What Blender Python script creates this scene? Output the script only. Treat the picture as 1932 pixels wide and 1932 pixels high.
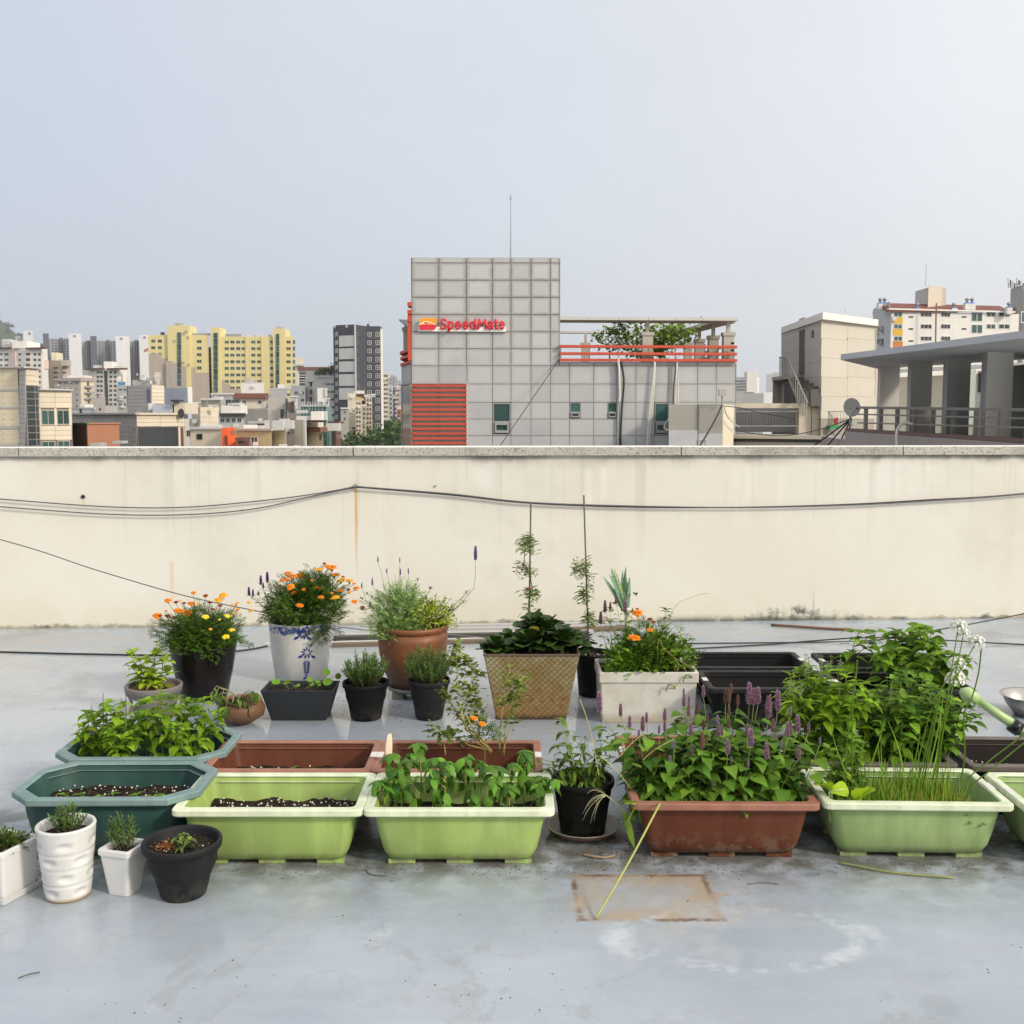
import bpy, math, random
from mathutils import Vector, Matrix, Euler
random.seed(7)
R = random.Random(11)
scene = bpy.context.scene
col = scene.collection
for o in list(bpy.data.objects):
    bpy.data.objects.remove(o)
PI = math.pi
# ---------------------------------------------------------------- camera
FOC, PITCH, CAMH = 1980.0, math.atan(176/1980.0), 1.5
cam = bpy.data.cameras.new('camera'); camo = bpy.data.objects.new('camera', cam)
col.objects.link(camo); scene.camera = camo
camo.location = (0, 0, CAMH); camo.rotation_euler = (PI/2-PITCH, 0, 0)
cam.sensor_width = 36; cam.lens = 36*FOC/1932; cam.clip_start = .05; cam.clip_end = 12000
# ---------------------------------------------------------------- sky, sun, exposure
SUN_AZ, SUN_EL = math.radians(-34), math.radians(31)      # azimuth measured from +X towards +Y
w = bpy.data.worlds.new('World'); scene.world = w; w.use_nodes = True
wn = w.node_tree; wn.nodes.clear()
wo = wn.nodes.new('ShaderNodeOutputWorld'); bg = wn.nodes.new('ShaderNodeBackground')
sky = wn.nodes.new('ShaderNodeTexSky'); sky.sky_type = 'NISHITA'; sky.sun_disc = False
sky.sun_elevation = SUN_EL; sky.sun_rotation = PI/2-SUN_AZ
sky.altitude = 50; sky.air_density = 1.0; sky.dust_density = 6.0; sky.ozone_density = 2.0
# thin even cloud veil over the clear sky
mx = wn.nodes.new('ShaderNodeMix'); mx.data_type = 'RGBA'
tc = wn.nodes.new('ShaderNodeTexCoord'); mp = wn.nodes.new('ShaderNodeMapping'); mp.inputs['Scale'].default_value = (1, 1, 2.5)
nz = wn.nodes.new('ShaderNodeTexNoise'); nz.inputs['Scale'].default_value = 1.6; nz.inputs['Detail'].default_value = 5; nz.inputs['Roughness'].default_value = .55
mr = wn.nodes.new('ShaderNodeMapRange'); mr.inputs[1].default_value = .3; mr.inputs[2].default_value = .75; mr.inputs[3].default_value = .70; mr.inputs[4].default_value = .80
wn.links.new(tc.outputs['Generated'], mp.inputs[0]); wn.links.new(mp.outputs[0], nz.inputs[0]); wn.links.new(nz.outputs[0], mr.inputs[0])
wn.links.new(mr.outputs[0], mx.inputs[0]); wn.links.new(sky.outputs[0], mx.inputs[6]); 
# the veil glows towards the sun, as thin cloud does
sdv = (math.cos(SUN_EL)*math.cos(SUN_AZ), math.cos(SUN_EL)*math.sin(SUN_AZ), math.sin(SUN_EL))
dp = wn.nodes.new('ShaderNodeVectorMath'); dp.operation = 'DOT_PRODUCT'; dp.inputs[1].default_value = sdv
wn.links.new(tc.outputs['Generated'], dp.inputs[0])
gl = wn.nodes.new('ShaderNodeMapRange'); gl.interpolation_type = 'SMOOTHSTEP'
for i_, x_ in zip((1, 2, 3, 4), (-1.0, .9, .0, 1.0)): gl.inputs[i_].default_value = x_
wn.links.new(dp.outputs['Value'], gl.inputs[0])
vc = wn.nodes.new('ShaderNodeMix'); vc.data_type = 'RGBA'; vc.inputs[6].default_value = (5.2, 5.9, 7.0, 1); vc.inputs[7].default_value = (12.0, 11.6, 11.2, 1)
wn.links.new(gl.outputs[0], vc.inputs[0]); wn.links.new(vc.outputs[2], mx.inputs[7])
bg.inputs[1].default_value = .092
wn.links.new(mx.outputs[2], bg.inputs[0]); wn.links.new(bg.outputs[0], wo.inputs[0])
sun = bpy.data.lights.new('sun', 'SUN'); suno = bpy.data.objects.new('sun', sun); col.objects.link(suno)
sun.energy = 2.0; sun.angle = math.radians(8); sun.color = (1, .90, .75)
sd = Vector((math.cos(SUN_EL)*math.cos(SUN_AZ), math.cos(SUN_EL)*math.sin(SUN_AZ), math.sin(SUN_EL)))
suno.rotation_euler = sd.to_track_quat('Z', 'Y').to_euler(); suno.location = (20, -5, 20)
vs = scene.view_settings; vs.view_transform = 'Standard'; vs.look = 'None'; vs.gamma = 1; vs.exposure = 0.40; vs.use_curve_mapping = False
scene.cycles.use_denoising = True; scene.cycles.max_bounces = 5; scene.cycles.diffuse_bounces = 3; scene.cycles.glossy_bounces = 2; scene.cycles.volume_bounces = 0
scene.cycles.transparent_max_bounces = 5; scene.cycles.diffuse_bounces = 3; scene.cycles.glossy_bounces = 2; scene.cycles.caustics_reflective = False; scene.cycles.caustics_refractive = False
# ---------------------------------------------------------------- picture -> place
def ray(u, v):
    x, y = (u-966)/FOC, (966-v)/FOC
    return Vector((x, math.cos(PITCH)+y*math.sin(PITCH), -math.sin(PITCH)+y*math.cos(PITCH)))
C0 = Vector((0, 0, CAMH))
def P(u, v, Y):
    d = ray(u, v); return C0+d*(Y/d.y)
def G(u, v, z=0.0):
    d = ray(u, v); return C0+d*((z-CAMH)/d.z)
def pxm(Y, v=790): return Y/ray(966, v).y/FOC       # metres per picture pixel at depth Y
# ---------------------------------------------------------------- mesh collector
class MB:
    def __init__(s): s.v=[]; s.f=[]; s.m=[]
    def add(s, vs, fs, mi=0, T=None):
        b=len(s.v)
        s.v += [tuple(T@Vector(p)) for p in vs] if T else [tuple(p) for p in vs]
        for f in fs: s.f.append(tuple(b+i for i in f)); s.m.append(mi)
        return s
    def box(s, x0,x1,y0,y1,z0,z1, mi=0, T=None):
        return s.add([(x0,y0,z0),(x1,y0,z0),(x1,y1,z0),(x0,y1,z0),(x0,y0,z1),(x1,y0,z1),(x1,y1,z1),(x0,y1,z1)],
          [(0,3,2,1),(4,5,6,7),(0,1,5,4),(1,2,6,5),(2,3,7,6),(3,0,4,7)], mi, T)
    def prism(s, pts, z0, z1, mi=0):
        n=len(pts); vs=[(p[0],p[1],z0) for p in pts]+[(p[0],p[1],z1) for p in pts]
        fs=[(i,(i+1)%n,n+(i+1)%n,n+i) for i in range(n)]+[tuple(range(n-1,-1,-1)),tuple(range(n,2*n))]
        return s.add(vs,fs,mi)
    def loops(s, L, mi=0, cap0=False, cap1=False, mis=None):
        n=len(L[0]); vs=[p for l in L for p in l]; fs=[]; ms=[]
        b=len(s.v); s.v+=[tuple(p) for p in vs]
        for k in range(len(L)-1):
            for i in range(n):
                s.f.append((b+k*n+i,b+k*n+(i+1)%n,b+(k+1)*n+(i+1)%n,b+(k+1)*n+i)); s.m.append(mis[k] if mis else mi)
        if cap0: s.f.append(tuple(b+i for i in range(n-1,-1,-1))); s.m.append(mi)
        if cap1: s.f.append(tuple(b+(len(L)-1)*n+i for i in range(n))); s.m.append(mi)
        return s
    def lathe(s, prof, n=36, mi=0, c=(0,0), cap0=False, cap1=False, z=0, jit=0):
        L=[[(c[0]+r*math.cos(2*PI*i/n),c[1]+r*math.sin(2*PI*i/n),z+h) for i in range(n)] for r,h in prof]
        return s.loops(L,mi,cap0,cap1)
    def tube(s, pts, r, n=6, mi=0, cap=True):
        pts=[Vector(p) for p in pts]; k=len(pts); rs=r if isinstance(r,(list,tuple)) else [r]*k
        L=[]; up=Vector((0,0,1)); X=None
        for i,p in enumerate(pts):
            d=(pts[min(i+1,k-1)]-pts[max(i-1,0)])
            d=d.normalized() if d.length>1e-9 else Vector((0,0,1))
            if X is None:
                a=Vector((1,0,0)) if abs(d.x)<.9 else Vector((0,1,0)); X=(a-d*a.dot(d)).normalized()
            else:
                X=X-d*X.dot(d); X=X.normalized() if X.length>1e-6 else Vector((1,0,0))
            Yv=d.cross(X)
            L.append([p+(X*math.cos(2*PI*j/n)+Yv*math.sin(2*PI*j/n))*rs[i] for j in range(n)])
        return s.loops(L,mi,cap,cap)
    def mesh(s, name, mats, smooth=False):
        me=bpy.data.meshes.new(name); me.from_pydata(s.v,[],s.f)
        for m in (mats if isinstance(mats,(list,tuple)) else [mats]): me.materials.append(m)
        if len(me.materials)>1: me.polygons.foreach_set('material_index', s.m)
        if smooth: me.polygons.foreach_set('use_smooth',[True]*len(s.f))
        me.update(); return me
    def build(s, name, mats, parent=None, smooth=False):
        return ob(name, s.mesh(name,mats,smooth), parent)
def ob(name, me, parent=None, T=None):
    o=bpy.data.objects.new(name,me); col.objects.link(o)
    if T is not None: o.matrix_local=T
    if parent is not None:
        o.parent=parent
        if parent.type=='EMPTY': o.location=o.location-parent.location
    return o
LABELS={}
def tag(o, label, cat, group=None, kind=None):
    o['label']=label; o['category']=cat
    if group: o['group']=group
    if kind: o['kind']=kind
    return o
def thing(name, label, cat, loc=(0,0,0), group=None):
    o=bpy.data.objects.new(name,None); col.objects.link(o); o.location=loc; o.empty_display_size=.2
    return tag(o,label,cat,group)
def struct(o): o['kind']='structure'; return o
# ---------------------------------------------------------------- material language
class S:
    def __init__(s, nt, k): s.nt=nt; s.k=k
    def _m(s, op, o=None, o2=None, rev=False):
        n=s.nt.nodes.new('ShaderNodeMath'); n.operation=op
        args=[s,o] if not rev else [o,s]
        if o2 is not None: args.append(o2)
        for i,a in enumerate(args):
            if a is None: continue
            if isinstance(a,S): s.nt.links.new(a.k,n.inputs[i])
            else: n.inputs[i].default_value=a
        return S(s.nt,n.outputs[0])
    def __add__(s,o): return s._m('ADD',o)
    __radd__=__add__
    def __sub__(s,o): return s._m('SUBTRACT',o)
    def __rsub__(s,o): return s._m('SUBTRACT',o,rev=True)
    def __mul__(s,o): return s._m('MULTIPLY',o)
    __rmul__=__mul__
    def __truediv__(s,o): return s._m('DIVIDE',o)
    def abs(s): return s._m('ABSOLUTE')
    def max(s,o): return s._m('MAXIMUM',o)
    def min(s,o): return s._m('MINIMUM',o)
    def pow(s,o): return s._m('POWER',o)
    def sqrt(s): return s._m('SQRT')
    def step(s,a,b,lo=0.,hi=1.):
        n=s.nt.nodes.new('ShaderNodeMapRange'); n.interpolation_type='SMOOTHSTEP'; s.nt.links.new(s.k,n.inputs[0])
        for i,x in zip((1,2,3,4),(a,b,lo,hi)): n.inputs[i].default_value=x
        return S(s.nt,n.outputs[0])
class Mt:
    def __init__(s, name):
        s.mat=bpy.data.materials.new(name); s.mat.use_nodes=True; s.nt=s.mat.node_tree
        s.b=s.nt.nodes['Principled BSDF']; s.out=s.nt.nodes['Material Output']
        s.tc=s.nt.nodes.new('ShaderNodeTexCoord')
    def co(s, which='Object', scale=(1,1,1), loc=(0,0,0)):
        m=s.nt.nodes.new('ShaderNodeMapping'); m.inputs['Scale'].default_value=scale; m.inputs['Location'].default_value=loc
        s.nt.links.new(s.tc.outputs[which],m.inputs[0]); return m.outputs[0]
    def xyz(s, which='Object'):
        n=s.nt.nodes.new('ShaderNodeSeparateXYZ'); s.nt.links.new(s.tc.outputs[which],n.inputs[0])
        return [S(s.nt,n.outputs[i]) for i in range(3)]
    def noise(s, scale=3, detail=4, rough=.55, co=None, dist=0):
        n=s.nt.nodes.new('ShaderNodeTexNoise'); n.inputs['Scale'].default_value=scale; n.inputs['Detail'].default_value=detail
        n.inputs['Roughness'].default_value=rough; n.inputs['Distortion'].default_value=dist
        s.nt.links.new(co if co is not None else s.tc.outputs['Object'],n.inputs['Vector']); return S(s.nt,n.outputs['Fac'])
    def vor(s, scale=10, co=None, feat='F1', rand=1.0):
        n=s.nt.nodes.new('ShaderNodeTexVoronoi'); n.inputs['Scale'].default_value=scale; n.feature=feat
        n.inputs['Randomness'].default_value=rand
        s.nt.links.new(co if co is not None else s.tc.outputs['Object'],n.inputs['Vector']); return S(s.nt,n.outputs['Distance'])
    def orand(s):
        n=s.nt.nodes.new('ShaderNodeObjectInfo'); return S(s.nt,n.outputs['Random'])
    def island(s):
        n=s.nt.nodes.new('ShaderNodeNewGeometry'); return S(s.nt,n.outputs['Random Per Island'])
    def mix(s, a, b, fac, mode='MIX'):
        n=s.nt.nodes.new('ShaderNodeMix'); n.data_type='RGBA'; n.blend_type=mode
        for i,x in ((6,a),(7,b)):
            if isinstance(x,tuple): n.inputs[i].default_value=(*x[:3],1)
            else: s.nt.links.new(x,n.inputs[i])
        if isinstance(fac,S): s.nt.links.new(fac.k,n.inputs[0])
        else: n.inputs[0].default_value=fac
        return n.outputs[2]
    def grey(s, f):       # scalar -> colour factor
        n=s.nt.nodes.new('ShaderNodeCombineColor')
        for i in range(3): s.nt.links.new(f.k,n.inputs[i])
        return n.outputs[0]
    def mul(s, c, f): return s.mix(c, s.grey(f), 1.0, 'MULTIPLY')
    def set(s, color=None, rough=None, spec=None, metal=None, bump=None, bstr=.3, bdist=.01, coat=None):
        b=s.b
        if color is not None:
            if isinstance(color,tuple): b.inputs['Base Color'].default_value=(*color[:3],1)
            else: s.nt.links.new(color,b.inputs['Base Color'])
        if rough is not None:
            if isinstance(rough,S): s.nt.links.new(rough.k,b.inputs['Roughness'])
            else: b.inputs['Roughness'].default_value=rough
        if spec is not None:
            if isinstance(spec,S): s.nt.links.new(spec.k,b.inputs['Specular IOR Level'])
            else: b.inputs['Specular IOR Level'].default_value=spec
        if metal is not None: b.inputs['Metallic'].default_value=metal
        if coat is not None: b.inputs['Coat Weight'].default_value=coat; b.inputs['Coat Roughness'].default_value=.12
        if bump is not None:
            n=s.nt.nodes.new('ShaderNodeBump'); n.inputs['Strength'].default_value=bstr; n.inputs['Distance'].default_value=bdist
            s.nt.links.new(bump.k,n.inputs['Height']); s.nt.links.new(n.outputs[0],b.inputs['Normal'])
        return s.mat
def plain(name, c, rough=.6, var=.12, scale=2.0, spec=.4, metal=0, orand=.0, bump=0, bscale=60, streak=0, coat=None):
    m=Mt(name); f=m.noise(scale,5,.6)*(2*var)+(1-var)
    if streak:
        f=f*(m.noise(1,4,.6,m.co(scale=(streak,streak,streak*.08)))*.3+.85)
    if orand: f=f*(m.orand()*(2*orand)+(1-orand))
    return m.set(m.mul(c,f),rough,spec,metal,bump=m.noise(bscale,3,.6) if bump else None,bstr=bump or .3,bdist=.004,coat=coat)
LREG={}
def island_of(mat):
    if mat.name not in LREG: return mat
    k=mat.name+'_mass'; return bpy.data.materials.get(k) or leafmat(k,*LREG[mat.name],per='isl')
def leafmat(name, c, c2=None, var=.5, trans=.24, rough=.55, per='obj', spec=.16):
    if per=='obj': LREG[name]=(c,c2,var,trans,rough)
    m=Mt(name); r=m.orand() if per=='obj' else m.island()
    base=m.mix(c, c2 or tuple(x*.55 for x in c), r)
    f=m.noise(35,2,.5)*.5+.75
    r2=(r*7.31)._m('FRACT'); f=f*(r2*var*2+(1-var))
    if per=='obj':
        x,y,z=m.xyz(); ay=y.abs(); sv=((x-ay*.9)*9)._m('FRACT'); side=(sv-.5).abs().step(.34,.5); f=f*(1-side*.26)
        base=m.mix(base,tuple(min(1,k*1.5+.04) for k in c),(1-ay.step(.004,.018))*.55)
        yl=(r*13.7)._m('FRACT').step(.93,.99); base=m.mix(base,(.42,.38,.05),yl*m.noise(6,2,.5).step(.4,.6)*.8)
    cc=m.mul(base,f); m.set(cc,rough,spec,bump=side if per=='obj' else None,bstr=.35,bdist=.02)
    t=m.nt.nodes.new('ShaderNodeBsdfTranslucent'); mxs=m.nt.nodes.new('ShaderNodeMixShader'); mxs.inputs[0].default_value=trans
    m.nt.links.new(m.mix(cc,(1.0,1.0,.35),.25,'MULTIPLY'),t.inputs[0])
    m.nt.links.new(m.b.outputs[0],mxs.inputs[1]); m.nt.links.new(t.outputs[0],mxs.inputs[2]); m.nt.links.new(mxs.outputs[0],m.out.inputs[0])
    return m.mat
HAZE=0.00014
# ================================================================ our roof: floor, parapet
W0, W1 = G(0,1186), G(1932,1166)
wdir = (W1-W0).normalized(); wnor = Vector((wdir.y,-wdir.x,0))          # wnor points to the camera
WYAW = math.atan2(wdir.y, wdir.x)
def wallpt(s, off=0.0): return W0+wdir*s+wnor*off
def on_wall(u, v, off=.0):                                             # picture point -> point on the wall's face
    d=ray(u,v); p0=wallpt(0,off); t=(p0-C0).dot(wnor)/d.dot(wnor); return C0+d*t
zc1 = P(966,843,on_wall(966,843,.03).y).z; zc0 = P(966,859.5,on_wall(966,859,.03).y).z
def floor_mat():
    m=Mt('roof_floor_paint'); x,y,z=m.xyz()
    n1=m.noise(.7,5,.6); n2=m.noise(2.6,6,.65); n3=m.noise(9,5,.6); n4=m.noise(45,3,.6)
    c=m.mix((.30,.345,.40),(.40,.445,.50),n1.step(.35,.68))
    c=m.mix(c,(.34,.375,.41),n2.step(.50,.70)*.6)
    c=m.mix(c,(.50,.50,.485),(m.noise(1.3,6,.65,m.co(loc=(5,2,0))).step(.55,.75))*.55)       # dusty drying marks
    # worn, dirty belt near the wall: distance from the wall along its normal
    dw=(x*wnor.x+y*wnor.y)-(W0.x*wnor.x+W0.y*wnor.y)
    wob=(n2-.5)*.35
    belt=((dw+wob).step(.10,.22))*(1-(dw+wob).step(.55,1.0))
    c=m.mix(c,(.38,.36,.325),belt*(n3.step(.42,.66))*.8)
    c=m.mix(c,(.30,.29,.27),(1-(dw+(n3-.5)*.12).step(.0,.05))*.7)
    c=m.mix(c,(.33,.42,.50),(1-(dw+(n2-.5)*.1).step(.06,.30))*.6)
    ld=(1-(x+y*.15).step(-2.6,-1.2))*n2.step(.40,.62)*(y.step(4.2,5.4))*.7                    # dust at the far left
    c=m.mix(c,(.44,.41,.37),ld)
    # scattered soft water spots
    v1=m.vor(1.9,m.co(scale=(1,1,0),loc=(.3,.7,0))); sp=(1-(v1+(n3-.5)*.10).step(.07,.12))*m.noise(.55,2,.5,m.co(loc=(9,1,0))).step(.46,.56)
    c=m.mix(c,(.27,.30,.32),sp*.55)
    v2=m.vor(4.3,m.co(scale=(1,1,0),loc=(1.3,.2,0))); sp2=(1-(v2+(n3-.5)*.16).step(.05,.13))*m.noise(.8,2,.5,m.co(loc=(3,1,0))).step(.50,.62)
    c=m.mix(c,(.30,.33,.34),sp2*.5)
    # dark wet / dirty fringe along the planters, with their contact shade painted in
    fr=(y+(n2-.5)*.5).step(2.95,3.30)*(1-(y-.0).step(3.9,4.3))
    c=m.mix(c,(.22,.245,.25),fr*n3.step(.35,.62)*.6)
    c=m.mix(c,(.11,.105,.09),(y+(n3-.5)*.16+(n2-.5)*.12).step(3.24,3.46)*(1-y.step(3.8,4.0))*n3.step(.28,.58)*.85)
    # rust stain left by a square tray
    a,b_=G(1062,1738),G(1330,1650); a2=G(1340,1733)
    cx,cy=(G(1062,1655).x+G(1312,1650).x)/2+.03,(a.y+b_.y)/2; hx,hy=(a2.x-a.x)/2,(b_.y-a.y)/2
    px=((x-cx+(y-cy)*.02)+(n3-.5)*.02).abs()-hx; py=((y-cy)+(n3-.5)*.02).abs()-hy
    d=px.max(py)
    fill=1-d.step(-.02,.015)
    edge=(1-(d+.008+(n4-.5)*.02).abs().step(.001,.016))*m.noise(5,4,.7,m.co(loc=(2,4,0))).step(.42,.58)
    rim_=d.step(-.13,-.01); c=m.mix(c,(.34,.24,.13),fill*(rim_*.65+.38)*(n3.step(.30,.66)*.75+.25)*.8); c=m.mix(c,(.36,.32,.27),fill*n2.step(.4,.7)*.4)
    c=m.mix(c,(.13,.07,.035),edge*.9)
    halo=(1-d.step(.0,.12))*n3.step(.45,.7)
    c=m.mix(c,(.44,.40,.32),halo*.35)
    # orange smear right of the tray, white lime bloom in an open ring
    q=G(1400,1690); ex=((x-q.x)*3.2); ey=((y-q.y)*9+(x-q.x)*2.0); e=(ex*ex+ey*ey).sqrt()
    c=m.mix(c,(.40,.29,.17),(1-e.step(.1,1.0))*m.noise(14,4,.7).step(.50,.66)*.8)
    q=G(1400,1768); ex=(x-q.x)/.36; ey=(y-q.y)/.17; e=(ex*ex+ey*ey).sqrt()+(n2-.5)*.5
    ring=(1-(e-1).abs().step(.03,.22))*m.noise(6,5,.7,m.co(loc=(7,3,0))).step(.42,.60)
    c=m.mix(c,(.66,.69,.71),ring*.42*(1-(y-q.y).step(.12,.3)))
    # fine dirt specks
    c=m.mix(c,(.29,.31,.315),m.noise(1.7,6,.7,m.co(loc=(11,4,0)),.6).step(.57,.64)*.7)
    pud=m.noise(.9,5,.6,m.co(loc=(21,14,0))); c=m.mix(c,(.33,.35,.36),(1-(pud-.56).abs().step(.0,.012))*.5)
    c=m.mix(c,(.50,.535,.57),m.noise(2.2,6,.7,m.co(loc=(31,4,0))).step(.60,.72)*.6)
    v3=m.vor(16,m.co(scale=(1,1,0))); c=m.mix(c,(.12,.11,.10),(1-v3.step(.035,.06))*m.noise(1.7,3,.5,m.co(loc=(1,8,0))).step(.60,.66)*.8)
    c=m.mul(c,n4*.10+.95)
    c=m.mul(c,m.noise(5,4,.6,m.co(scale=(1,4,1)))*.16+.92)
    wet=(y+(n2-.5)*.5).step(4.05,4.25)*(1-(y+(n2-.5)*.7).step(5.0,5.6))*(x+(n2-.5)*.8).step(-1.5,-1.0)*(1-(x+(n2-.5)*.8).step(1.1,1.7))
    c=m.mul(c,1-wet*.16)
    ro=n2.step(.3,.75,.10,.36)*(1-wet*.75)+belt*.3+fill*.25
    return m.set(c,ro,.5,bump=m.noise(3.2,4,.55)+n4*.06,bstr=.10,bdist=.02)
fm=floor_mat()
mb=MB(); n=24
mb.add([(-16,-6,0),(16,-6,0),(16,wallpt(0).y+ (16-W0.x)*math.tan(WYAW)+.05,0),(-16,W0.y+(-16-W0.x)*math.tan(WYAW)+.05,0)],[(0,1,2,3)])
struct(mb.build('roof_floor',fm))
def wall_mat():
    m=Mt('cream_plaster'); x,y,z=m.xyz()
    n1=m.noise(.8,5,.6); n2=m.noise(3,5,.6); st=m.noise(1,4,.6,m.co(scale=(5,5,.35))); n3=m.noise(16,4,.65)
    c=m.mix((.635,.61,.53),(.685,.665,.60),n1.step(.3,.7))
    c=m.mix(c,(.61,.57,.475),m.noise(1,4,.6,m.co(scale=(1.4,1.4,.25),loc=(3,0,0))).step(.55,.72)*.5)
    c=m.mix(c,(.80,.79,.76),st.step(.56,.72)*z.step(.4,1.25)*.45)
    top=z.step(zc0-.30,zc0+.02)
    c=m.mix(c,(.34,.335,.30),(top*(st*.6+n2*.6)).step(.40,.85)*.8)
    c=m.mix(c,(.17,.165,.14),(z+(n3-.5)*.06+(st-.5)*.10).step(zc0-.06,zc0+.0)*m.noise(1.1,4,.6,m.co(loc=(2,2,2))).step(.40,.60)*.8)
    dr=m.noise(1,5,.65,m.co(scale=(11,11,.22),loc=(1,7,0))); c=m.mix(c,(.42,.40,.345),dr.step(.54,.70)*z.step(.35,zc0)*.42)
    c=m.mix(c,(.47,.445,.38),m.noise(.55,5,.7,m.co(loc=(8,1,3))).step(.52,.72)*.35); c=m.mix(c,(.70,.685,.64),m.noise(1.3,4,.6,m.co(loc=(2,9,3))).step(.58,.74)*.4)
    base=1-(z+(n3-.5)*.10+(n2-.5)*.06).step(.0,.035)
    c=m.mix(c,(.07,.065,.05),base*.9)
    lowd=(1-(z+(n2-.5)*.2).step(.0,.30)); c=m.mix(c,(.62,.55,.40),lowd*.45*n2.step(.35,.6))
    mo=on_wall(1500,1140).x; mm=1-((x-mo)/.75).abs().step(.1,1)
    hz=(m.noise(4,5,.75,m.co(scale=(1,1,.3)))-.30)*.50*mm; mould=(hz-z+(n3-.5)*.10).step(-.02,.08)*n3.step(.34,.60)
    c=m.mix(c,(.07,.07,.06),mould*.9)
    mo2=on_wall(1330,1150).x; mm2=1-((x-mo2)/.5).abs().step(.1,1)
    c=m.mix(c,(.09,.085,.07),mm2*(1-(z+(n3-.5)*.10).step(.0,.07))*n3.step(.40,.55)*.85)
    # rust runs below the nail and the plugged hole
    for uu,vv,ww,le,k in ((671,920,.013,.75,.9),(323,1060,.02,.45,.30),(157,938,.008,.10,.5)):
        q=on_wall(uu,vv); dx=(x-q.x+(m.noise(4,2,.5)-.5)*.012).abs()
        c=m.mix(c,(.58,.34,.10),(1-dx.step(ww*.3,ww))*z.step(q.z-le,q.z-le*.2)*(1-z.step(q.z-.005,q.z+.005))*k)
    c=m.mul(c,n3*.06+.97)
    # hairline vertical crack of the render joint
    q=on_wall(1536,1100); c=m.mix(c,(.30,.28,.22),(1-(x-q.x+(n3-.5)*.01).abs().step(.002,.006))*(1-z.step(.05,.3))*.8)
    return m.set(c,.75,.25,bump=n2*.6+n3*.25,bstr=.25,bdist=.012)
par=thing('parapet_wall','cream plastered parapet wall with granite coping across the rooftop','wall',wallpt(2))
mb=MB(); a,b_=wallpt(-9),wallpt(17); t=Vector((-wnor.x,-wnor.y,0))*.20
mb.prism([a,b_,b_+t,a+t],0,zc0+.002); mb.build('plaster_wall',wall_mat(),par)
m=Mt('granite_coping'); g1=m.noise(70,3,.7); g2=m.vor(55); g3=m.noise(2.2,4,.6); gx,gy,gz=m.xyz()
c=m.mix((.44,.42,.37),(.20,.185,.15),g1.step(.50,.64)); c=m.mix(c,(.62,.60,.54),(1-g2.step(.12,.3))*.7)
c=m.mix(c,(.24,.225,.17),g3.step(.45,.7)*.75); c=m.mul(c,m.orand()*.16+.92)
c=m.mix(c,(.78,.77,.74),gz.step(zc1-.004,zc1-.001)*.85)  # slab tops painted paler, standing in for light on the upper face
gran=m.set(c,.7,.3,bump=g1,bstr=.5,bdist=.003)
js=[-9]+[(on_wall(u,850)-W0).dot(wdir) for u in (38,667,1284,1701)]+[9.2,11.6,14,17]
for i in range(len(js)-1):
    s0,s1=js[i]+.004,js[i+1]-.004; f,bk=wallpt(s0,.03),wallpt(s1,.03); e=Vector((-wnor.x,-wnor.y,0))*.27
    h=zc1+R.uniform(-.002,.002)
    L=[[(p.x,p.y,zz) for p in (f+wnor*o,bk+wnor*o,bk+e-wnor*o,f+e-wnor*o)] for o,zz in ((0,zc0),(0,h-.006),(-.006,h))]
    mb=MB().loops(L,0,True,True); mb.build('coping_slab',gran,par)
    if i: 
        mb=MB().prism([wallpt(js[i]-.004,.022),wallpt(js[i]+.004,.022),wallpt(js[i]+.004,-.2),wallpt(js[i]-.004,-.2)],zc0,zc1-.008)
        mb.build('mortar_joint',plain('joint_mortar',(.10,.09,.07),.9),par)
# plugged holes and the nail
dk=plain('black_rubber',(.015,.015,.015),.6)
zinc=plain('galvanised_steel',(.42,.42,.43),.4,metal=.7)
def disc_on_wall(u,v,r,mat,name,label,cat,d=.012):
    p=on_wall(u,v,0); mb=MB()
    L=[[p+wdir*rr*math.cos(a*PI/6)+Vector((0,0,rr*math.sin(a*PI/6)))+wnor*o for a in range(12)] for rr,o in ((r,-.002),(r,d*.6),(r*.6,d))]
    mb.loops(L,0,False,True); o=mb.build(name,mat,par)
disc_on_wall(157,937,.014,dk,'rubber_plug','','')
disc_on_wall(821,917,.008,plain('grey_plug',(.25,.25,.25),.6),'grey_plug','','')
disc_on_wall(458,962,.005,plain('rust_nail',(.25,.12,.05),.8),'nail','','')
p=on_wall(671,917,0); mb=MB(); mb.tube([p,p+wnor*.05,p+wnor*.055+Vector((0,0,.02))],.006,8); mb.tube([p+wnor*.012+Vector((.012*math.cos(a*PI/4),0,.012*math.sin(a*PI/4))) for a in range(9)],.005,5)
nail=mb.build('wall_hook',zinc,par)
wirem=plain('grey_cable',(.10,.10,.11),.45); blackw=plain('black_cable',(.02,.02,.022),.5)
def cable(pts,r,label,name='cable',mat=None,cat='cable',group=None,n=5,sub=8):
    pts=[Vector(p) for p in pts]; out=[]
    for i in range(len(pts)-1):
        p0=pts[max(i-1,0)];p1=pts[i];p2=pts[i+1];p3=pts[min(i+2,len(pts)-1)]
        for k in range(sub):
            t=k/sub; out.append(.5*((2*p1)+(p2-p0)*t+(2*p0-5*p1+4*p2-p3)*t*t+(3*p1-p0-3*p2+p3)*t**3))
    out.append(pts[-1]); mb=MB().tube(out,r,n)
    o=mb.build(name,mat or wirem,None,True); return tag(o,label,cat,group) if label else o
hk=on_wall(671,918,.03)
ext=lambda u,v: on_wall(u,v,.025)
cable([ext(-500,905),ext(-200,925),ext(0,941.5),ext(200,956),ext(350,957),ext(500,944),ext(600,931),hk],.0045,'upper of two thin cables sagging along the left half of the cream wall')
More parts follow.
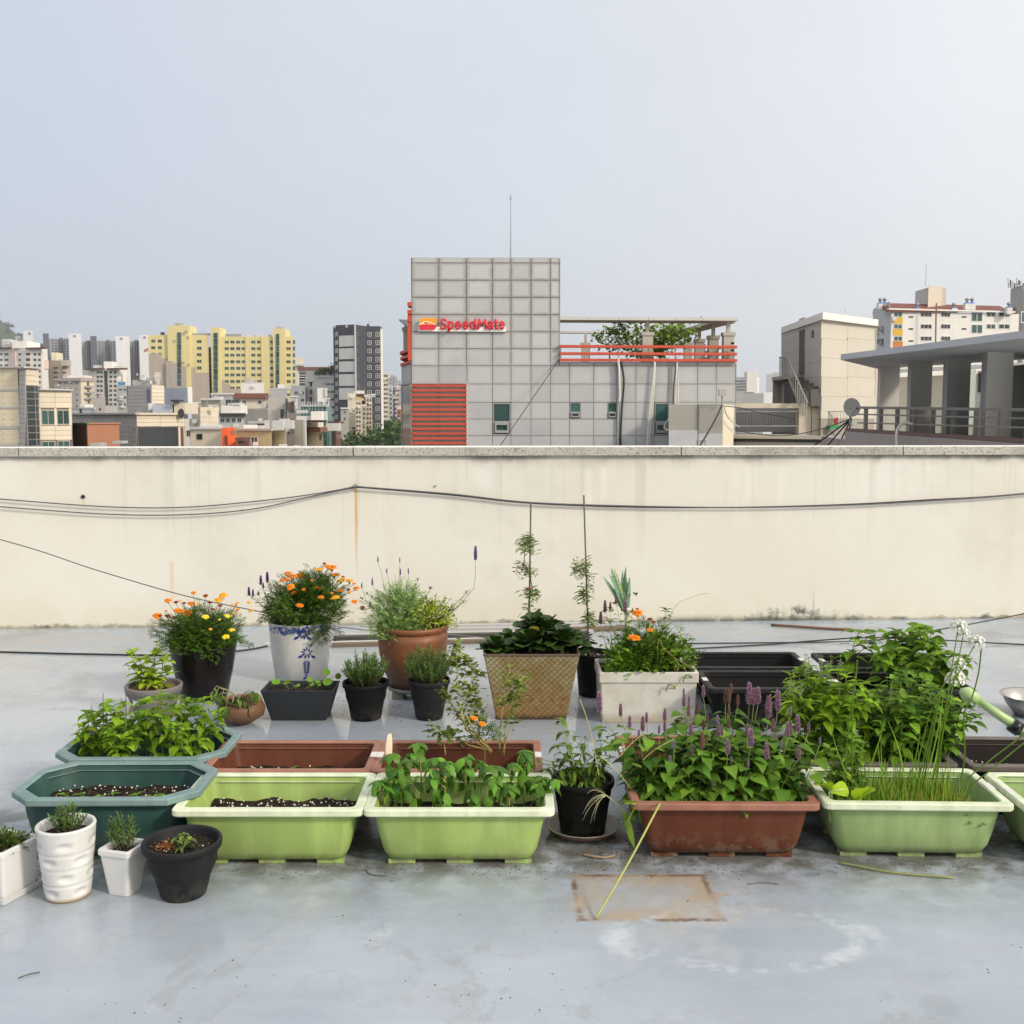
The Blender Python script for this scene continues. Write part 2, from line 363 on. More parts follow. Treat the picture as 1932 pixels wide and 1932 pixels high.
cable([ext(-500,925),ext(-200,940),ext(0,956),ext(200,970),ext(350,971),ext(480,960),ext(590,936),hk+Vector((0,0,-.006))],.0045,'lower of two thin cables sagging along the left half of the cream wall')
cable([hk,ext(850,932),ext(1000,948),ext(1200,955),ext(1400,957.5),ext(1600,953),ext(1750,945),ext(1932,932),ext(2300,890)],.0055,'thick grey cable strung along the right half of the cream wall')
cable([hk+Vector((0,0,-.004)),ext(850,934),ext(1000,949.5),ext(1200,957),ext(1400,957),ext(1600,951.5),ext(1750,943),ext(1932,931),ext(2300,888)],.0045,'thin black cable twisted beside the thick grey wall cable',mat=blackw)
cable([P(-400,920,6.9),P(0,1018,6.6),P(180,1075,6.4),P(345,1123,6.25),P(480,1152,6.3),P(620,1180,6.4),P(735,1192,6.5),P(880,1200,6.6),G(1000,1212,.01)],.0035,'thin string running down from the left across behind the marigolds')
cable([G(-300,1222,.006),G(0,1230,.006),G(165,1234,.006),G(330,1236,.006),G(450,1228,.006),G(520,1216,.006)],.006,'black cable lying on the floor left of the dark marigold pot',mat=blackw)
cable([G(1290,1214,.006),G(1500,1212,.006),G(1650,1208,.006),G(1760,1190,.08),G(1932,1158,.16),G(2200,1100,.3)],.0045,'thin black cable rising off the floor at the right behind the dead branch',mat=blackw)
cable([G(1240,1226,.006),G(1320,1223,.006),G(1450,1216,.006),G(1550,1208,.03),G(1640,1203,.06),G(1760,1207,.03),G(1932,1216,.006),G(2200,1225,.006)],.005,'black cable looping over the floor behind the black planters',mat=blackw)
# stack of trim strips lying by the wall
alu=plain('white_aluminium',(.55,.55,.55),.35,metal=.3); wood=plain('weathered_wood',(.17,.125,.095),.8,scale=8); dkm=plain('dark_trim',(.06,.055,.05),.5)
for i,(u0,v0,u1,v1,wd,hh,mat,lb) in enumerate(((690,1189.5,1150,1183,.05,.03,alu,'silver trim strip nearest the wall, behind the terracotta urn'),(678,1196,1140,1189,.045,.03,alu,'second silver trim strip from the wall, behind the terracotta urn'),
    (640,1203,1120,1195,.05,.022,alu,'third silver trim strip from the wall, passing behind the terracotta urn'),(630,1210,1110,1200,.05,.03,dkm,'dark trim strip among the silver ones behind the terracotta urn'),
    (500,1221,1100,1206,.05,.02,alu,'long silver trim strip nearest the blue and white pot'),(626,1222,950,1213.5,.045,.025,wood,'brown wooden batten in front of the silver trim strips'),(1060,1194,1190,1190,.06,.03,wood,'short brown wooden batten beside the staked tomato pots'))):
    a,b_=G(u0,v0),G(u1,v1); d=(b_-a).normalized(); q=Vector((-d.y,d.x,0))*wd; mb=MB(); t=hh*.25
    mb.prism([a,b_,b_+q,a+q],0.001,t); mb.prism([a,b_,b_+q*.1,a+q*.1],t,hh); mb.prism([a+q*.9,b_+q*.9,b_+q,a+q],t,hh); mb.prism([a+q*.1,b_+q*.1,b_+q*.9,a+q*.9],hh*.7,hh*.98)
    tag(mb.build('trim_strip' if mat!=wood else 'wooden_batten',mat),lb,'strip' if mat!=wood else 'batten')
# ================================================================ the city beyond the parapet
Z0=-19.0
def XY(u,Y): return Vector(((u-966)/FOC*Y/ray(966,790).y, Y, 0))
m=Mt('city_ground'); c=m.mix((.06,.06,.06),(.10,.10,.095),m.noise(.02,4,.6)); gm=m.set(c,.9,.2)
mb=MB(); mb.add([(-2550,9.5,Z0),(2550,9.5,Z0),(2550,2700,Z0),(-2550,2700,Z0)],[(0,1,2,3)]); struct(mb.build('ground',gm))
def glassm(name,c,r=.1):
    m=Mt(name); f=m.orand()*.9+.5; return m.set(m.mul(c,f),r,.28)
glass=glassm('window_glass',(.045,.055,.06)); glass_teal=glassm('teal_glass',(.035,.085,.08)); glass_green=glassm('green_curtain_glass',(.12,.34,.27),.15)
frw=plain('white_window_frame',(.62,.62,.60),.5); frg=plain('grey_window_frame',(.28,.28,.28),.5); frd=plain('dark_window_frame',(.05,.05,.05),.5)
frb=plain('beige_window_frame',(.45,.42,.35),.5)
def unitwin(kind,fm,gm,fx=.07,fz=.07):
    mb=MB(); d=-.07
    def bar(x0,x1,z0,z1): mb.box(x0,x1,d,0,z0,z1,0)
    bar(-.5,.5,-.5,-.5+fz); bar(-.5,.5,.5-fz,.5); bar(-.5,-.5+fx,-.5+fz,.5-fz); bar(.5-fx,.5,-.5+fz,.5-fz)
    if kind=='slider': bar(-fx*.4,fx*.4,-.5+fz,.5-fz)
    if kind=='four': bar(-fx*.4,fx*.4,-.5+fz,.5-fz); bar(-.5+fx,-fx*.4,-fz*.3,fz*.3); bar(fx*.4,.5-fx,-fz*.3,fz*.3)
    if kind=='triple':
        for k in (-1,1): bar(k*.17-fx*.3,k*.17+fx*.3,-.5+fz,.5-fz)
    if kind=='strip':
        for k in range(1,9): z=-.5+k/9.; bar(-.5+fx,.5-fx,z-.006,z+.006)
    if kind=='awning':        # fixed light above, small opening sash below
        bar(-.5+fx,.5-fx,-.10,-.06); mb.box(-.40,.40,d-.06,d,-.42,-.34,0); mb.box(-.40,.40,d-.06,d,-.18,-.10,0); mb.box(-.40,-.30,d-.06,d,-.34,-.18,0); mb.box(.30,.40,d-.06,d,-.34,-.18,0)
    mb.add([(-.5+fx,-.02,-.5+fz),(.5-fx,-.02,-.5+fz),(.5-fx,-.02,.5-fz),(-.5+fx,-.02,.5-fz)],[(0,1,2,3)],1)
    return mb.mesh('window',[fm,gm])
WIN={'slider':unitwin('slider',frw,glass),'plain':unitwin('plain',frg,glass,.05,.06),'dark':unitwin('plain',frd,glass,.05,.05),'four':unitwin('four',frw,glass,.09,.09),'triple':unitwin('triple',frw,glass,.035,.09),
 'teal':unitwin('slider',frb,glass_teal,.05,.06),'strip':unitwin('strip',frg,glass_teal,.10,.008),'awning':unitwin('awning',frg,glass_teal,.06,.04),'tslide':unitwin('slider',frw,glass_teal,.06,.08),
 'yel':unitwin('slider',plain('cream_window_frame',(.45,.42,.30),.5),glass_teal,.05,.08),'dkstrip':unitwin('strip',frg,glass,.04,.012),'beige':unitwin('slider',frb,glass,.06,.08)}
_u=MB().box(-.5,.5,-.5,.5,-.5,.5)
def cube(mat):
    k='unit_'+mat.name
    return bpy.data.meshes.get(k) or _u.mesh(k,mat)
ALLB=[]
class B:
    def __init__(s,name,label,pts,vtop,mat,depth=14,ref=0,group=None,z0=Z0,cat='building',rim=.0,backY=None,rimmat=None):
        s.p=[XY(u,Y) for u,Y in pts]; s.d=depth
        s.z1=P(pts[ref][0],vtop,pts[ref][1]).z; c=sum(s.p,Vector())/len(s.p)
        s.root=thing(name,label,cat,(c.x,c.y,z0),group); s.mat=mat
        bk=[q*(1+depth/max(q.y,1)) if backY is None else q+Vector((0,backY,0)) for q in reversed(s.p)]
        s.foot=s.p+bk
        ALLB.append((name,s)); s.wall=MB().prism(s.foot,z0,s.z1).build('wall',mat,s.root)
        if rim:
            cx=sum(s.foot,Vector())/len(s.foot)
            o=[q+(q-cx).normalized()*rim*.4 for q in s.foot]
            MB().prism(o,s.z1-rim*.2,s.z1+rim).build('roof_edge',rimmat or mat,s.root)
    def fr(s,i): a,b=s.p[i],s.p[i+1]; t=(b-a).normalized(); return a,t,Vector((t.y,-t.x,0))
    def at(s,i,u,v,off=0):
        a,t,n=s.fr(i); d=ray(u,v); return C0+d*((a+n*off-C0).dot(n)/d.dot(n))
    def mat4(s,i,u0,u1,v0,v1,off,dep):
        a,t,n=s.fr(i); p=s.at(i,u0,(v0+v1)/2,off); q=s.at(i,u1,(v0+v1)/2,off); c=(p+q)/2
        z0=s.at(i,(u0+u1)/2,v1,off).z; z1=s.at(i,(u0+u1)/2,v0,off).z; c.z=(z0+z1)/2
        M=Matrix.Identity(4); M.col[0][:3]=t*((q-p).dot(t)); M.col[1][:3]=-n*dep; M.col[2][:3]=(0,0,z1-z0); M.col[3][:3]=c; return M
    def win(s,i,u0,u1,v0,v1,kind='slider',name='window'):
        return ob(name,WIN[kind],s.root,s.mat4(i,u0,u1,v0,v1,.004,1))
    def wins(s,i,us,vs,w,h,kind='slider',skip=()):
        for a,u in enumerate(us):
            for b,v in enumerate(vs):
                if (a,b) not in skip: s.win(i,u-w/2,u+w/2,v-h/2,v+h/2,kind)
    def panel(s,i,u0,u1,v0,v1,mat,off=.02,dep=.04,name='panel'):
        return ob(name,cube(mat),s.root,s.mat4(i,u0,u1,v0,v1,off,dep))
    def grid(s,i,us,vs,mat,gap=.5,off=.02,dep=.05,skip=None,name='panel'):
        for a in range(len(us)-1):
            for b in range(len(vs)-1):
                if skip and skip(us[a],us[a+1],vs[b],vs[b+1]): continue
                s.panel(i,us[a]+gap/2,us[a+1]-gap/2,vs[b]+gap/2,vs[b+1]-gap/2,mat,off,dep,name)
    def stuff(s,i,us,vs,w,h,mat,name='small_windows',dep=.2):
        mb=MB()
        for u in us:
            for v in vs: mb.box(-.5,.5,-.5,.5,-.5,.5,0,s.mat4(i,u-w/2,u+w/2,v-h/2,v+h/2,.0,dep))
        o=mb.build(name,mat,s.root); o['kind']='stuff'; return o
    def box(s,name,u0,u1,v0,v1,Y,dep,mat,ext=0):
        a,b=P(u0,v1,Y),P(u1,v0,Y); return MB().box(a.x,b.x,Y,Y+dep,a.z-ext,b.z).build(name,mat,s.root)
    def pole(s,name,pts,r,mat): return MB().tube([P(*q) for q in pts],r,5).build(name,mat,s.root)
def bm(name,c,**k): return plain(name,c,.8,k.pop('var',.07),k.pop('scale',.25),.2,streak=k.pop('streak',.5),**k)
cream=bm('cream_render',(.66,.60,.47)); white=bm('white_render',(.72,.70,.66)); lgrey=bm('light_grey_render',(.54,.54,.53)); grey=bm('grey_render',(.41,.41,.41))
pink=bm('pink_render',(.70,.54,.48)); brown=bm('brown_render',(.41,.36,.31)); yellow=bm('yellow_render',(.68,.595,.30)); taupe=bm('taupe_render',(.44,.41,.38)); beige=bm('beige_render',(.56,.50,.40))
dark=bm('charcoal_render',(.065,.07,.085)); stone=bm('pale_stone_panel',(.62,.555,.44),orand=.05); stoneg=bm('grey_and_shaded_stone',(.46,.45,.43),orand=.05); joint=bm('dark_joint',(.16,.13,.11))
redbr=bm('red_brick',(.36,.17,.10),scale=3); dkbr=bm('dark_brick',(.13,.07,.055),scale=3); rooft=bm('brown_roof_tile',(.20,.09,.07)); pblue=bm('pale_blue_sheet',(.45,.50,.58)); orange=bm('orange_panel',(.80,.13,.04))
red=plain('red_painted_steel',(.48,.065,.03),.5,.15,1.0,streak=2); concrete=bm('weathered_concrete',(.40,.38,.33),streak=1.5,var=.15); steel=plain('grey_steel',(.30,.31,.31),.45,metal=.3)
# ---- hill
mb=MB(); N,K=46,14; rr=random.Random(3)
pts=[]
for k in range(K):
    for i in range(N):
        f=i/(N-1); u=-900+f*1010; t=k/(K-1)
        prof=790-(590-0)*0
        top=max(0,min(203,189-.85*u)) if u>-150 else max(0,203+(u+150)*.35)
        Y=2350+250*t*(1 if t<.5 else 1)
        hgt=top/FOC*Y*math.sin(min(1,t*1.6)*PI/2)
        p=P(u,790,Y); pts.append((p.x,Y,-25+hgt+CAMH+24+rr.uniform(-4,4)*(hgt>4)))
mb.add(pts,[(k*N+i,k*N+i+1,(k+1)*N+i+1,(k+1)*N+i) for k in range(K-1) for i in range(N-1)])
m=Mt('wooded_hill'); c=m.mix((.025,.05,.03),(.06,.09,.05),m.noise(.03,5,.7)); struct(mb.build('hill',m.set(c,.9,.1),None,True))
crown=MB(); lf=random.Random(5)
for q in range(900):
    p=Vector(pts[lf.randrange(len(pts))]); 
    if p.z<30: continue
    p+=Vector((lf.uniform(-12,12),lf.uniform(-12,12),lf.uniform(2,7))); r=lf.uniform(3,7)
    vs_=[p+Vector((lf.uniform(-1,1),lf.uniform(-1,1),lf.uniform(-.8,.9)))*r for _ in range(12)]
    crown.add(vs_,[(0,1,2),(3,4,5),(6,7,8),(9,10,11),(0,4,8),(1,5,9),(2,6,10)])
o=crown.build('hill_woodland',m.mat); o['kind']='stuff'; tag(o,'dark woodland covering the far hill at the left','woodland',kind='stuff')
# ---- far slab towers
ftw=bm('far_white_tower',(.78,.78,.79),streak=.05); ftg=bm('far_grey_tower',(.42,.44,.46),streak=.05); ftd=bm('far_dark_tower',(.13,.14,.17),streak=.05)
gr='far slab towers'
for k,(u0,u1,v,mat,Y,lb) in enumerate(((50,68.5,624.6,ftw,1000,'white tower end standing right of the wooded hill'),(87,98,629,ftd,1010,'leftmost dark grey tower end in the far tower row'),(98,135,638.5,ftg,1020,'grey slab tower between the first dark end and white end of the far row'),
    (135,159,629.6,ftw,1000,'white blank tower end left of the middle of the far row'),(159,176,643.5,ftg,1020,'narrow grey slab tower left of the second dark tower end'),(175.6,187.5,634,ftd,1010,'second dark grey tower end in the far tower row'),
    (186.5,223,642.5,ftg,1020,'grey slab tower right of the second dark tower end'),(223,249,634.5,ftw,1000,'widest white blank tower end in the far row'),(248,267,642.5,ftg,1020,'grey slab tower just left of the white end with a red mark'),(267,286,632,ftw,1000,'white tower end with a red mark beside the yellow apartments'))):
    b=B('slab_tower',lb,[(u0,Y),(u1,Y)],v,mat,40,group=gr)
    if mat is ftg:
        b.stuff(0,[u0+2+j*(u1-u0-4)/max(1,round((u1-u0)/6)) for j in range(round((u1-u0)/6)+1)],[v+4+j*5 for j in range(18)],2.6,2.4,glass)
        um=(u0+u1)/2; b.panel(0,um-2.5,um+2.5,v-1,v+70,ftd,1.0,2.0,'stair_core')
    if mat is ftw:
        b.panel(0,u0+4,u0+9,v+2,v+5.5,frw,.3,.8,'vent'); b.panel(0,u0+5.5,u0+7.5,v+3,v+4.5,dark,.6,1.4,'vent_opening')
    if k==9:
        b.panel(0,272,276,660,663,red,.3,.4,'red_mark'); b.panel(0,275,282,657.5,659.5,red,.3,.4,'red_mark'); b.panel(0,279,283,660,662.5,red,.3,.4,'red_mark')
B('slab_tower','low grey tower tip behind the white tower by the hill',[(35,1030),(50,1030)],634,ftg,30,group=gr)
B('slab_tower','short grey tower block left of the first dark tower end',[(72,1030),(88,1030)],648,ftg,30,group=gr).stuff(0,[76,80,84],[653+5*j for j in range(8)],2.4,2.2,glass)
# ---- pink and white apartments, left
b=B('apartment_block','white apartment block with a pink column and pink stair tower at far left',[(-60,520),(23,515),(51,510),(83,508),(94.5,516)],657,white,30,ref=1)
b.box('stair_tower',23,51,643.5,657,511,14,white); b.panel(1,23.5,33,646,860,pink,.3,.6,'pink_strip')
b.panel(2,49.5,87,655.5,658.5,dkbr,.8,1.5,'eave'); b.panel(0,-60,23,656,658.5,dkbr,.8,1.5,'eave')
vsr=[668.3+10.6*j for j in range(7)]
b.wins(0,[-30,-14,1,12],vsr,8,5); b.wins(1,[37.3],[647.8]+vsr,4.6,3.8,'plain'); b.wins(2,[53],vsr,8,4.6,'plain'); b.wins(2,[66,74.5],vsr,5,4.6,'plain')
b.panel(3,84,91,679,696,pink,.2,.4,'pink_panel')
for v in vsr[:3]: b.panel(2,49,57,v+2.8,v+7,pink,.2,.4,'pink_panel')
b.box('water_tank',4,18,640,656,525,8,lgrey); b.box('roof_house',5,14,643,650,520,5,grey)
b=B('apartment_block','brown apartment block stepping down right of the pink and white one',[(94,545),(122,540),(137,545)],680,brown,25,ref=1)
b.box('roof_house',97,106,665,680,545,8,cream); b.box('roof_house',115,126,679,690,538,5,brown)
b.wins(0,[105,121],[694,703,712,721,730],9,3.4,'plain')
b=B('apartment_block','beige block of six floors with a cream side and balconies',[(105,470),(153,466),(178.5,476)],714.5,taupe,25,ref=1)
b.panel(0,104,153.5,713,719,bm('mauve_fascia',(.40,.33,.33)),.4,.8,'fascia'); b.panel(1,153,179,713,719.5,bm('mauve_fascia2',(.40,.33,.33)),.4,.8,'fascia')
b.panel(1,153.5,178,719.5,800,cream,.2,.3,'cream_side'); vr=[722.5+10.9*j for j in range(6)]
b.wins(0,[113.5,123.5,134,145],vr,5,3.8); b.wins(1,[163,171],[v+4 for v in vr],4,4.5,'beige'); b.panel(1,165.8,168.2,719,800,joint,.5,.8,'downpipe')
for v in vr:
    for u in (163,171): b.panel(1,u-2.6,u+2.6,v+6,v+9,grey,.9,1.6,'balcony_unit')
b.box('roof_house',127,160,708,714,474,8,white)
b=B('apartment_block','white gabled block with a blue glass stair strip in the middle distance',[(160,600),(180,596),(223,592),(241,596),(248,606)],698,white,25,ref=1)
b.win(1,197,204,699,765,'strip'); vr=[702.5+8.6*j for j in range(8)]
b.wins(1,[185,191.5,209,217.5],vr,5.4,5,'beige'); b.box('roof_house',196,211,682,697,600,8,white)
for u0,u1 in ((165,195),(204,238)): b.panel(1,u0,u1,694.5,697.5,dkbr,.6,3,'roof_slope')
b.box('roof_house',176,193,689,696,602,6,lgrey); b.box('roof_house',212,232,690,696,602,6,lgrey)
vt=plain('grey_wall_letters',(.30,.30,.30),.7)
for j,(a_,b_) in enumerate(((0,0),(1,.6),(2,-.3),(3,.4))): b.panel(1,228.5+b_,231.5+b_,708+j*4,711+j*4,vt,.2,.3,'wall_letter')
b=B('office_block','grey flat block with dark windows left of the grey stone penthouse',[(222,300),(241,300)],727,grey,10)
b.wins(0,[227.5,236],[735,750,763],6.5,5); 
b=B('dome_house','small grey building with a rounded purple roof turret',[(180,330),(200,330)],752,taupe,8)
MB().lathe([(1.35,0),(1.3,.5),(1.0,1.0),(.5,1.4),(.05,1.5)],14,0,(P(191,752,333).x,333),z=b.z1-.05).build('turret_roof',bm('mauve_dome',(.30,.24,.25)),b.root,True)
b.wins(0,[189],[772],4,6,'plain')
b=B('low_block','low pale block with white parapet below the beige six-floor block',[(134,210),(179,205)],771,lgrey,10)
b.grid(0,[135,150,160,172],[773.5,781],white,1); b.panel(0,151,154,771,781,frd,.1,.2,'doorway')
# ---- stone-clad building, near left
b=B('stone_building','near stone-clad building at the left edge with a tall dark window strip',[(-140,112),(36,109),(48,108),(73.5,110)],694,joint,25,ref=1)
cs=stone
b.grid(0,[-140,-80,-22,36.5],[694,733.5,738,767,771,804,809,836,842,870],bm('pale_stone_sheet',(.66,.59,.43),orand=.05),.5)
for v in (735.7,769,806.5,839): b.panel(0,-140,36.5,v-2.2,v+2.2,stoneg,.05,.1,'band')
for u in (7,25): 
    for v in (705,716,727,748,760,780,790,799,817,828): b.panel(0,u-.7,u+.7,v-.7,v+.7,beige,.08,.1,'stud')
b.grid(1,[36.5,48],[694,699,709,717,726,736,744,753,762,771,780,789,799,808,817,826,836,845,860],stoneg,.6)
b.grid(2,[48.5,73.5],[694,697,709,719.5,727],stone,.6); b.win(2,49.5,73.5,727,842,'dkstrip'); b.win(2,50,67,727,842,'dkstrip')
b.panel(1,35,49,692,695,stoneg,.15,.4,'coping'); b.panel(2,47,75,692,695,stoneg,.15,.4,'coping'); b.panel(0,-140,36,692,695,stoneg,.15,.4,'coping')
b=B('stone_building','lower stone-clad wing with two teal windows at left',[(73.5,110.5),(136,113)],735,joint,20)
vv=[735,738,749,759,769.5,773]
b.grid(0,[73.5,104,135.5],vv[:5],stone,.5); b.panel(0,72,136.5,733.5,736.5,stoneg,.2,.5,'coping')
b.panel(0,73.5,77.3,770,803,stone,.03); b.panel(0,103,107,770,803,stone,.03); b.panel(0,130.5,135.5,770,803,stone,.03)
b.win(0,77.5,103,773,802,'teal'); b.win(0,107,130.5,773,801.5,'teal'); b.grid(0,[73.5,104,135.5],[803,812,821,830],stone,.5)
b.win(0,78.5,104,832,858,'teal'); b.win(0,108.5,131.5,831,858,'teal')
b=B('stone_building','long stone-clad building with a dark glass band below the grey penthouse',[(135,150),(258,138),(348,148)],781,joint,25,ref=1)
vg=[781,789,798,806,815,824,833,842]
def sk(u0,u1,v0,v1): return (v1>808 and u0>249 and u1<340)
b.grid(0,[135,156,177,197,218,238,258],vg[:4],stoneg,.5); b.grid(0,[224,243.5,258],vg[3:],stoneg,.5)  # left face laid in grey: its shade is put into the stone colour
b.grid(1,[258,303,348],[781,789,797,804.5],stone,.5); b.panel(1,336.5,348,805,850,stone,.03)
b.win(0,226,243,810,834,'teal'); b.win(1,262,336,806,850,'dark'); b.win(0,251,258,809,850,'plain'); b.panel(1,341,346,806,842,dkbr,.06,.1,'slot_window')
b.panel(0,134,259,779,782.5,stoneg,.15,.5,'coping'); b.panel(1,257,349,779,782.5,stone,.15,.5,'coping')
b.box('penthouse',326,349,760,781,146,6,stone); q=P(342,780,145.9)
L=[[(q.x+.42*math.cos(a*PI/8),145.9-d_,q.z+.66*math.sin(a*PI/8)) for a in range(16)] for d_ in (0,.08)]
MB().loops(L,0,False,True).build('oval_window',frd,b.root)
b.box('roof_vent',322,338,754,758,145,2,frd); b.box('roof_vent_neck',327,333,757,761,145.5,1,grey)
b=B('penthouse_block','panelled rooftop house coloured grey in shade and cream in light with a blue door and outside stair',[(241,152),(286,149),(310,151)],727,joint,9,ref=1,z0=P(286,781,149).z)
b.grid(0,[241,286],[727,733,739,746,753,760,767,774,781],stoneg,.5); b.grid(1,[286,310],[727,734,741,748,755,762],stone,.5)  # shaded left and lit right side put into the panel colours
b.panel(0,277,284.5,734,762,bm('blue_door',(.17,.20,.25)),.08,.1,'door')
for j in range(7): b.panel(0,256+j*4,262+j*4,780-j*3.2,781.5,lgrey,.6,1.0,'step')
b.box('lean_to',288,328,763,779,146,3,pblue); b.win(1,293,299,771,779,'slider')
b=B('warehouse_wall','plain pale blue-grey sheet wall with a white edge behind the stone penthouse',[(310,170),(355,166),(362,168)],731.5,pblue,8,ref=1,z0=P(330,790,170).z)
b.panel(1,355,362.5,730,775,white,.05,.1,'edge_strip')
# antennas and racks on the roof behind
b=B('rooftop_plant','cluster of pale roof ducts and antenna masts behind the grey penthouse',[(252,230),(300,230)],717,grey,8)
for j in range(22):
    u=R.uniform(254,300); v=R.uniform(700,722); b.box('duct',u,u+R.uniform(1.5,5),v,v+R.uniform(4,12),R.uniform(228,233),.5,[white,grey,lgrey,concrete][j%4])
for j in range(6): u=288+j*2.3; b.pole('mast',[(u,727,230),(u+2.2,702,230)],.12,[white,beige][j%2])
b=B('brick_building','red brick building with a dark brick side and green roof edge',[(136,120),(165,116),(225,121)],799,dkbr,10,ref=1)
b.panel(1,165,225,799,860,redbr,.05,.1,'brick_face'); b.panel(0,135.5,166,797.5,800.5,bm('green_edge',(.10,.22,.07)),.1,.3,'roof_edge'); b.panel(1,164.5,226,797.5,799.8,bm('brick_edge',(.42,.20,.13)),.1,.3,'roof_edge')
b.box('awning',212,229,832,837,114,2,grey); b.box('awning',170,188,836,842,114,2,grey)
# ---- yellow apartments
def yellow_block(label,u0,u1,vt,Y,towers,brownstep,strips):
    b=B('yellow_apartments',label,[(u0,Y),(u1,Y)],vt,yellow,22,group='yellow apartment blocks')
    for a,c_,v in towers: b.box('stair_tower',a,c_,v,vt+120,Y-1.2,10,yellow)
    for a,c_,v in brownstep: b.panel(0,a,c_,v,880,brown,.08,.16,'brown_cladding')
    for j in range(int((840-vt)/6.2)):
        pass
    return b
b=yellow_block('left yellow apartment block whose lower part steps down in brown',284,397,632,450,[(319,357,614)],[(284,307.5,667),(307.5,320,676),(357,372,693),(372,397,703)],[])
b2=b; fm4=lambda a,c_,v,nm='brown_cladding': MB().box(P(a,900,448.7).x,P(c_,900,448.7).x,448.55,448.8,P(a,900,448.7).z,P(a,v,448.7).z).build(nm,brown,b2.root)
fm4(319.2,333,681); fm4(333,345,685); fm4(345,356.8,691)
vr=[643.5+12.5*j for j in range(10)]
b.wins(0,[289.3,301.7],vr,8,6,'yel'); b.wins(0,[376],[644.4+12.45*j for j in range(10)],9,6,'yel')
for j in range(9):
    p=P(335,627+j*11.3,448.7); q=P(342,627+j*11.3+10,448.7); MB().box(p.x,q.x,448.4,448.75,q.z,p.z).build('stair_window',glass_teal,b.root)
b.box('roof_rail',357,397,629,633,452,.3,steel)
for u in (331,338,342): b.box('roof_tank',u-2,u+2,609,614,450,3,grey)
rr=random.Random(2)
for u,v in ((349,623),(345,627),(353,634),(327,641),(344,682),(354,686)): MB().box(P(u,v,448.6).x,P(u+4,v,448.6).x,448.5,448.9,P(u,v+4,448.6).z,P(u,v,448.6).z).build('brown_tile',brown,b.root)
b.box('roof_tank',303,308,626.5,632,455,2,frd)
b=yellow_block('right yellow apartment block with two stair towers and rows of windows',401,557,635,450,[(401,414,617.5),(517,538,620)],[(413.5,425,717),(425,436,724),(436,457,733)],[])
vr=[645.3+12.4*j for j in range(9)]
b.wins(0,[428,438.6,449.5,459.7,478,489,513.5,544.5],vr,8,5.8,'yel'); b.wins(0,[554.8],vr,4.5,9,'tslide')
for u0,u1,v0 in ((403.6,411,628),(521,527,630)):
    for j in range(10):
        p=P(u0,v0+j*11.3,448.7); q=P(u1,v0+j*11.3+10,448.7); MB().box(p.x,q.x,448.4,448.75,q.z,p.z).build('stair_window',glass_teal,b.root)
for u in (464.5,494.2): b.panel(0,u-.6,u+.6,635,860,bm('ochre_joint',(.5,.4,.12)),.05,.3,'vertical_joint')
for u in (523,530): b.box('roof_tank',u-3,u+3,616,620.5,450,3,grey)
b.box('roof_rail',425,455,630,636,452,.3,steel)
for u in (466,478,484,496,508): b.box('roof_tank',u-2,u+2,631,636,451,2,[frd,lgrey,grey][int(u)%3])
B('far_block','slim grey block seen through the gap between the yellow blocks',[(395,470),(403,470)],655,ftg,8).stuff(0,[399],[662+7*j for j in range(14)],6,3,glass)
b=B('far_block','cream tower top just right of the yellow blocks',[(557.5,560),(575,560)],675,cream,12); b.panel(0,557,576,686,690,lgrey,1,2,'band')
b=B('far_block','white building with a long brown roof and open galleries',[(563,520),(634,520)],698,white,12)
b.panel(0,562,635,692.5,698,rooft,.6,1.2,'roof'); b.grid(0,[564,590,610,633],[702,707.5,712,717.5,722,728],glass,1.5,.02,.05,None,'gallery_window')
# ---- dark tower
b=B('dark_tower','dark charcoal apartment tower with pale square panels up one side',[(631,375),(638,368),(671,365),(693,372),(719,372),(722.5,378)],612,dark,20,ref=2)
for v0,v1 in ((633,653.6),(657,677.6),(682,701.6),(706,728),(732,754)): b.panel(1,639.5,669,v0,v1,lgrey,.06,.12,'pale_panel')
b.panel(1,652,656,613.5,618,lgrey,.05,.1,'sign_plate'); b.box('roof_house',692,695,611,616,372,3,dark)
vr=[630.7+15.6*j for j in range(13)]
b.wins(0,[634.8],vr,4.4,7.5,'four'); b.wins(2,[675],vr,3.6,5.5,'plain'); b.wins(3,[697.4,712.6],vr,8,8.2,'four')
for v in vr: b.panel(3,694,718.5,v+6,v+7.3,bm('grey_band',(.15,.155,.17)),.04,.08,'floor_band')
b.panel(2,669.5,672,612,800,grey,.1,.3,'pilaster'); b.panel(4,719,722.4,622,830,white,.1,.2,'side_face')
for u,h in ((672,4),(679,3),(696,5)): b.pole('mast',[(u,611,370),(u,611-h,370)],.1,steel)
b.box('roof_edge',630,639,614,619,370,3,lgrey)
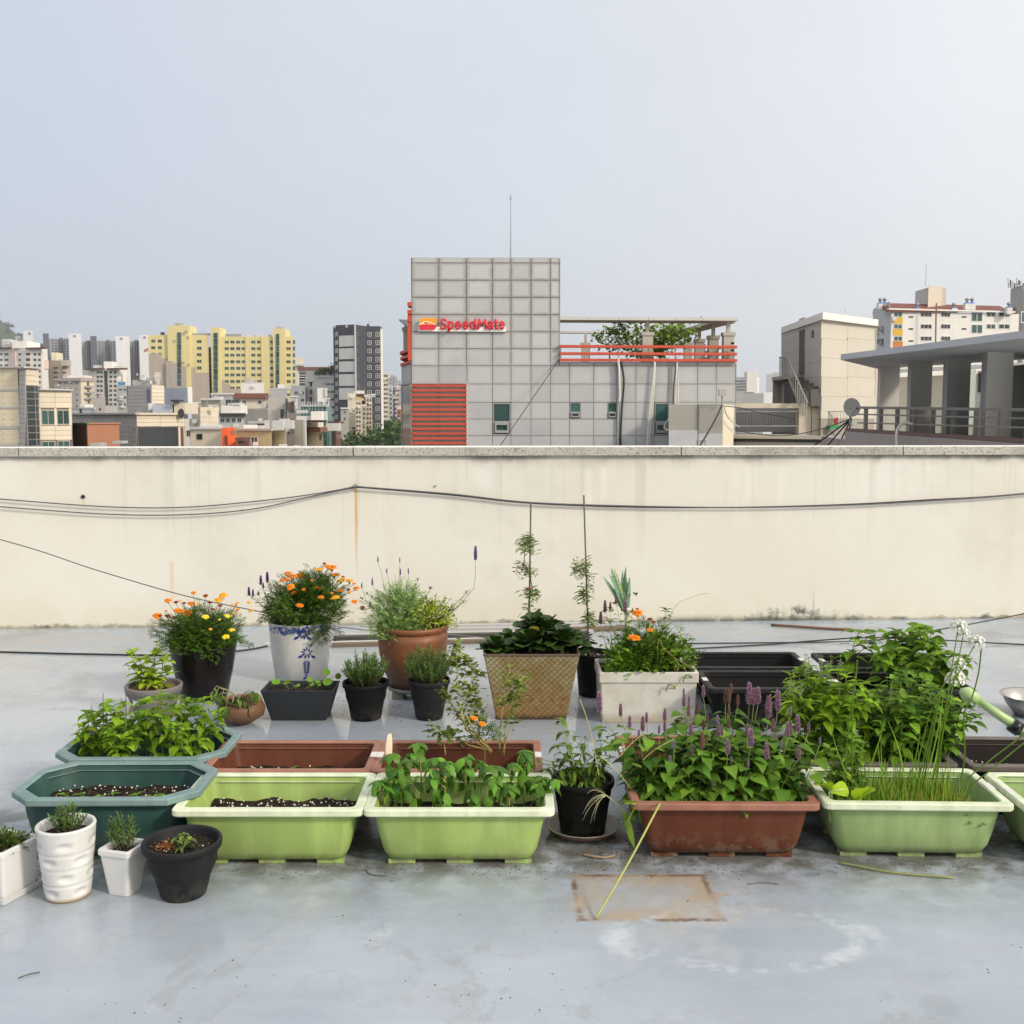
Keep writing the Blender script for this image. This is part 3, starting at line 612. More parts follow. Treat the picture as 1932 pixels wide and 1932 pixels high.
# ---- grey apartment, green glass and the low houses
b=B('apartment_block','pale grey apartment block with a roof garden in front of the dark tower',[(577,385),(594,382),(650,380),(656.5,386)],711,lgrey,16,ref=2)
b.box('stair_tower',577,594,699.5,720,382,9,lgrey); vr=[724.7+14.6*j for j in range(8)]
b.wins(1,[619,627.5,639.5],vr,7.5,5.2,'tslide'); b.wins(0,[587],vr,4.5,10,'plain')
b.panel(2,650.5,656.4,713,840,grey,.1,.2,'side_face'); b.box('roof_fence',594,650,708.5,711.5,380.5,.3,lgrey); b.box('roof_house',610,635,702,711,390,6,taupe)
b=B('apartment_block','lower grey block left of the roof-garden apartment',[(548,380),(577,378)],727.5,lgrey,10); b.wins(0,[559,571],[741,755,769],7.5,6)
b=B('glass_building','green glass curtain-wall building with a rooftop fence',[(568,250),(617,247),(625.5,252)],767,glass_green,12,ref=1)
ug=[568,573,579,585,590,596,602,608,617]
for u in ug: b.panel(0,u-.45,u+.45,767,850,plain('mint_mullion',(.30,.45,.40),.4),.08,.16,'mullion')
for v in (772,786,800,814,828): b.panel(0,568,617,v-.4,v+.4,plain('mint_transom',(.30,.45,.40),.4),.06,.12,'transom')
b.win(0,575,581,781,788,'tslide'); b.win(0,587,593,781,788,'tslide'); b.panel(0,567,618,763,767.5,frw,.1,.2,'parapet')
for u in range(570,622,5): b.pole('roof_post',[(u,767,247),(u,757,247)],.06,frw)
b.box('sign_board',599,615,732,758,249,.4,white); b.box('sign_edge',613,617,732,748,248.6,.4,frw)
b=B('low_block','beige block with one window left of the green glass building',[(553,260),(568,258)],773,beige,8); b.win(0,555,566,791,800,'slider')
b=B('taupe_building','plain taupe rendered building with one tall white-framed window',[(461,230),(506,226),(539.5,226)],772,taupe,12,ref=1)
b.box('upper_part',506,539.5,750,773,226.05,9,taupe); b.win(1,529,536,769,796,'triple')
b=B('taupe_tower','dark narrow building slot with black columns beside the taupe building',[(540,224),(556,224)],758,bm('umber_render',(.24,.20,.17)),8)
b.panel(0,540,543.5,752,850,frd,.3,.5,'black_column'); b.panel(0,551.5,555.5,757,850,frd,.3,.5,'black_column'); b.win(0,543.5,551,781,796,'plain')
B('low_block','small grey rooftop box above the taupe building',[(509,290),(543,290)],733,grey,6)
b=B('low_block','white rooftop box in front of the right yellow block',[(456,330),(491,330),(498,332)],722,white,6); b.panel(1,491,498,722,745,lgrey,.05,.1,'side_face')
for j in range(5): b.pole('mast',[(460+j*2.5,722,331),(459+j*2.7,712,331)],.13,concrete)
b=B('low_house','wide house with a reddish tiled roof in front of the right yellow block',[(441,290),(505,290)],752,cream,8); b.panel(0,440,506,742,751.5,rooft,.5,1.0,'roof'); b.wins(0,[461,490],[759],7,7,'slider')
b=B('low_house','white rooftop house with grey parapet left of the taupe building',[(399,270),(440,268)],743,lgrey,8); b.panel(0,398,441,741.5,744.5,white,.2,.4,'coping')
b=B('low_house','pale house with a dark solar rack above the white villa',[(380,240),(417,238)],753,concrete,8); b.panel(0,379,418,752,755,white,.2,.4,'coping')
b.box('solar_rack',426,450,754,765,240,1,frd)
b=B('low_house','white house with a ribbon of windows left of the taupe building',[(413,215),(461,213)],781,white,8); b.panel(0,412,462,779.5,786,frd,.4,.7,'eave'); b.wins(0,[420,430,441,452],[793],7.5,8,'slider')
b.box('upper_floor',417,455,765,781,214,5,white); b.box('roof_house',440,452,760,766,214,4,lgrey)
b=B('stone_villa','pale stone villa with balustrade and small windows',[(357,190),(378,187),(413.5,190)],768,stoneg,9,ref=1)
b.grid(0,[357,367.5,378],[768,777,787,797,806],stone,.4); b.grid(1,[378,396,413.5],[768,777,787,797,806],stone,.4); b.wins(1,[385,409],[784],6,8,'slider'); b.wins(1,[385,409],[804],6,5,'slider')
for u in (359,363.5,368,373,404,409): b.box('baluster',u-1.3,u+1.3,763.5,769,187,.5,stone)
b=B('low_house','low cream house with one small dark window by the orange panel',[(358,125),(419.5,124)],808.5,cream,8); b.win(0,371.5,382,818.5,829,'dark'); b.panel(0,357,420,807,810,lgrey,.1,.3,'coping'); b.win(0,352,360,812,824,'teal')
b=B('orange_structure','bright orange painted stair structure between low cream houses',[(419.5,122),(430,122),(446,122.5)],822,orange,4,ref=1); b.box('tall_panel',419.5,430,807,850,121.8,3,orange); b.box('dark_slot',425,428.5,822,840,121.6,.3,dkbr); b.box('brick_infill',430,442,812,822,122.6,1,redbr)
b=B('brown_shed','small shed with a rounded dark brown roof beside the orange structure',[(447,120),(469,120)],832,dkbr,5); b.panel(0,449,466,825,832,dkbr,-1,2.5,'roof_hump')
b=B('low_house','low yellowish house with a white-framed window and poles',[(440,128),(512.5,126)],811,bm('straw_render',(.60,.50,.28)),8); b.win(0,474,486.5,824,839,'tslide'); b.panel(0,439,513,809,812.5,taupe,.15,.3,'coping'); b.box('air_conditioner',477,484,834,841,125.5,.5,white)
b=B('low_house','pale blue-grey rooftop room with a thin white roof',[(482,160),(532,158)],799,pblue,6); b.panel(0,473,534,794.5,799,white,.6,1.4,'roof')
b=B('stone_house','white stone house with two narrow windows under the taupe building',[(512.5,130),(540,128)],808,stoneg,8); b.grid(0,[512.5,526,540],[806,813,820,828,836,845],stone,.4); b.wins(0,[518.5,533],[827],6,8,'slider')
b=B('stone_house','slim tan stone house right of the black columns',[(541,180),(557,178)],779,bm('tan_stone',(.50,.39,.31)),8); b.wins(0,[545.5,552.5],[795,815],3.5,9,'beige')
b=B('low_house','beige house side with a white corner left of the brown-roofed cottage',[(556,135),(577,133)],792,beige,8); b.panel(0,573,577.5,792,850,white,.05,.1,'corner')
b=B('cottage','cream cottage with two tiers of dark brown roof',[(578,140),(609.5,138)],812,stone,8); b.box('upper_room',578,600,797,812,139,4,cream)
b.panel(0,577,611,806,815,rooft,.5,1.2,'roof'); b.panel(0,577.5,602,791,796.5,rooft,.9,1.5,'roof'); b.win(0,603,608,819,832,'beige'); b.win(0,580,588,800,806,'beige')
b=B('brick_house','dark brown brick house right of the green glass building',[(625,240),(633,237),(643.5,240)],799,dkbr,7,ref=1); b.panel(0,624,644,795,799,rooft,.4,1.2,'roof'); b.wins(1,[637,641],[812,824],2.4,6,'beige')
gr='slim buildings along the street'
for u0,u1,v,Y,mt,lb,ws in ((656.5,672,742,330,cream,'cream blank-sided building right of the grey apartment',[]),(672,692,743,345,bm('maroon_sheet',(.11,.05,.05)),'maroon sheet-clad rooftop block below the dark tower',[]),(671,683,755,310,beige,'slim beige building with balconies below the dark tower',[674,679]),
    (683,691,766,320,concrete,'slim greyish building squeezed left of the tan one below the dark tower',[687]),(690,702.5,749,335,bm('tan_render',(.50,.43,.34)),'slim tan building with small windows below the dark tower',[694,699]),(722.5,733,703,470,cream,'slim cream tower just right of the dark tower',[726,730]),
    (733,742,730,520,grey,'slim grey tower right of the cream one by the street',[737.5]),(741.5,745.5,733,540,bm('blue_sheet',(.07,.13,.30)),'slim blue tower by the street',[743.5]),(745,753,731,560,bm('peach_render',(.62,.47,.36)),'slim peach tower by the street left of the grey panelled building',[747,751]),(749,757.5,772,420,redbr,'orange brick block by the street',[752.5])):
    b=B('street_building',lb,[(u0,Y),(u1,Y)],v,mt,14,group=gr)
    for u in ws: b.stuff(0,[u],[v+6+j*8.5 for j in range(int((845-v)/8.5))],2.6,4,glass)
for u0,u1,v,lb in ((731,738,712,'leftmost of the hazy far blocks right of the dark tower'),(737,744,707,'tallest of the hazy far blocks right of the dark tower'),(743,750,710,'third hazy far block right of the dark tower'),(750,757,717,'hazy far block nearest the grey panelled building')):
    B('far_block',lb,[(u0,1500),(u1,1500)],v,ftg,30).stuff(0,[u0+2,u0+5],[v+4+4*j for j in range(10)],1.5,1.6,glass)

# roof clutter: parapets, tanks, hutches, poles, air conditioners
tankb=bm('blue_water_tank',(.10,.22,.42)); tanky=bm('ochre_tank',(.50,.40,.18)); rc=random.Random(77)
for nm_,b in ALLB:
    if nm_ not in ('low_house','low_block','apartment_block','stone_villa','taupe_building','stone_house','office_block','cottage','street_building'): continue
    A_,t_,n_=b.fr(len(b.p)//2-1 if len(b.p)>2 else 0); Lf=(b.p[len(b.p)//2]-A_).length if len(b.p)>2 else (b.p[1]-b.p[0]).length; sc_=A_.y/2000.0*1.9
    for k in range(rc.randint(2,4)):
        p=A_+t_*Lf*rc.uniform(.08,.92)-n_*rc.uniform(.8,3.5); w_=rc.uniform(.5,1.3); h_=rc.uniform(.4,1.2); kind=rc.randrange(5)
        if kind<3: MB().box(p.x-w_,p.x+w_,p.y,p.y+1.5,b.z1-.05,b.z1+h_).build(['roof_hutch','roof_tank','air_conditioner'][kind],[[white,lgrey,grey],[tankb,tanky,lgrey],[white,lgrey,white]][kind][rc.randrange(3)],b.root)
        else: MB().tube([(p.x,p.y,b.z1-.05),(p.x,p.y,b.z1+rc.uniform(1.2,3))],.05*max(1,sc_*2),4).build('roof_pole',steel,b.root)
    if Lf>3 and nm_ in ('low_house','low_block','taupe_building','office_block'): 
        q0,q1=A_+n_*.08,A_+t_*Lf+n_*.08; MB().prism([(q0.x,q0.y),(q1.x,q1.y),(q1.x-n_.x*.3,q1.y-n_.y*.3),(q0.x-n_.x*.3,q0.y-n_.y*.3)],b.z1-.12,b.z1+.18).build('roof_parapet',[white,lgrey,beige][rc.randrange(3)],b.root)
    # wall-hung units on the facades
    for k in range(rc.randint(1,3)):
        p=A_+t_*Lf*rc.uniform(.1,.9)+n_*.3; z=b.z1-rc.uniform(1.5,7); MB().box(p.x-.45,p.x+.45,p.y-.25,p.y+.3,z,z+.7).build('air_conditioner',frw,b.root)
for k,(u0,u1,v,Y,mt,lb) in enumerate(((300,330,752,300,lgrey,'small pale block below the left yellow apartments'),(335,358,744,320,white,'small white block right of the pale blue sheet wall'),(358,382,760,260,cream,'small cream block above the stone villa'),(430,444,762,235,white,'tiny white block below the reddish roof'),(500,512,745,300,lgrey,'tiny grey block left of the taupe upper part'),(548,562,748,300,white,'small white block above the black columns'),(600,622,752,300,lgrey,'small grey block behind the green glass building'),(643,658,770,300,concrete,'small concrete block left of the cream street building'))):
    b=B('low_block',lb,[(u0,Y),(u1,Y)],v,mt,8); n=max(1,int((u1-u0)/9)); b.wins(0,[u0+(j+.5)*(u1-u0)/n for j in range(n)],[v+8,v+20],5,6,'slider'); b.panel(0,u0-.5,u1+.5,v-1,v+1.2,white,.2,.4,'coping')
# ================================================================ grey panelled building with the sign
m=Mt('grey_metal_panel'); gx,gy,gz=m.xyz('Generated'); ex=(gx-.5).abs(); ez=(gz-.5).abs(); n1=m.noise(1.2,4,.6,m.co('Object')); 
wn_=m.noise(.35,4,.6,m.nt.nodes.new('ShaderNodeNewGeometry').outputs['Position']); wn2=m.noise(2.2,5,.65,m.nt.nodes.new('ShaderNodeNewGeometry').outputs['Position'])
wp=m.nt.nodes.new('ShaderNodeSeparateXYZ'); m.nt.links.new(m.nt.nodes.new('ShaderNodeNewGeometry').outputs['Position'],wp.inputs[0]); wz=S(m.nt,wp.outputs[2])
c=m.mul((.41,.42,.42),m.orand()*.16+.92)
edge=(ex.max(ez)+(wn2-.5)*.16).step(.30,.52)
c=m.mix(c,(.255,.25,.235),edge*(wz.step(1.5,7,.15,.85)))
c=m.mix(c,(.24,.20,.15),(ex.max(ez)+(wn2-.5)*.10).step(.44,.53)*wz.step(2,8,.1,.8))
c=m.mix(c,(.30,.30,.31),wn_.step(.5,.7)*.5)
panelm=m.set(c,.45,.4)
jm=plain('panel_joint',(.13,.115,.09),.8)
bs=B('panelled_building','grey metal-panelled building with red louvres and rooftop pergola',[(776.5,49.4),(1387.5,50.2)],684,jm,14,backY=13)
core=MB(); a=bs.at(0,777,684); b_=bs.at(0,1055,684); zt=bs.at(0,776.5,486.5).z; t=Vector((-.05,1,0))*6.5
core.prism([(a.x,a.y),(b_.x,b_.y),(b_.x+t.x,b_.y+t.y),(a.x+t.x,a.y+t.y)],bs.z1-.1,zt); core.build('tower_core',jm,bs.root)
# flank panels of the tower (right face) and back
us=[776.5,828,880,929,964,1001.7,1038.6,1055]; vt=[486,496,528.7,561,593.7,626,658,690]
bs.grid(0,us,vt,panelm,.75,.03,.06)
ul=[881,929,964,1001.7,1038.6,1074.6,1120,1164,1199.6,1234,1260.5,1316,1351,1387.5]
bs.grid(0,[776.5,828,881],[690,724.5],panelm,.75,.03,.06)
vl=[690,724.5,759,790.5,822,853,885,917,950]
WN=((929,964,759,822),(1234,1260.5,759,822),(1074.6,1120,759,790.5),(1120,1164,759,790.5))
bs.grid(0,ul,vl,panelm,.75,.03,.06,lambda u0,u1,v0,v1:any(u0>=a_-1 and u1<=b_+1 and v0>=c_-1 and v1<=d_+1 for a_,b_,c_,d_ in WN))
bs.grid(0,[1055.5,1074.6,1120,1164,1199.6,1234,1260.5,1316,1351,1387.5],[682.5,690],panelm,.75,.03,.06)
bs.panel(0,1095.5,1119.6,759.5,790,panelm,.03,.06); bs.panel(0,1120.5,1146,759.5,790,panelm,.03,.06)
bs.win(0,929.8,963.3,760,821.5,'awning'); bs.win(0,1075,1095,759.8,789.8,'awning'); bs.win(0,1146.3,1163.5,759.8,789.8,'awning'); bs.win(0,1234.5,1260.5,759.8,821.5,'awning')
# tower right flank (seen from a step to the side)
for k in range(7):
    z1_=bs.at(0,1055,vt[k]).z; z0_=bs.at(0,1055,vt[k+1]).z
    for j in range(4):
        q0=b_+t*(j/4); q1=b_+t*((j+1)/4); MB().prism([(q0.x,q0.y+.02),(q1.x,q1.y-.02),(q1.x+.04,q1.y-.02),(q0.x+.04,q0.y+.02)],z0_+.02,z1_-.02).build('panel',panelm,bs.root)
# louvre bay
lv=bm('bay_backing',(.52,.47,.40),orand=.06)
bs.grid(0,[777.5,828,880],[725,744,763,782,801,820,842,865],lv,.8,.01,.02,None,'backing_panel')
for j in range(17): v=727.5+j*9.05; bs.panel(0,775,881,v-1.9,v+1.9,red,.16,.22,'louvre_slat')
bs.panel(0,880,882,724,880,frw,.10,.2,'bay_trim'); bs.panel(0,775.3,776.9,724,880,steel,.20,.14,'bay_trim'); bs.panel(0,827,829,724,880,steel,.05,.08,'louvre_stile')
# left flank seen past the tower: glass corner, canopy and red rails
gl=MB(); p0=P(757.5,724,53.5); p1=P(777,724,50.2)
for (v0,v1,mt,nm) in ((686,724,panelm,'flank_wall'),(724,900,glass_teal,'flank_glazing')):
    MB().prism([(p0.x,p0.y),(p1.x,p1.y),(p1.x,p1.y+6),(p0.x,p0.y+6)],P(757,v1,52).z,P(757,v0,52).z).build(nm,mt,bs.root)
for v in (725,759,790,822): MB().prism([(p0.x-.12,p0.y-.06),(p1.x,p1.y-.06),(p1.x,p1.y+.1),(p0.x-.12,p0.y+.1)],P(757,v+1,52).z,P(757,v-1,52).z).build('transom',steel,bs.root)
MB().prism([(p0.x-.02,p0.y-.08),(p0.x+.12,p0.y-.08),(p0.x+.12,p0.y),(p0.x-.02,p0.y)],P(757,900,52).z,P(757,724,52).z).build('mullion',steel,bs.root)
for v,u0 in ((658,754),(669,755),(681.5,755)):
    q0=P(u0,v,53.0); q1=P(777,v,49.6); MB().prism([(q0.x,q0.y),(q1.x,q1.y),(q1.x,q1.y+.15),(q0.x,q0.y+4)],q1.z-.06,q1.z+.07).build('red_rail',red,bs.root)
q=P(773.2,680,49.35); MB().box(q.x-.09,q.x+.08,q.y,q.y+.2,q.z,P(773,594,49.35).z).build('red_post',red,bs.root)
for v in (574,588.5,603): 
    q=P(772.5,v,49.3); MB().box(q.x-.10,q.x+.10,q.y,q.y+.9,q.z-.09,q.z+.10).build('red_bracket',red,bs.root)
q0=P(752,604,52.5); q1=P(777,606,49.9); MB().add([(q0.x,q0.y,q0.z+.05),(q1.x,q1.y,q1.z+.05),(q1.x,q1.y+5,q1.z+.05),(q0.x,q0.y+5,q0.z+.05),(q0.x+.05,q0.y,q0.z-.05),(q1.x-.1,q1.y,q1.z-.35),(q1.x-.1,q1.y+5,q1.z-.35),(q0.x+.05,q0.y+5,q0.z-.05)],[(0,1,2,3),(7,6,5,4),(0,4,5,1),(1,5,6,2),(2,6,7,3),(3,7,4,0)]).build('canopy',steel,bs.root)
for v0,v1,hw in ((624,660,.13),(618,625,.2),(612,619,.09)):
    q=P(766.5,v1,53); MB().box(q.x-hw,q.x+hw,53-hw,53+hw,q.z,P(766.5,v0,53).z).build('column',concrete,bs.root)
# rooftop pergola, rails, columns
pg=bm('pergola_concrete',(.50,.49,.45)); A=bs.at(0,1055.5,597); E=Vector((10.95,50.25,0)); RB=Vector((9.35,58.3,0)); LB=Vector((A.x,57.6,0))
zt1=bs.at(0,1055.5,597.3).z; zb=zt1-.15
us_=[1055.6,1111,1167.5,1223.5,1274,1325,1394]
for i in range(6):
    q0=bs.at(0,us_[i]+.25,600); q1=bs.at(0,us_[i+1]-.25,600); 
    MB().prism([(q0.x,q0.y),(q1.x,q1.y),(q1.x-.09,q1.y+1.5),(q0.x-.09,q0.y+1.5)],zb,zt1-.001*i).build('pergola_beam',pg,bs.root)
MB().prism([(E.x-1.3,E.y+1.45),(E.x-.12,E.y+1.2),(RB.x+.4,RB.y),(RB.x-.5,RB.y)],zb+.004,zt1-.008).build('pergola_beam',pg,bs.root)
MB().prism([(LB.x,LB.y-.2),(RB.x,RB.y-.2),(RB.x,RB.y+.25),(LB.x,LB.y+.25)],zb+.01,zt1-.04).build('pergola_beam',pg,bs.root)
def pcol(u,Y,w):
    X=XY(u,Y).x; zr=bs.z1; zc=zb
    ztop_cap=P(u,{50:626,52:632}.get(round(Y),622),Y).z if False else zr+ (zb-zr)*.66
    for (h0,h1,hw,nm) in ((zr,ztop_cap,w/2,'column'),(ztop_cap,ztop_cap+.16,w/2+.05,'column_cap'),(ztop_cap+.16,zb,w*.17,'column_post')):
        MB().box(X-hw,X+hw,Y-hw,Y+hw,h0,h1).build(nm,concrete,bs.root)
for u,Y,w_ in ((1219.5,50.55,.50),(1104,57.5,.42),(1371,50.65,.50),(1343,52.6,.48),(1317,54.9,.46),(1296,57.4,.42)): pcol(u,Y,w_)
for v in (654,667.5,679.5): bs.panel(0,1055.2,1389.5,v-2.3,v+2.6,red,.16,.28,'red_rail')
for u in (1058,1112,1167,1223,1274,1330,1385): bs.panel(0,u-.7,u+.7,656,680,steel,-.02,.06,'rail_post')
X=XY(1386,50.2).x
for v in (655,667.5): q=P(1372,v,53.5); MB().box(X-.2,X-.05,50.4,58,q.z-.08,q.z+.02).build('red_rail',red,bs.root)
# two shrubs in the roof garden
fol=[leafmat('shrub_leaf',(.14,.25,.04),(.24,.32,.06),per='isl'),leafmat('maple_leaf',(.19,.33,.04),(.32,.40,.06),per='isl'),leafmat('street_tree_leaf',(.045,.10,.03),(.09,.15,.04),per='isl')]
bark=plain('bark',(.10,.075,.055),.9)
def tree(name,label,base,h,rad,lm,n=260,ls=.12,trunk=.05,zfrom=.35,cat='shrub',group=None,sparse=1.0,seed=1):
    r=random.Random(seed); t=thing(name,label,cat,base,group); base=Vector(base); st=MB(); fo=MB()
    st.tube([base,base+Vector((r.uniform(-.05,.05)*h,0,h*.5)),base+Vector((r.uniform(-.08,.08)*h,r.uniform(-.05,.05)*h,h*.92))],[trunk,trunk*.6,trunk*.15],6)
    tips=[]
    for k in range(9):
        z=h*r.uniform(.25,.7); a=r.uniform(0,2*PI); rr_=rad*r.uniform(.5,1.0); s=base+Vector((0,0,z)); e=base+Vector((math.cos(a)*rr_,math.sin(a)*rr_,min(h,z+h*r.uniform(.1,.4))))
        st.tube([s,(s+e)/2+Vector((0,0,-.03*h)),e],[trunk*.4,trunk*.25,trunk*.08],5); tips.append(e)
    tips.append(base+Vector((0,0,h)))
    for k in range(n):
        c=tips[r.randrange(len(tips))]; g=Vector((r.gauss(0,1),r.gauss(0,1),r.gauss(0,.7)))*rad*.30*sparse
        p=c+g; 
        if p.z<base.z+h*zfrom*.6: p.z=base.z+h*zfrom*.6+r.random()*.1*h
        d=Vector((r.uniform(-1,1),r.uniform(-1,1),r.uniform(-.7,.7))).normalized(); e=d.cross(Vector((r.uniform(-1,1),r.uniform(-1,1),1))).normalized(); s=ls*r.uniform(.6,1.4)
        fo.add([p,p+(d+e)*s*.5,p+d*s*1.1,p+(d-e)*s*.5],[(0,1,2,3)])
    st.build('trunk',bark,t,True); o=fo.build('crown',lm,t); o['kind']='stuff'; return t
tree('shrub','thin sparse shrub left of the centre column in the rooftop pergola',(XY(1150,52).x,52,bs.z1),1.75,1.0,fol[0],520,.15,.04,.2,seed=4,sparse=.7)
tree('maple_shrub','bushy bright green maple behind the centre column in the rooftop pergola',(XY(1245,52.5).x,52.5,bs.z1),1.65,1.35,fol[1],1700,.17,.06,.25,seed=9)
# antenna, cables, pipes
q=P(963.5,486,52); a_=MB().tube([q,P(963.5,366,52)],[.03,.012],6); a_.tube([P(960,378,52),P(966,372,52)],.012,4); a_.tube([P(961,372,52),P(966,377,52)],.012,4)
tag(a_.build('antenna_mast',steel),'thin antenna mast on top of the grey panelled tower','antenna')
def hang(pts,r,mat,label,name='hanging_cable',off=.25): return cable([bs.at(0,u,v,off) for u,v in pts],r,label,name,mat,'cable',sub=5)
whw=plain('white_cable',(.60,.58,.54),.5)
MB().box(0,.01,0,.01,0,.01)
pz=bs.at(0,1167.5,676,.15); pp=MB().tube([pz,Vector((pz.x,pz.y,-10))],.075,8); tag(pp.build('drain_pipe',steel,None,True),'grey drain pipe running down the panelled wall beside the black hose','pipe')
hang([(1169,676),(1173,690),(1177,720),(1174,760),(1171.5,800),(1170,860),(1170,940)],.05,blackw,'thick black hose hanging down the grey panelled wall')
hang([(1169,674),(1166.5,680),(1168,700),(1169,745),(1168,758)],.06,whw,'white wrapped cable bundle at the top of the grey drain pipe',off=.3)
for k,(a_,b2_) in enumerate(((0,0),(3,3),(-2,-2))): hang([(1235+a_*.3,672),(1234.5+a_*.4,700),(1229+a_,760),(1224+a_,810),(1221+b2_,860),(1220+b2_,940)],.032,whw,['left','right','middle'][[2,1,0][k]]+' white cable of the bundle left of the large dark wall window')
for k,a_ in enumerate((0,4.5,-4)): hang([(1277,674),(1276+a_*.5,700),(1275+a_,735),(1274+a_,768),(1274+a_,800)],.03,[whw,whw,frd][k],['middle','right','left'][k]+' cable of the bundle hanging over the concrete parapet corner')
cable([bs.at(0,1055,678,.1),bs.at(0,1000,759,1.5),P(945,839,46),P(900,905,44)],.02,'slanting guy wire in front of the grey panelled wall',mat=frd)
# sign
sg=thing('wall_sign','red SpeedMate lettering sign with orange and red logo on the grey tower','sign',bs.at(0,870,625,.15))
a_,tv,nv=bs.fr(0)
Wh=plain('sign_white',(.80,.78,.74),.5,.03); rs=plain('sign_red',(.62,.02,.035),.4,.05); og=plain('sign_orange',(.85,.30,.02),.4,.05)
ob('backing_bar',cube(Wh),sg,bs.mat4(0,789,955,617,625.7,.12,.16))
def outline(pts,off,dep,mat,name):       # flat cut-out on the facade, pts in picture pixels
    f=[bs.at(0,u,v,off+dep) for u,v in pts]; k=[bs.at(0,u,v,off) for u,v in pts]; MB().loops([k,f],0,False,True).build(name,mat,sg)
lg=[(790.6,622),(790.6,606)]+[(790.6+6*(1-math.cos(a*PI/8)),606-6*math.sin(a*PI/8)) for a in range(1,5)]+[(823.5,600)]+[(823.5,614)]+[(823.5-7*(1-math.cos(a*PI/8)),615+7*math.sin(a*PI/8)) for a in range(1,5)]
outline(lg[::-1],.20,.06,og,'logo_orange')
low=[(790.8,622),(790.8,613),(794,611.5),(798,611),(802,611.5),(806,612.2),(812,612.5),(818,612.5),(823.3,612.8),(823.3,614.5)]+[(823.3-7*(1-math.cos(a*PI/8)),615+7*math.sin(a*PI/8)) for a in range(1,5)]
outline(low[::-1],.26,.012,rs,'logo_red')
arc=[(791,612.8),(794,610.5),(797,608),(800,606.7),(804,606.2),(808,606.8),(812,608.3),(817,610.3),(823,612)]
arc2=[(823,612.9),(817,611.6),(811,609.7),(807.5,608.2),(804,607.6),(800.5,608.1),(798.5,609.2),(799,611),(803,611.8),(803,612.4),(797,611.6),(794,612.2),(791,613.6)]
outline((arc+arc2)[::-1],.272,.01,Wh,'logo_stripe')
roofl=[(801,609),(804,608.2),(806.5,608.9),(805,610.2),(801.5,610.3)]; outline(roofl[::-1],.274,.01,rs,'logo_window')
el_=lambda cx,cy,rx,ry,a0,a1,n=14:[(cx+rx*math.cos(math.radians(a0+(a1-a0)*k/n)),cy+ry*math.sin(math.radians(a0+(a1-a0)*k/n))) for k in range(n+1)]
GL={'S':[[(.92,.86),(.74,.98),(.45,1.0),(.18,.92),(.10,.74),(.24,.58),(.55,.49),(.82,.37),(.90,.20),(.74,.04),(.45,.0),(.18,.03),(.04,.12)]],
 'p':[[(.10,.74),(.10,-.30)],el_(.50,.37,.38,.36,180,-180,18)],'e':[[(.12,.40),(.86,.40)],el_(.48,.37,.39,.36,5,315,18)],'d':[[(.88,1.04),(.88,.0)],el_(.48,.37,.38,.36,0,360,18)],
 'M':[[(.02,.0),(.12,.98),(.50,.36),(.88,.98),(.98,.0)]],'a':[el_(.45,.46,.38,.29,150,0,8)+[(.84,.0)],el_(.44,.20,.36,.20,0,360,14)],'t':[[(.40,.98),(.40,.20),(.50,.04),(.68,.0),(.90,.05)],[(.04,.72),(.88,.72)]]}
spots=[('S',831,845),('p',847.5,860),('e',862.5,875),('e',877.5,890),('d',892,904.5),('M',908,927),('a',930,940.5),('t',942.5,949.5),('e',0,0)]
spots=[('S',831.5,842.5),('p',845.5,856.0),('e',859.0,870.0),('e',873.0,884.0),('d',887.0,898.0),('M',902.0,917.5),('a',920.8,930.5),('t',932.6,939.5),('e',942.2,952.2)]
px=pxm(49.6,610); capm=17.0*px; base=620.0
for ch,u0,u1 in spots:
    o_=bs.at(0,u0,base,.26); wm=(u1-u0)*px; mb=MB()
    for st_ in GL[ch]:
        pts=[o_+tv*(x*wm)+Vector((0,0,y*capm)) for x,y in st_]; [mb.tube([pts[k],pts[k+1]],.050,8) for k in range(len(pts)-1)]
        for p in pts:
            L=[[p+(tv*math.cos(a*PI/4)+Vector((0,0,math.sin(a*PI/4))))*.050*math.cos(b)+nv*.050*math.sin(b) for a in range(8)] for b in (-1.5,-.8,0,.8,1.5)]; mb.loops(L)
    mb.build('letter',rs,sg,True)
# ================================================================ right hand roofs
cc=concrete
b=B('concrete_stair_head','weathered concrete parapet corner in front of the grey panelled wall',[(1261.5,42.9),(1317,42.6),(1362,42.3),(1383,44.5)],763,cc,8,ref=0)
b.panel(0,1316.3,1317.5,763,850,frd,.02,.04,'joint'); b.panel(1,1260,1362,811,850,white,.05,.1,'lower_wall') if 0 else None
for u0,u1,i in ((1262,1317,0),(1317.4,1362,1)): b.panel(i,u0,u1,812 if i==0 else 818,860,lgrey,.02,.04,'lower_wall')
b.win(1,1318,1334,829,850,'slider'); b.panel(2,1363,1383,764,860,cream,.03,.05,'cream_side')
bx=thing('junction_box','grey junction box on a short pole with cables at the concrete corner','junction box',P(1362,764,42.2)); q=P(1362,764,42.2); MB().tube([q,q+Vector((0,0,.42))],.03,6).build('pole',steel,bx); MB().box(q.x-.13,q.x+.14,q.y-.1,q.y+.1,q.z+.36,q.z+.62).build('box',concrete,bx)
cable([P(1362,765,41.2),P(1345,800,40),P(1318,845,38),P(1300,870,37)],.035,'thick black cable slanting down from the junction box',mat=blackw)
cable([P(1262,790,43.8),P(1255,800,44),P(1254,808,44),P(1262,812,43.8)],.03,'white cable loop at the left end of the concrete corner',mat=whw)
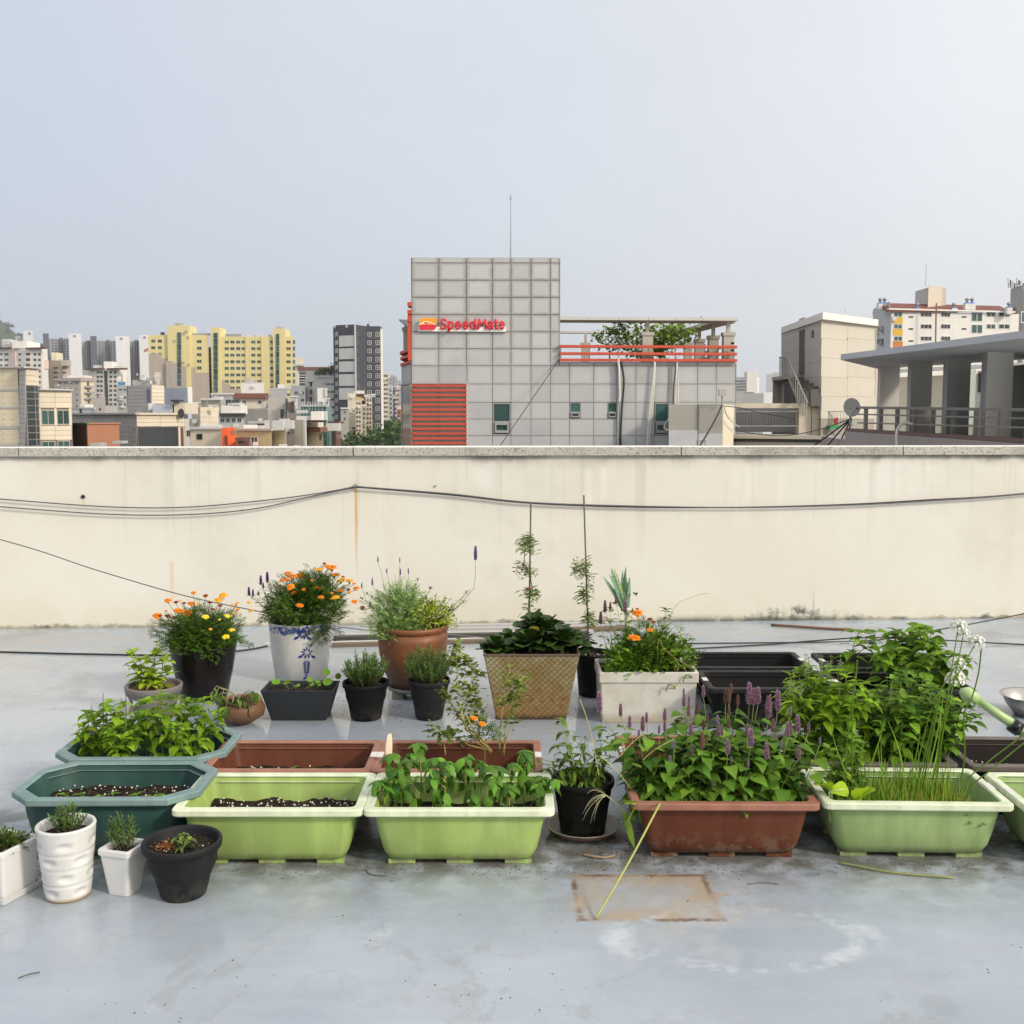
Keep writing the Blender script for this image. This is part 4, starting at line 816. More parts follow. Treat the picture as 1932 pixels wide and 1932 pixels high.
# grey deck with railing
b=B('flat_roof','low flat grey roof deck with a black railing and cream pillar',[(1364,46),(1600,43)],823,cc,9,backY=9); b.panel(0,1364,1600,822,828,beige,.1,.4,'roof_edge'); b.panel(0,1370,1600,829,834,frd,.02,.05,'shadow_gap'); b.panel(0,1364,1600,835,860,concrete,.02,.05,'roof_wall')
Yr=51.0; zdk=b.z1; 
b.box('deck_coping',1383,1555,761,770,Yr,.4,beige); b.box('back_wall',1383,1555,770,815,Yr+3,.2,grey)
for u0,u1 in ((1383,1388),(1507,1531),(1531.5,1556)): b.box('pillar',u0,u1,770,812,Yr-.1,.6,beige,.8)
for u0,u1 in ((1388,1506),(1556,1610)):
    b.box('rail',u0,u1,775.5,777.2,Yr-.15,.05,frg); b.box('rail',u0,u1,802.5,804.5,Yr-.15,.05,frg); u=u0+3
    while u<u1: b.box('baluster',u-.5,u+.5,777,803,Yr-.13,.03,frd); u+=5.4
b.box('red_crate',1557,1581,788,803,Yr+.3,.5,plain('red_plastic',(.55,.06,.03),.5)); b.box('green_tub',1567,1583,802,809,Yr-.6,.5,plain('green_plastic',(.05,.35,.10),.5))
# stair head tower
sh=B('stair_head_tower','beige panelled stair tower with white roof slab and outside stairs',[(1474.5,58),(1549,50.5),(1650,54)],603,bm('tower_joint',(.30,.285,.25)),6,ref=1,z0=-6)
tl=bm('shaded_tile_panel',(.43,.41,.37),orand=.03); tr=bm('lit_tile_panel',(.50,.47,.405),orand=.03)  # same tile twice: left face darker for shade, right face warmer for light
sh.grid(0,[1474.5,1507.8],[620,640,665,690,714,738,762,790],tl,.3,.01,.03); sh.grid(0,[1518.8,1549],[600,632,660,685,712,738,762,790],tl,.3,.01,.03); sh.panel(0,1507.8,1518.8,600,622,tl,.01,.03)
sh.grid(1,[1549,1598,1650],[600,640,676,712,748,790],tr,.3,.01,.03)
sh.panel(0,1508.2,1518.4,623.5,707,bm('dark_doorway',(.10,.10,.09)),.012,.03,'door'); sh.panel(0,1531.3,1535.5,623.5,637.5,frd,.03,.03,'small_window')
pts=[XY(1470,58.2),XY(1547.5,49.9),XY(1651.5,53.6),XY(1651.5,53.6)*1.13,XY(1540,58.5),XY(1474,64)]
zs=P(1547.5,602,49.9).z; ze=P(1547.5,588.8,49.9).z; MB().prism(pts,zs,ze).build('roof_slab',white,sh.root)
MB().tube([P(1597,589,52),P(1597,581,52)],.05,6).build('vent_pipe',frw,sh.root)
# stairs: run along the left face going down to the right
stp=[]
for j in range(9):
    u=1513+j*9.5/1.0*.95; v=712+j*5.7; d=sh.at(0,min(u,1545),v,.02); n_=sh.fr(0)[2]; t_=sh.fr(0)[1]
    q0=d; q1=d+t_*.42; MB().prism([(q0.x,q0.y),(q0.x+n_.x*.5,q0.y+n_.y*.5),(q1.x+n_.x*.5,q1.y+n_.y*.5),(q1.x,q1.y)],d.z-.22,d.z).build('stair_step',bm('dark_step',(.13,.125,.11)),sh.root)
l0=sh.at(0,1472,712,.02); l1=sh.at(0,1510,712,.02); n_=sh.fr(0)[2]
MB().prism([(l0.x,l0.y),(l0.x+n_.x*.45,l0.y+n_.y*.45),(l1.x+n_.x*.45,l1.y+n_.y*.45),(l1.x,l1.y)],l0.z-.2,l0.z).build('landing',concrete,sh.root)
MB().prism([(l0.x,l0.y),(l0.x+n_.x*.4,l0.y+n_.y*.4),(l0.x+n_.x*.4+.25,l0.y+n_.y*.4-.05),(l0.x+.25,l0.y-.05)],-6,l0.z-.2).build('landing_wall',concrete,sh.root)
sh.panel(0,1480,1500,724,775,frd,.04,.04,'door')
rl=[(1470.5,674),(1486,673.5),(1524,761)]
MB().tube([sh.at(0,u,v,1.15) for u,v in rl[:2]],.03,5).build('stair_rail',frg,sh.root); MB().tube([sh.at(0,u,v,1.15) for u,v in rl[1:]],.04,5).build('stair_rail',frg,sh.root)
for j in range(9): u=1471+j*1.9; MB().tube([sh.at(0,u,674,1.15),sh.at(0,u,709,1.15)],.018,4).build('baluster',frg,sh.root)
for j in range(9): u=1488+j*4.2; v=674+(u-1486)*2.30; MB().tube([sh.at(0,u,v,1.15),sh.at(0,u,min(v+33,785),1.15)],.018,4).build('baluster',concrete,sh.root)
MB().add([sh.at(0,1483,707,1.16),sh.at(0,1487,705,1.16),sh.at(0,1512,765,1.16),sh.at(0,1507,765,1.16),sh.at(0,1483,707,1.10),sh.at(0,1487,705,1.10),sh.at(0,1512,765,1.10),sh.at(0,1507,765,1.10)],[(3,2,1,0),(4,5,6,7),(0,1,5,4),(1,2,6,5),(2,3,7,6),(3,0,4,7)]).build('stair_stringer',concrete,sh.root)
b=B('flat_roof','cream wall with small fittings right of the stair tower',[(1640,60),(1668,60)],690,cream,3,z0=-6); 
for v in (722,732,745): b.box('meter_box',1643,1650,v,v+6,59.6,.3,frd)
# white apartment with Hangul name
ap=B('apartment_block','white apartment block with a Korean name on its gable and a red-brown roof',[(1645,262),(1676,245),(1914.6,252)],587,white,18,ref=1)
vr=[593.5,616,638.8,661.5]
ap.panel(0,1645,1676,577,760,lgrey,.05,.08,'gable_face')
g0,g1,gt=ap.at(0,1645.5,590,.0),ap.at(0,1676,587,.0),ap.at(0,1660,573,.0); MB().add([g0,g1,gt,g0+Vector((3,8,0)),g1+Vector((3,8,0)),gt+Vector((3,8,0))],[(0,1,2),(3,5,4),(0,3,4,1),(1,4,5,2),(2,5,3,0)]).build('gable',lgrey,ap.root)
rt=bm('red_brown_roof',(.19,.075,.06)); a_,t_,n_=ap.fr(1); e0=ap.at(1,1675,585.5,.5); e1=ap.at(1,1905,585.5,.5); r0=ap.at(1,1660,575,-7); r1=ap.at(1,1886,576,-7); r0.z=r1.z=P(1660,574,255).z
MB().add([e0,e1,r1,r0,e0-Vector((0,0,.4)),e1-Vector((0,0,.4)),r1-Vector((0,0,.4)),r0-Vector((0,0,.4))],[(0,1,2,3),(7,6,5,4),(0,4,5,1),(1,5,6,2),(2,6,7,3),(3,7,4,0)]).build('roof',rt,ap.root)
ap.panel(1,1676,1914,584.5,587.5,white,.3,.8,'eave')
for v in vr: ap.win(1,1686,1702.5,v-4.5,v+4.5,'tslide'); ap.win(1,1736.5,1758,v-4.3,v+4.3,'triple'); ap.win(1,1775,1793,v-4.5,v+4.5,'triple'); ap.win(1,1860.5,1878.5,v-4.4,v+4.4,'slider'); ap.win(1,1883.5,1905.5,v-4.4,v+4.4,'tslide'); ap.win(1,1832,1854,v-4,v+13.5,'tslide')
for v in vr: ap.win(1,1714,1723,v+3,v+6,'plain'); ap.win(1,1814.5,1823.5,v+3,v+6,'plain')
yl=bm('yellow_panel',(.62,.40,.05)); orr=bm('rust_orange_panel',(.50,.20,.05))
for k,v in enumerate(vr): ap.panel(1,1685,1703,v+5,v+17,[yl,yl,orr,yl][k],.04,.06,'colour_panel')
ap.box('air_conditioner',1684,1692,598,605,244,.8,frw)
ap.pole('rust_pipe',[(1767,572,244),(1766,600,244),(1765,665,244)],.18,bm('rusty_pipe',(.25,.16,.11)))
pt=B('roof_house','tall beige lift house on the white apartment roof',[(1719,262),(1751,252),(1777,255)],540,taupe,6,ref=1,z0=P(1751,585,252).z); pt.panel(1,1751,1777,540,586,beige,.03,.05,'front_face'); pt.win(1,1758,1770.5,544.5,554.5,'slider'); pt.pole('antenna',[(1746.5,540,254),(1747.5,498,254)],.06,steel)
bl=plain('blue_cap',(.06,.20,.55),.5)
for k,(u,v) in enumerate(((1662.5,577),(1671,577),(1732,586),(1801.5,586),(1826.5,577),(1836,577),(1905.5,585))):
    q=P(u,v,249); s=.75; w_=thing('roof_ventilator',['leftmost of the blue-capped vents over the Korean-named gable','second blue-capped vent from the left over the gable','blue-capped vent just left of the beige lift house','blue-capped vent just right of the beige lift house','left one of the paired blue-capped vents on the right roof half','right one of the paired blue-capped vents on the right roof half','rightmost blue-capped vent at the end of the white apartment roof'][k],'vent',q,'blue capped roof vents')
    MB().box(q.x-s*.8,q.x+s*.8,q.y,q.y+1.4,q.z-.9,q.z+.55).build('chimney',white,w_); MB().lathe([(s*.95,0),(s*.95,.12),(.35,.38)],12,0,(q.x,q.y+.7),True,True,q.z+.552).build('blue_cap',bl,w_); MB().lathe([(.22,0),(.22,.25),(.45,.4),(.5,.65),(.3,.95),(.02,1.0)],12,0,(q.x,q.y+.7),z=q.z+.93).build('turbine',steel,w_,True)
# Hangul strokes on the gable
def stroke(pts,wd=1.3):
    for k in range(len(pts)-1):
        (u0,v0),(u1,v1)=pts[k],pts[k+1]; p0,p1=ap.at(0,u0,v0,.12),ap.at(0,u1,v1,.12); d=(p1-p0); L=d.length; d.normalize(); n_=ap.fr(0)[2]; s_=d.cross(n_).normalized()*wd*.5*pxm(255); f=n_*.08
        q=[p0-s_-d*.02,p1-s_+d*.02,p1+s_+d*.02,p0+s_-d*.02]; MB().add(q+[x+f for x in q],[(4,5,6,7),(3,2,1,0),(0,1,5,4),(1,2,6,5),(2,3,7,6),(3,0,4,7)]).build('hangul_stroke',ink,nm)
ink=plain('black_sign_paint',(.03,.03,.03),.6); nm=thing('building_name','black Korean lettering on the grey gable of the white apartment','sign',ap.at(0,1658,640,.1))
ring=lambda u,v,r,k=1.3:[(u+r*math.cos(a*PI/4),v+k*r*math.sin(a*PI/4)) for a in range(9)]
# 한
stroke([(1652,617.5),(1655,617)]); stroke([(1650.2,619.8),(1656.6,619.2)]); stroke(ring(1653.4,623,1.5)); stroke([(1658.2,616),(1658.2,626.5)]); stroke([(1658.4,621),(1660.2,620.8)]); stroke([(1652,626.5),(1652,631),(1659,630.4)])
# 국
stroke([(1661.8,616.8),(1666.6,616.2),(1666.2,620.6)]); stroke([(1660.4,622.6),(1668.6,621.8)]); stroke([(1664.6,622.4),(1664.6,625)]); stroke([(1661.8,626),(1667,625.5),(1667,631)])
# 리
stroke([(1648.6,641.3),(1651.4,640.9),(1651.3,644),(1648.6,644.4),(1648.6,648.4),(1651.6,648)]); stroke([(1653.4,639.5),(1653.4,652)])
# 치
stroke([(1656,640.3),(1658,640.1)]); stroke([(1655,642.6),(1659,642.3)]); stroke([(1657.3,642.8),(1655,648.2)]); stroke([(1657,645),(1659,648)]); stroke([(1660.4,639.3),(1660.4,652)])
# 빌
stroke([(1662.6,639.5),(1662.6,644.2),(1665.2,644),(1665.2,639.3)]); stroke([(1662.6,641.8),(1665.2,641.6)]); stroke([(1667,638.7),(1667,645)]); stroke([(1662.6,646.4),(1667,646),(1667,648.6),(1662.6,649),(1662.6,652),(1667.4,651.6)])
# tower with antennas at the right edge
b=B('antenna_tower','grey-beige tower with roof antennas at the right edge',[(1902,300),(1925,292),(1975,300)],543,beige,14,ref=1); b.panel(0,1902,1925,543,800,taupe,.05,.1,'side_face'); b.win(0,1918,1923,553,575,'plain')
b.win(1,1926,1945,588,610,'tslide')
for j in range(9): u=1903+j*4; b.pole('antenna',[(u,543,296),(u-1+j%3,525+3*(j%4),296)],.16,[steel,frd,grey][j%3]); b.box('antenna_panel',u-1.2,u+1.2,526+(j%4)*3,534+(j%4)*3,295.7,.3,[lgrey,frd][j%2])
for v in (580,587): b.box('bracket',1906,1918,v,v+8,291,1,frd)
# canopy with piers
cp=thing('canopy_building','long grey canopy roof on four wide piers with a railed terrace','building',(10.5,26,-6))
gc=bm('canopy_paint',(.50,.51,.51),streak=.8); pm=bm('pier_paint',(.46,.46,.43),streak=1.0); Zc=P(1586,679,25).z
c0=P(1586,679,25); q=[(c0.x,25),(8.88,17.9),(9.6,12.5),(14.5,12.5),(12.3,24.2),(10.25,29.6)]
MB().prism(q,Zc,Zc+.13).build('canopy_roof',gc,cp)
zt_=-.5
for (u0,u1,Y,vb) in ((1654,1695,28.2,812),(1711.5,1756,26.2,815),(1780,1828,24.3,818),(1854,1908,22.4,822)):
    a=XY(u0,Y); k=XY(u0+5,Y-.35); e=XY(u1,Y-.1); MB().prism([(a.x,a.y),(k.x,k.y),(e.x,e.y),(e.x+.12,e.y+.5),(a.x+.2,a.y+.6)],-.6,Zc-.001).build('pier',pm,cp)
MB().prism([XY(1590,27.6),XY(1985,19.6),(16,19),(16,34),(10,34)],-8,.95).build('terrace_block',bm('mauve_wall',(.36,.30,.28)),cp)
mr_=bm('maroon_ledge',(.20,.13,.11)); rm=bm('rusty_rail',(.30,.265,.24))
def tp_(f,v0,v1): return P(1594+f*(1992-1594),v0+(v1-v0)*f,27.2+(19.2-27.2)*f)
def slab_(v0,v1,w0,w1,nm,mat,dep):
    q=[tp_(0,w0,w1),tp_(1,w0,w1),tp_(1,v0,v1),tp_(0,v0,v1)]; b2_=[p+Vector((.25,dep,0)) for p in q]; MB().add(q+b2_,[(0,1,2,3),(7,6,5,4),(0,4,5,1),(1,5,6,2),(2,6,7,3),(3,7,4,0)]).build(nm,mat,cp)
slab_(808,831,813,840,'ledge',mr_,.5); slab_(813.5,841,880,960,'terrace_wall',bm('mauve_wall2',(.36,.31,.29)),.4)
for v0,v1,rr_ in ((768.5,774,.035),(781,791,.02),(797,808.5,.02)): MB().tube([tp_(.06,v0,v1),tp_(1,v0,v1)],rr_,6).build('rail',rm,cp)
for u in (1634.5,1663,1694,1726.6,1761.6,1800.5,1843.3,1890,1940,1985):
    f=(u-1594)/398; a,b2_=tp_(f,768.5,774),tp_(f,808.5,832); MB().box(a.x-.04,a.x+.04,a.y-.03,a.y+.06,b2_.z,a.z-.03).build('rail_post',rm,cp)
bw=B('flat_roof','sunlit cream wall with white roof slab seen between the canopy piers',[(1690,44),(1960,38)],712,cream,4,z0=-6); bw.panel(0,1690,1960,690,696,white,.2,.5,'roof_slab'); bw.panel(0,1845,1862,700,760,lgrey,.05,.1,'doorway'); bw.panel(0,1847,1853,704,740,frd,.1,.12,'door')
bw.box('side_block',1822,1842,697,800,36,2,bm('sage_wall',(.40,.43,.38)))
bg_=B('flat_roof','grey-green side wall at the far right under the canopy',[(1908,23.5),(1990,21.5)],690,bm('olive_wall',(.33,.34,.27)),3,z0=-6)
# satellite dish
q=P(1607,768.5,27.0); dr=17.6*pxm(27); ds=thing('satellite_dish','grey satellite dish on the terrace railing in front of the stair tower','satellite dish',(q.x,q.y,q.z-.45))
dm=bm('dish_grey',(.55,.54,.50)); L=[]; ax=Vector((.25,-1,.12)).normalized(); X_=ax.cross(Vector((0,0,1))).normalized(); Y_=X_.cross(ax)
for k in range(7): r_=dr*(k+.02)/6; L.append([q+(X_*math.cos(a*PI/14)+Y_*math.sin(a*PI/14))*r_+ax*(-.05+.06*(k/6)**2) for a in range(28)])
L2=[[p-ax*.015 for p in l] for l in L[::-1]]
MB().loops(L+L2,0).build('dish',dm,ds,True); MB().tube([q-ax*.06,q+Vector((0,.1,-.25)),q+Vector((0,.1,-.5))],.03,6).build('mount',steel,ds); MB().tube([q+Y_*-dr*.8,q+ax*.26+Y_*-.03],.012,5).build('feed_arm',steel,ds); MB().box(q.x+ax.x*.26-.035,q.x+ax.x*.26+.035,q.y+ax.y*.26-.03,q.y+ax.y*.26+.03,q.z-.06,q.z+.02).build('feed_horn',frd,ds)
for k,(e,z) in enumerate(((1600,872),(1575,868),(1545,862),(1515,856))):
    cable([P(1606,790,27.2),P((1606+e)/2-4,(790+z)/2+3,28.5),P(e,z,30)],.022,['rightmost','second from right','third from right','leftmost'][k]+' black cable running down from the satellite dish mount',mat=blackw,sub=5)
cable([P(1692,850,24),P(1692,815,24),P(1700,801,24),P(1712,797,24),P(1722,800,24)],.035,'white bent conduit rising in front of the terrace railing',mat=whw)
cable([P(1383,808,46),P(1420,818,44),P(1480,822,42),P(1540,812,36),P(1605,790,27.5)],.018,'slack black cable over the flat grey deck to the dish',mat=blackw)
cable([P(1365,766,41.5),P(1400,770,43),P(1430,778,44),P(1500,790,44)],.018,'thin cable from the junction box towards the flat deck',mat=blackw)
cable([P(1366,766,41.5),P(1372,785,42),P(1384,798,43),P(1395,806,44)],.022,'curled white cable below the junction box',mat=whw)
# far right gap
b=B('far_block','hazy white hospital-like block in the gap right of the pergola',[(1387,620),(1409,615),(1431,620)],711,white,14,ref=1); b.box('tower_part',1409,1429,701,740,612,8,white)
b.stuff(0,[1398],[719,724.5,730,735.5],20,1.6,glass); b.stuff(1,[1416,1422],[712.5],4,4,glass)
B('far_block','dark low roofs in the gap right of the pergola',[(1385,300),(1440,300)],742,grey,10)
b=B('far_block','hazy blue-grey tower left of the beige stair tower',[(1444,1700),(1457,1700)],706,ftg,30); B('far_block','second hazy blue-grey tower just left of the stair tower',[(1456,1750),(1470,1750)],703,ftg,30); B('far_block','hazy white low block in front of the blue-grey towers',[(1440,1300),(1472,1300)],740,ftw,30)
# street trees
for k,(u,v,Y,h) in enumerate(((652,818,330,9),(668,812,350,10),(684,816,330,10),(700,808,380,11),(712,813,350,10),(722,804,400,12),(735,806,420,12),(748,800,450,14),(755,812,380,11),(660,826,280,7),(690,826,300,8),(730,822,330,9))):
    q=P(u,v,Y); tree('street_tree',['dark street tree at the left end of the tree row','second','third','fourth','fifth','sixth','seventh','eighth','ninth','front left low','front middle low','front right low'][k]+(' street tree in the row behind the parapet' if k else ' behind the parapet'),(q.x,Y,q.z-h),h,h*.42,fol[2],420,h*.12,.25,.4,'tree','street trees',.9,20+k)
for k,(u,v,Y,w_) in enumerate(((629,701,383,2.2),(619,706,382,1.2),(603,706,382,1.6))):
    q=P(u,v,Y); tree('roof_tree',['round green tree','small green bush','low green bush'][k]+' on the grey apartment roof garden',(q.x,Y,q.z-1.5),3.2,w_,fol[2],300,.5,.1,.2,'tree',None,1,50+k)
# ================================================================ planters and pots
def plastic(name,c,fade,rough=.42,dirt=.5):
    m=Mt(name); x,y,z=m.xyz(); n1=m.noise(5,4,.6); n2=m.noise(22,4,.65)
    cc=m.mix(c,fade,n1.step(.35,.75)*.5); low=1-(z+(n2-.5)*.03).step(.012,.05)
    cc=m.mix(cc,(.10,.085,.06),low*n2.step(.40,.62)*dirt); cc=m.mix(cc,tuple(k*.55 for k in c),m.noise(3,5,.7,m.co(loc=(3,1,2))).step(.55,.75)*.35)
    stv=m.noise(1,4,.6,m.co(scale=(14,14,1.2))); cc=m.mul(cc,stv.step(.35,.7,.86,1.08)); cc=m.mix(cc,(.30,.26,.19),(1-(z+(n2-.5)*.10).step(.01,.13))*n2.step(.46,.62)*dirt*.8)
    cc=m.mix(cc,(.06,.055,.04),(1-m.vor(26).step(.05,.09))*n1.step(.55,.62)*.7)
    return m.set(cc,n1*.2+(rough-.1),.2,bump=m.noise(160,2,.5),bstr=.06,bdist=.002)
soilm=Mt('potting_soil'); n=soilm.noise(60,4,.7); v=soilm.vor(38); v2=soilm.vor(70)
c=soilm.mix((.010,.008,.007),(.045,.033,.024),n.step(.35,.7)); c=soilm.mix(c,(.55,.50,.42),(1-v.step(.10,.16))*soilm.noise(4,3,.6).step(.45,.62)); c=soilm.mix(c,(.20,.14,.08),(1-v2.step(.1,.2))*.6)
SOIL=soilm.set(c,.95,.15,bump=n+v*.5,bstr=.9,bdist=.012)
perl=plain('perlite',(.62,.58,.50),.9)
def soil_bed(t,loop_at,cx,cy,z,hx,hy,seed=0,specks=40,mat=None):
    r=random.Random(seed); mb=MB(); N,K=26,16; g=[[(cx+(-1+2*i/(N-1))*hx,cy+(-1+2*k/(K-1))*hy,z+r.uniform(-.006,.006)+.006*math.sin(i*.7+seed)*math.cos(k*.8)) for i in range(N)] for k in range(K)]
    if loop_at: g=[[(q[0],max(-1,min(1,q[1]/max(.01,loop_at-abs(q[0]))))*max(.01,loop_at-abs(q[0])) if abs(q[1])>loop_at-abs(q[0]) else q[1],q[2]) for q in row] for row in g]
    mb.add([p for row in g for p in row],[(k*N+i,k*N+i+1,(k+1)*N+i+1,(k+1)*N+i) for k in range(K-1) for i in range(N-1)])
    o=mb.build('soil',mat or SOIL,t,True); sp=MB()
    for _ in range(specks):
        x,y=cx+r.uniform(-.95,.95)*hx,cy+r.uniform(-.95,.95)*hy; s=r.uniform(.0022,.0055); p=Vector((x,y,z+.008))
        sp.add([p+Vector((s,0,0)),p+Vector((-s*.6,s,0)),p+Vector((-s*.5,-s*.8,0)),p+Vector((0,0,s*1.2))],[(0,1,3),(1,2,3),(2,0,3)])
    if specks: q=sp.build('perlite_crumbs',perl,o); q['kind']='stuff'
def rloop(hx,hy,z,rad,cham,T):
    out=[]
    for sx,sy,a0 in ((1,-1,-PI/2),(1,1,0),(-1,1,PI/2),(-1,-1,PI)):
        cx,cy=sx*(hx-rad),sy*(hy-rad)
        for k in ([0,1,2,3] if not cham else [0,3]): a=a0+k*PI/6; out.append(T@Vector((cx+rad*math.cos(a),cy+rad*math.sin(a),z)))
    return out
def planter(label,x,y,body,rimm,W=.636,D=.375,H=.212,yaw=0,soil=.118,cham=False,patch=None,seed=0,specks=60,name='planter_box',group='rectangular planters',mat_soil=None):
    t=thing(name,label,'planter',(x,y,0),group); T=Matrix.Translation((x,y,0))@Matrix.Rotation(yaw,4,'Z'); hx,hy=W/2,D/2
    rc=.085 if cham else .022; rw=.028
    pr=[(.088,.014),(.072,.022),(.058,.05),(.046,.10),(.037,.15),(rw+.004,H-.024)]
    L=[rloop(hx-i,hy-i*.8,z,(rc*.9 if cham else rc+.012),cham,T) for i,z in pr]
    inn=[rloop(hx-i,hy-i*.8,z,(rc*.9 if cham else rc+.012),cham,T) for i,z in ((rw+.004,H-.004),(rw+.012,H-.03),(.052,.10),(.08,.03))]
    mb=MB().loops(L,0,True); mb.loops(inn,0,False,True); mb.build('body',body,t,True)
    R_=[rloop(hx-i,hy-i,z,rc,cham,T) for i,z in ((rw+.010,H-.0245),(.002,H-.024),(0,H-.020),(0,H-.004),(.004,H),(rw,H),(rw+.0045,H-.005))]
    mb=MB().loops(R_,0); o=mb.build('rim',rimm,t); 
    for f in o.data.polygons: f.use_smooth=False
    for fx in (-.36,0,.36):
        for fy in (-1,1):
            a=.045; q=[T@Vector((fx*W*.86+dx,fy*(hy-.088)+dy,0)) for dx,dy in ((-a,-.02),(a,-.02),(a,.02),(-a,.02))]; MB().prism(q,.001,.016).build('foot',body,t)
    if patch:
        for sx in (-1,1): q=[T@Vector((sx*(hx-.014)+dx,dy,0)) for dx,dy in ((-.0125,-.03),(.0125,-.03),(.0125,.03),(-.0125,.03))]; MB().prism(q,H-.001,H+.0012).build('label_patch',patch,t)
    if soil: soil_bed(t,(hx+hy-.185) if cham else None,0,0,soil,hx-.058,hy-.052,seed,specks,mat_soil); s=[c for c in t.children if c.name.startswith('soil')][0]; s.matrix_local=Matrix.Translation(-t.location)@T
    return t
lg_=plastic('lime_green_plastic',(.33,.46,.13),(.40,.52,.20)); lgr=plastic('faded_lime_rim',(.64,.70,.50),(.72,.75,.60),.5,.2)
sg_=plastic('sage_green_plastic',(.28,.40,.16),(.34,.44,.20)); 
te=plastic('terracotta_plastic',(.115,.038,.021),(.15,.054,.031)); ter=plastic('faded_terracotta_rim',(.30,.14,.095),(.36,.19,.14),.5,.2)
tl_=plastic('teal_plastic',(.025,.068,.06),(.055,.11,.10)); tlr=plastic('faded_teal_rim',(.17,.255,.25),(.26,.34,.34),.5,.2); tli=plastic('faded_teal',(.12,.22,.19),(.17,.28,.25))
bk_=plastic('black_plastic',(.004,.0042,.0046),(.007,.0075,.008),.62,.3); bkr=plastic('charcoal_rim',(.016,.017,.019),(.032,.033,.036),.5,.1)
br_=plastic('dark_brown_plastic',(.016,.011,.010),(.026,.018,.016)); brr=plastic('faded_brown_rim',(.13,.108,.10),(.19,.16,.15),.5,.2)
pat=plain('white_label',(.66,.64,.60),.6,.05)
F1=3.365; yc=lambda f: f+.1875
planter('light green planter with bare dark soil beside the charcoal seedling pot',-.812,yc(F1),lg_,lgr,seed=1,specks=150,soil=.128)
planter('light green planter full of drooping basil in the front row',-.176,yc(F1),lg_,lgr,seed=2)
planter('terracotta-red planter of bare soil behind the empty light green planter',-.835,yc(3.755),te,ter,seed=3,patch=pat,specks=60)
planter('terracotta-red planter holding the leggy yellow-stemmed plant',-.203,yc(3.755),te,ter,seed=4,patch=pat)
planter('terracotta-red front planter overflowing with purple flower spikes',.722,yc(3.42),te,ter,seed=5,patch=pat,yaw=-.01)
planter('terracotta-red planter hidden behind the purple flower spikes',.735,yc(3.82),te,ter,seed=6,patch=pat)
planter('light green planter of chives and cut stubble at the right',1.375,yc(3.42),sg_,lgr,seed=7,yaw=-.03,patch=pat)
planter('light green planter cut off by the right edge of the picture',2.035,yc(3.36),sg_,lgr,seed=8,yaw=-.03,patch=pat)
planter('dark brown planter holding the tall flowering basil',1.36,yc(3.83),br_,brr,seed=9,yaw=-.03,patch=pat)
planter('dark brown planter of bare soil at the right edge',2.03,yc(3.80),br_,brr,seed=10,yaw=-.03,patch=pat)
planter('black planter of bare soil beside the white foam box, front one',1.262,yc(4.93),bk_,bkr,seed=11,patch=pat,specks=120)
planter('black planter of bare soil in the back row behind another black planter',1.25,yc(5.36),bk_,bkr,seed=12,patch=pat,specks=60)
planter('black planter in front under the leafy perilla at right',1.90,yc(4.90),bk_,bkr,seed=13,patch=pat)
planter('black planter in the back row under the leafy perilla',1.965,yc(5.34),bk_,bkr,seed=14,patch=pat)
a=G(190,1643); planter('faded teal eight-cornered planter of seedlings at front left',P(188,1530,3.43).x,3.40+.2,tl_,tlr,W=.64,D=.40,H=.235,cham=True,seed=15,soil=.155,yaw=.015,specks=90)
planter('dark teal eight-cornered planter of bright basil behind the other teal one',-1.428,4.06,tl_,tlr,W=.655,D=.42,H=.225,cham=True,seed=16,yaw=.015)
def potp(u,vb,wb,wt,vr):
    g=G(u,vb); k=pxm(g.y,vb); rb=wb*k/2; Y=g.y+rb; k=pxm(Y,vb); rt=wt*pxm(Y,vr)/2; X=(u-966)*k; z=P(u,vr,Y).z
    return X,Y,rb*1.0,rt,z
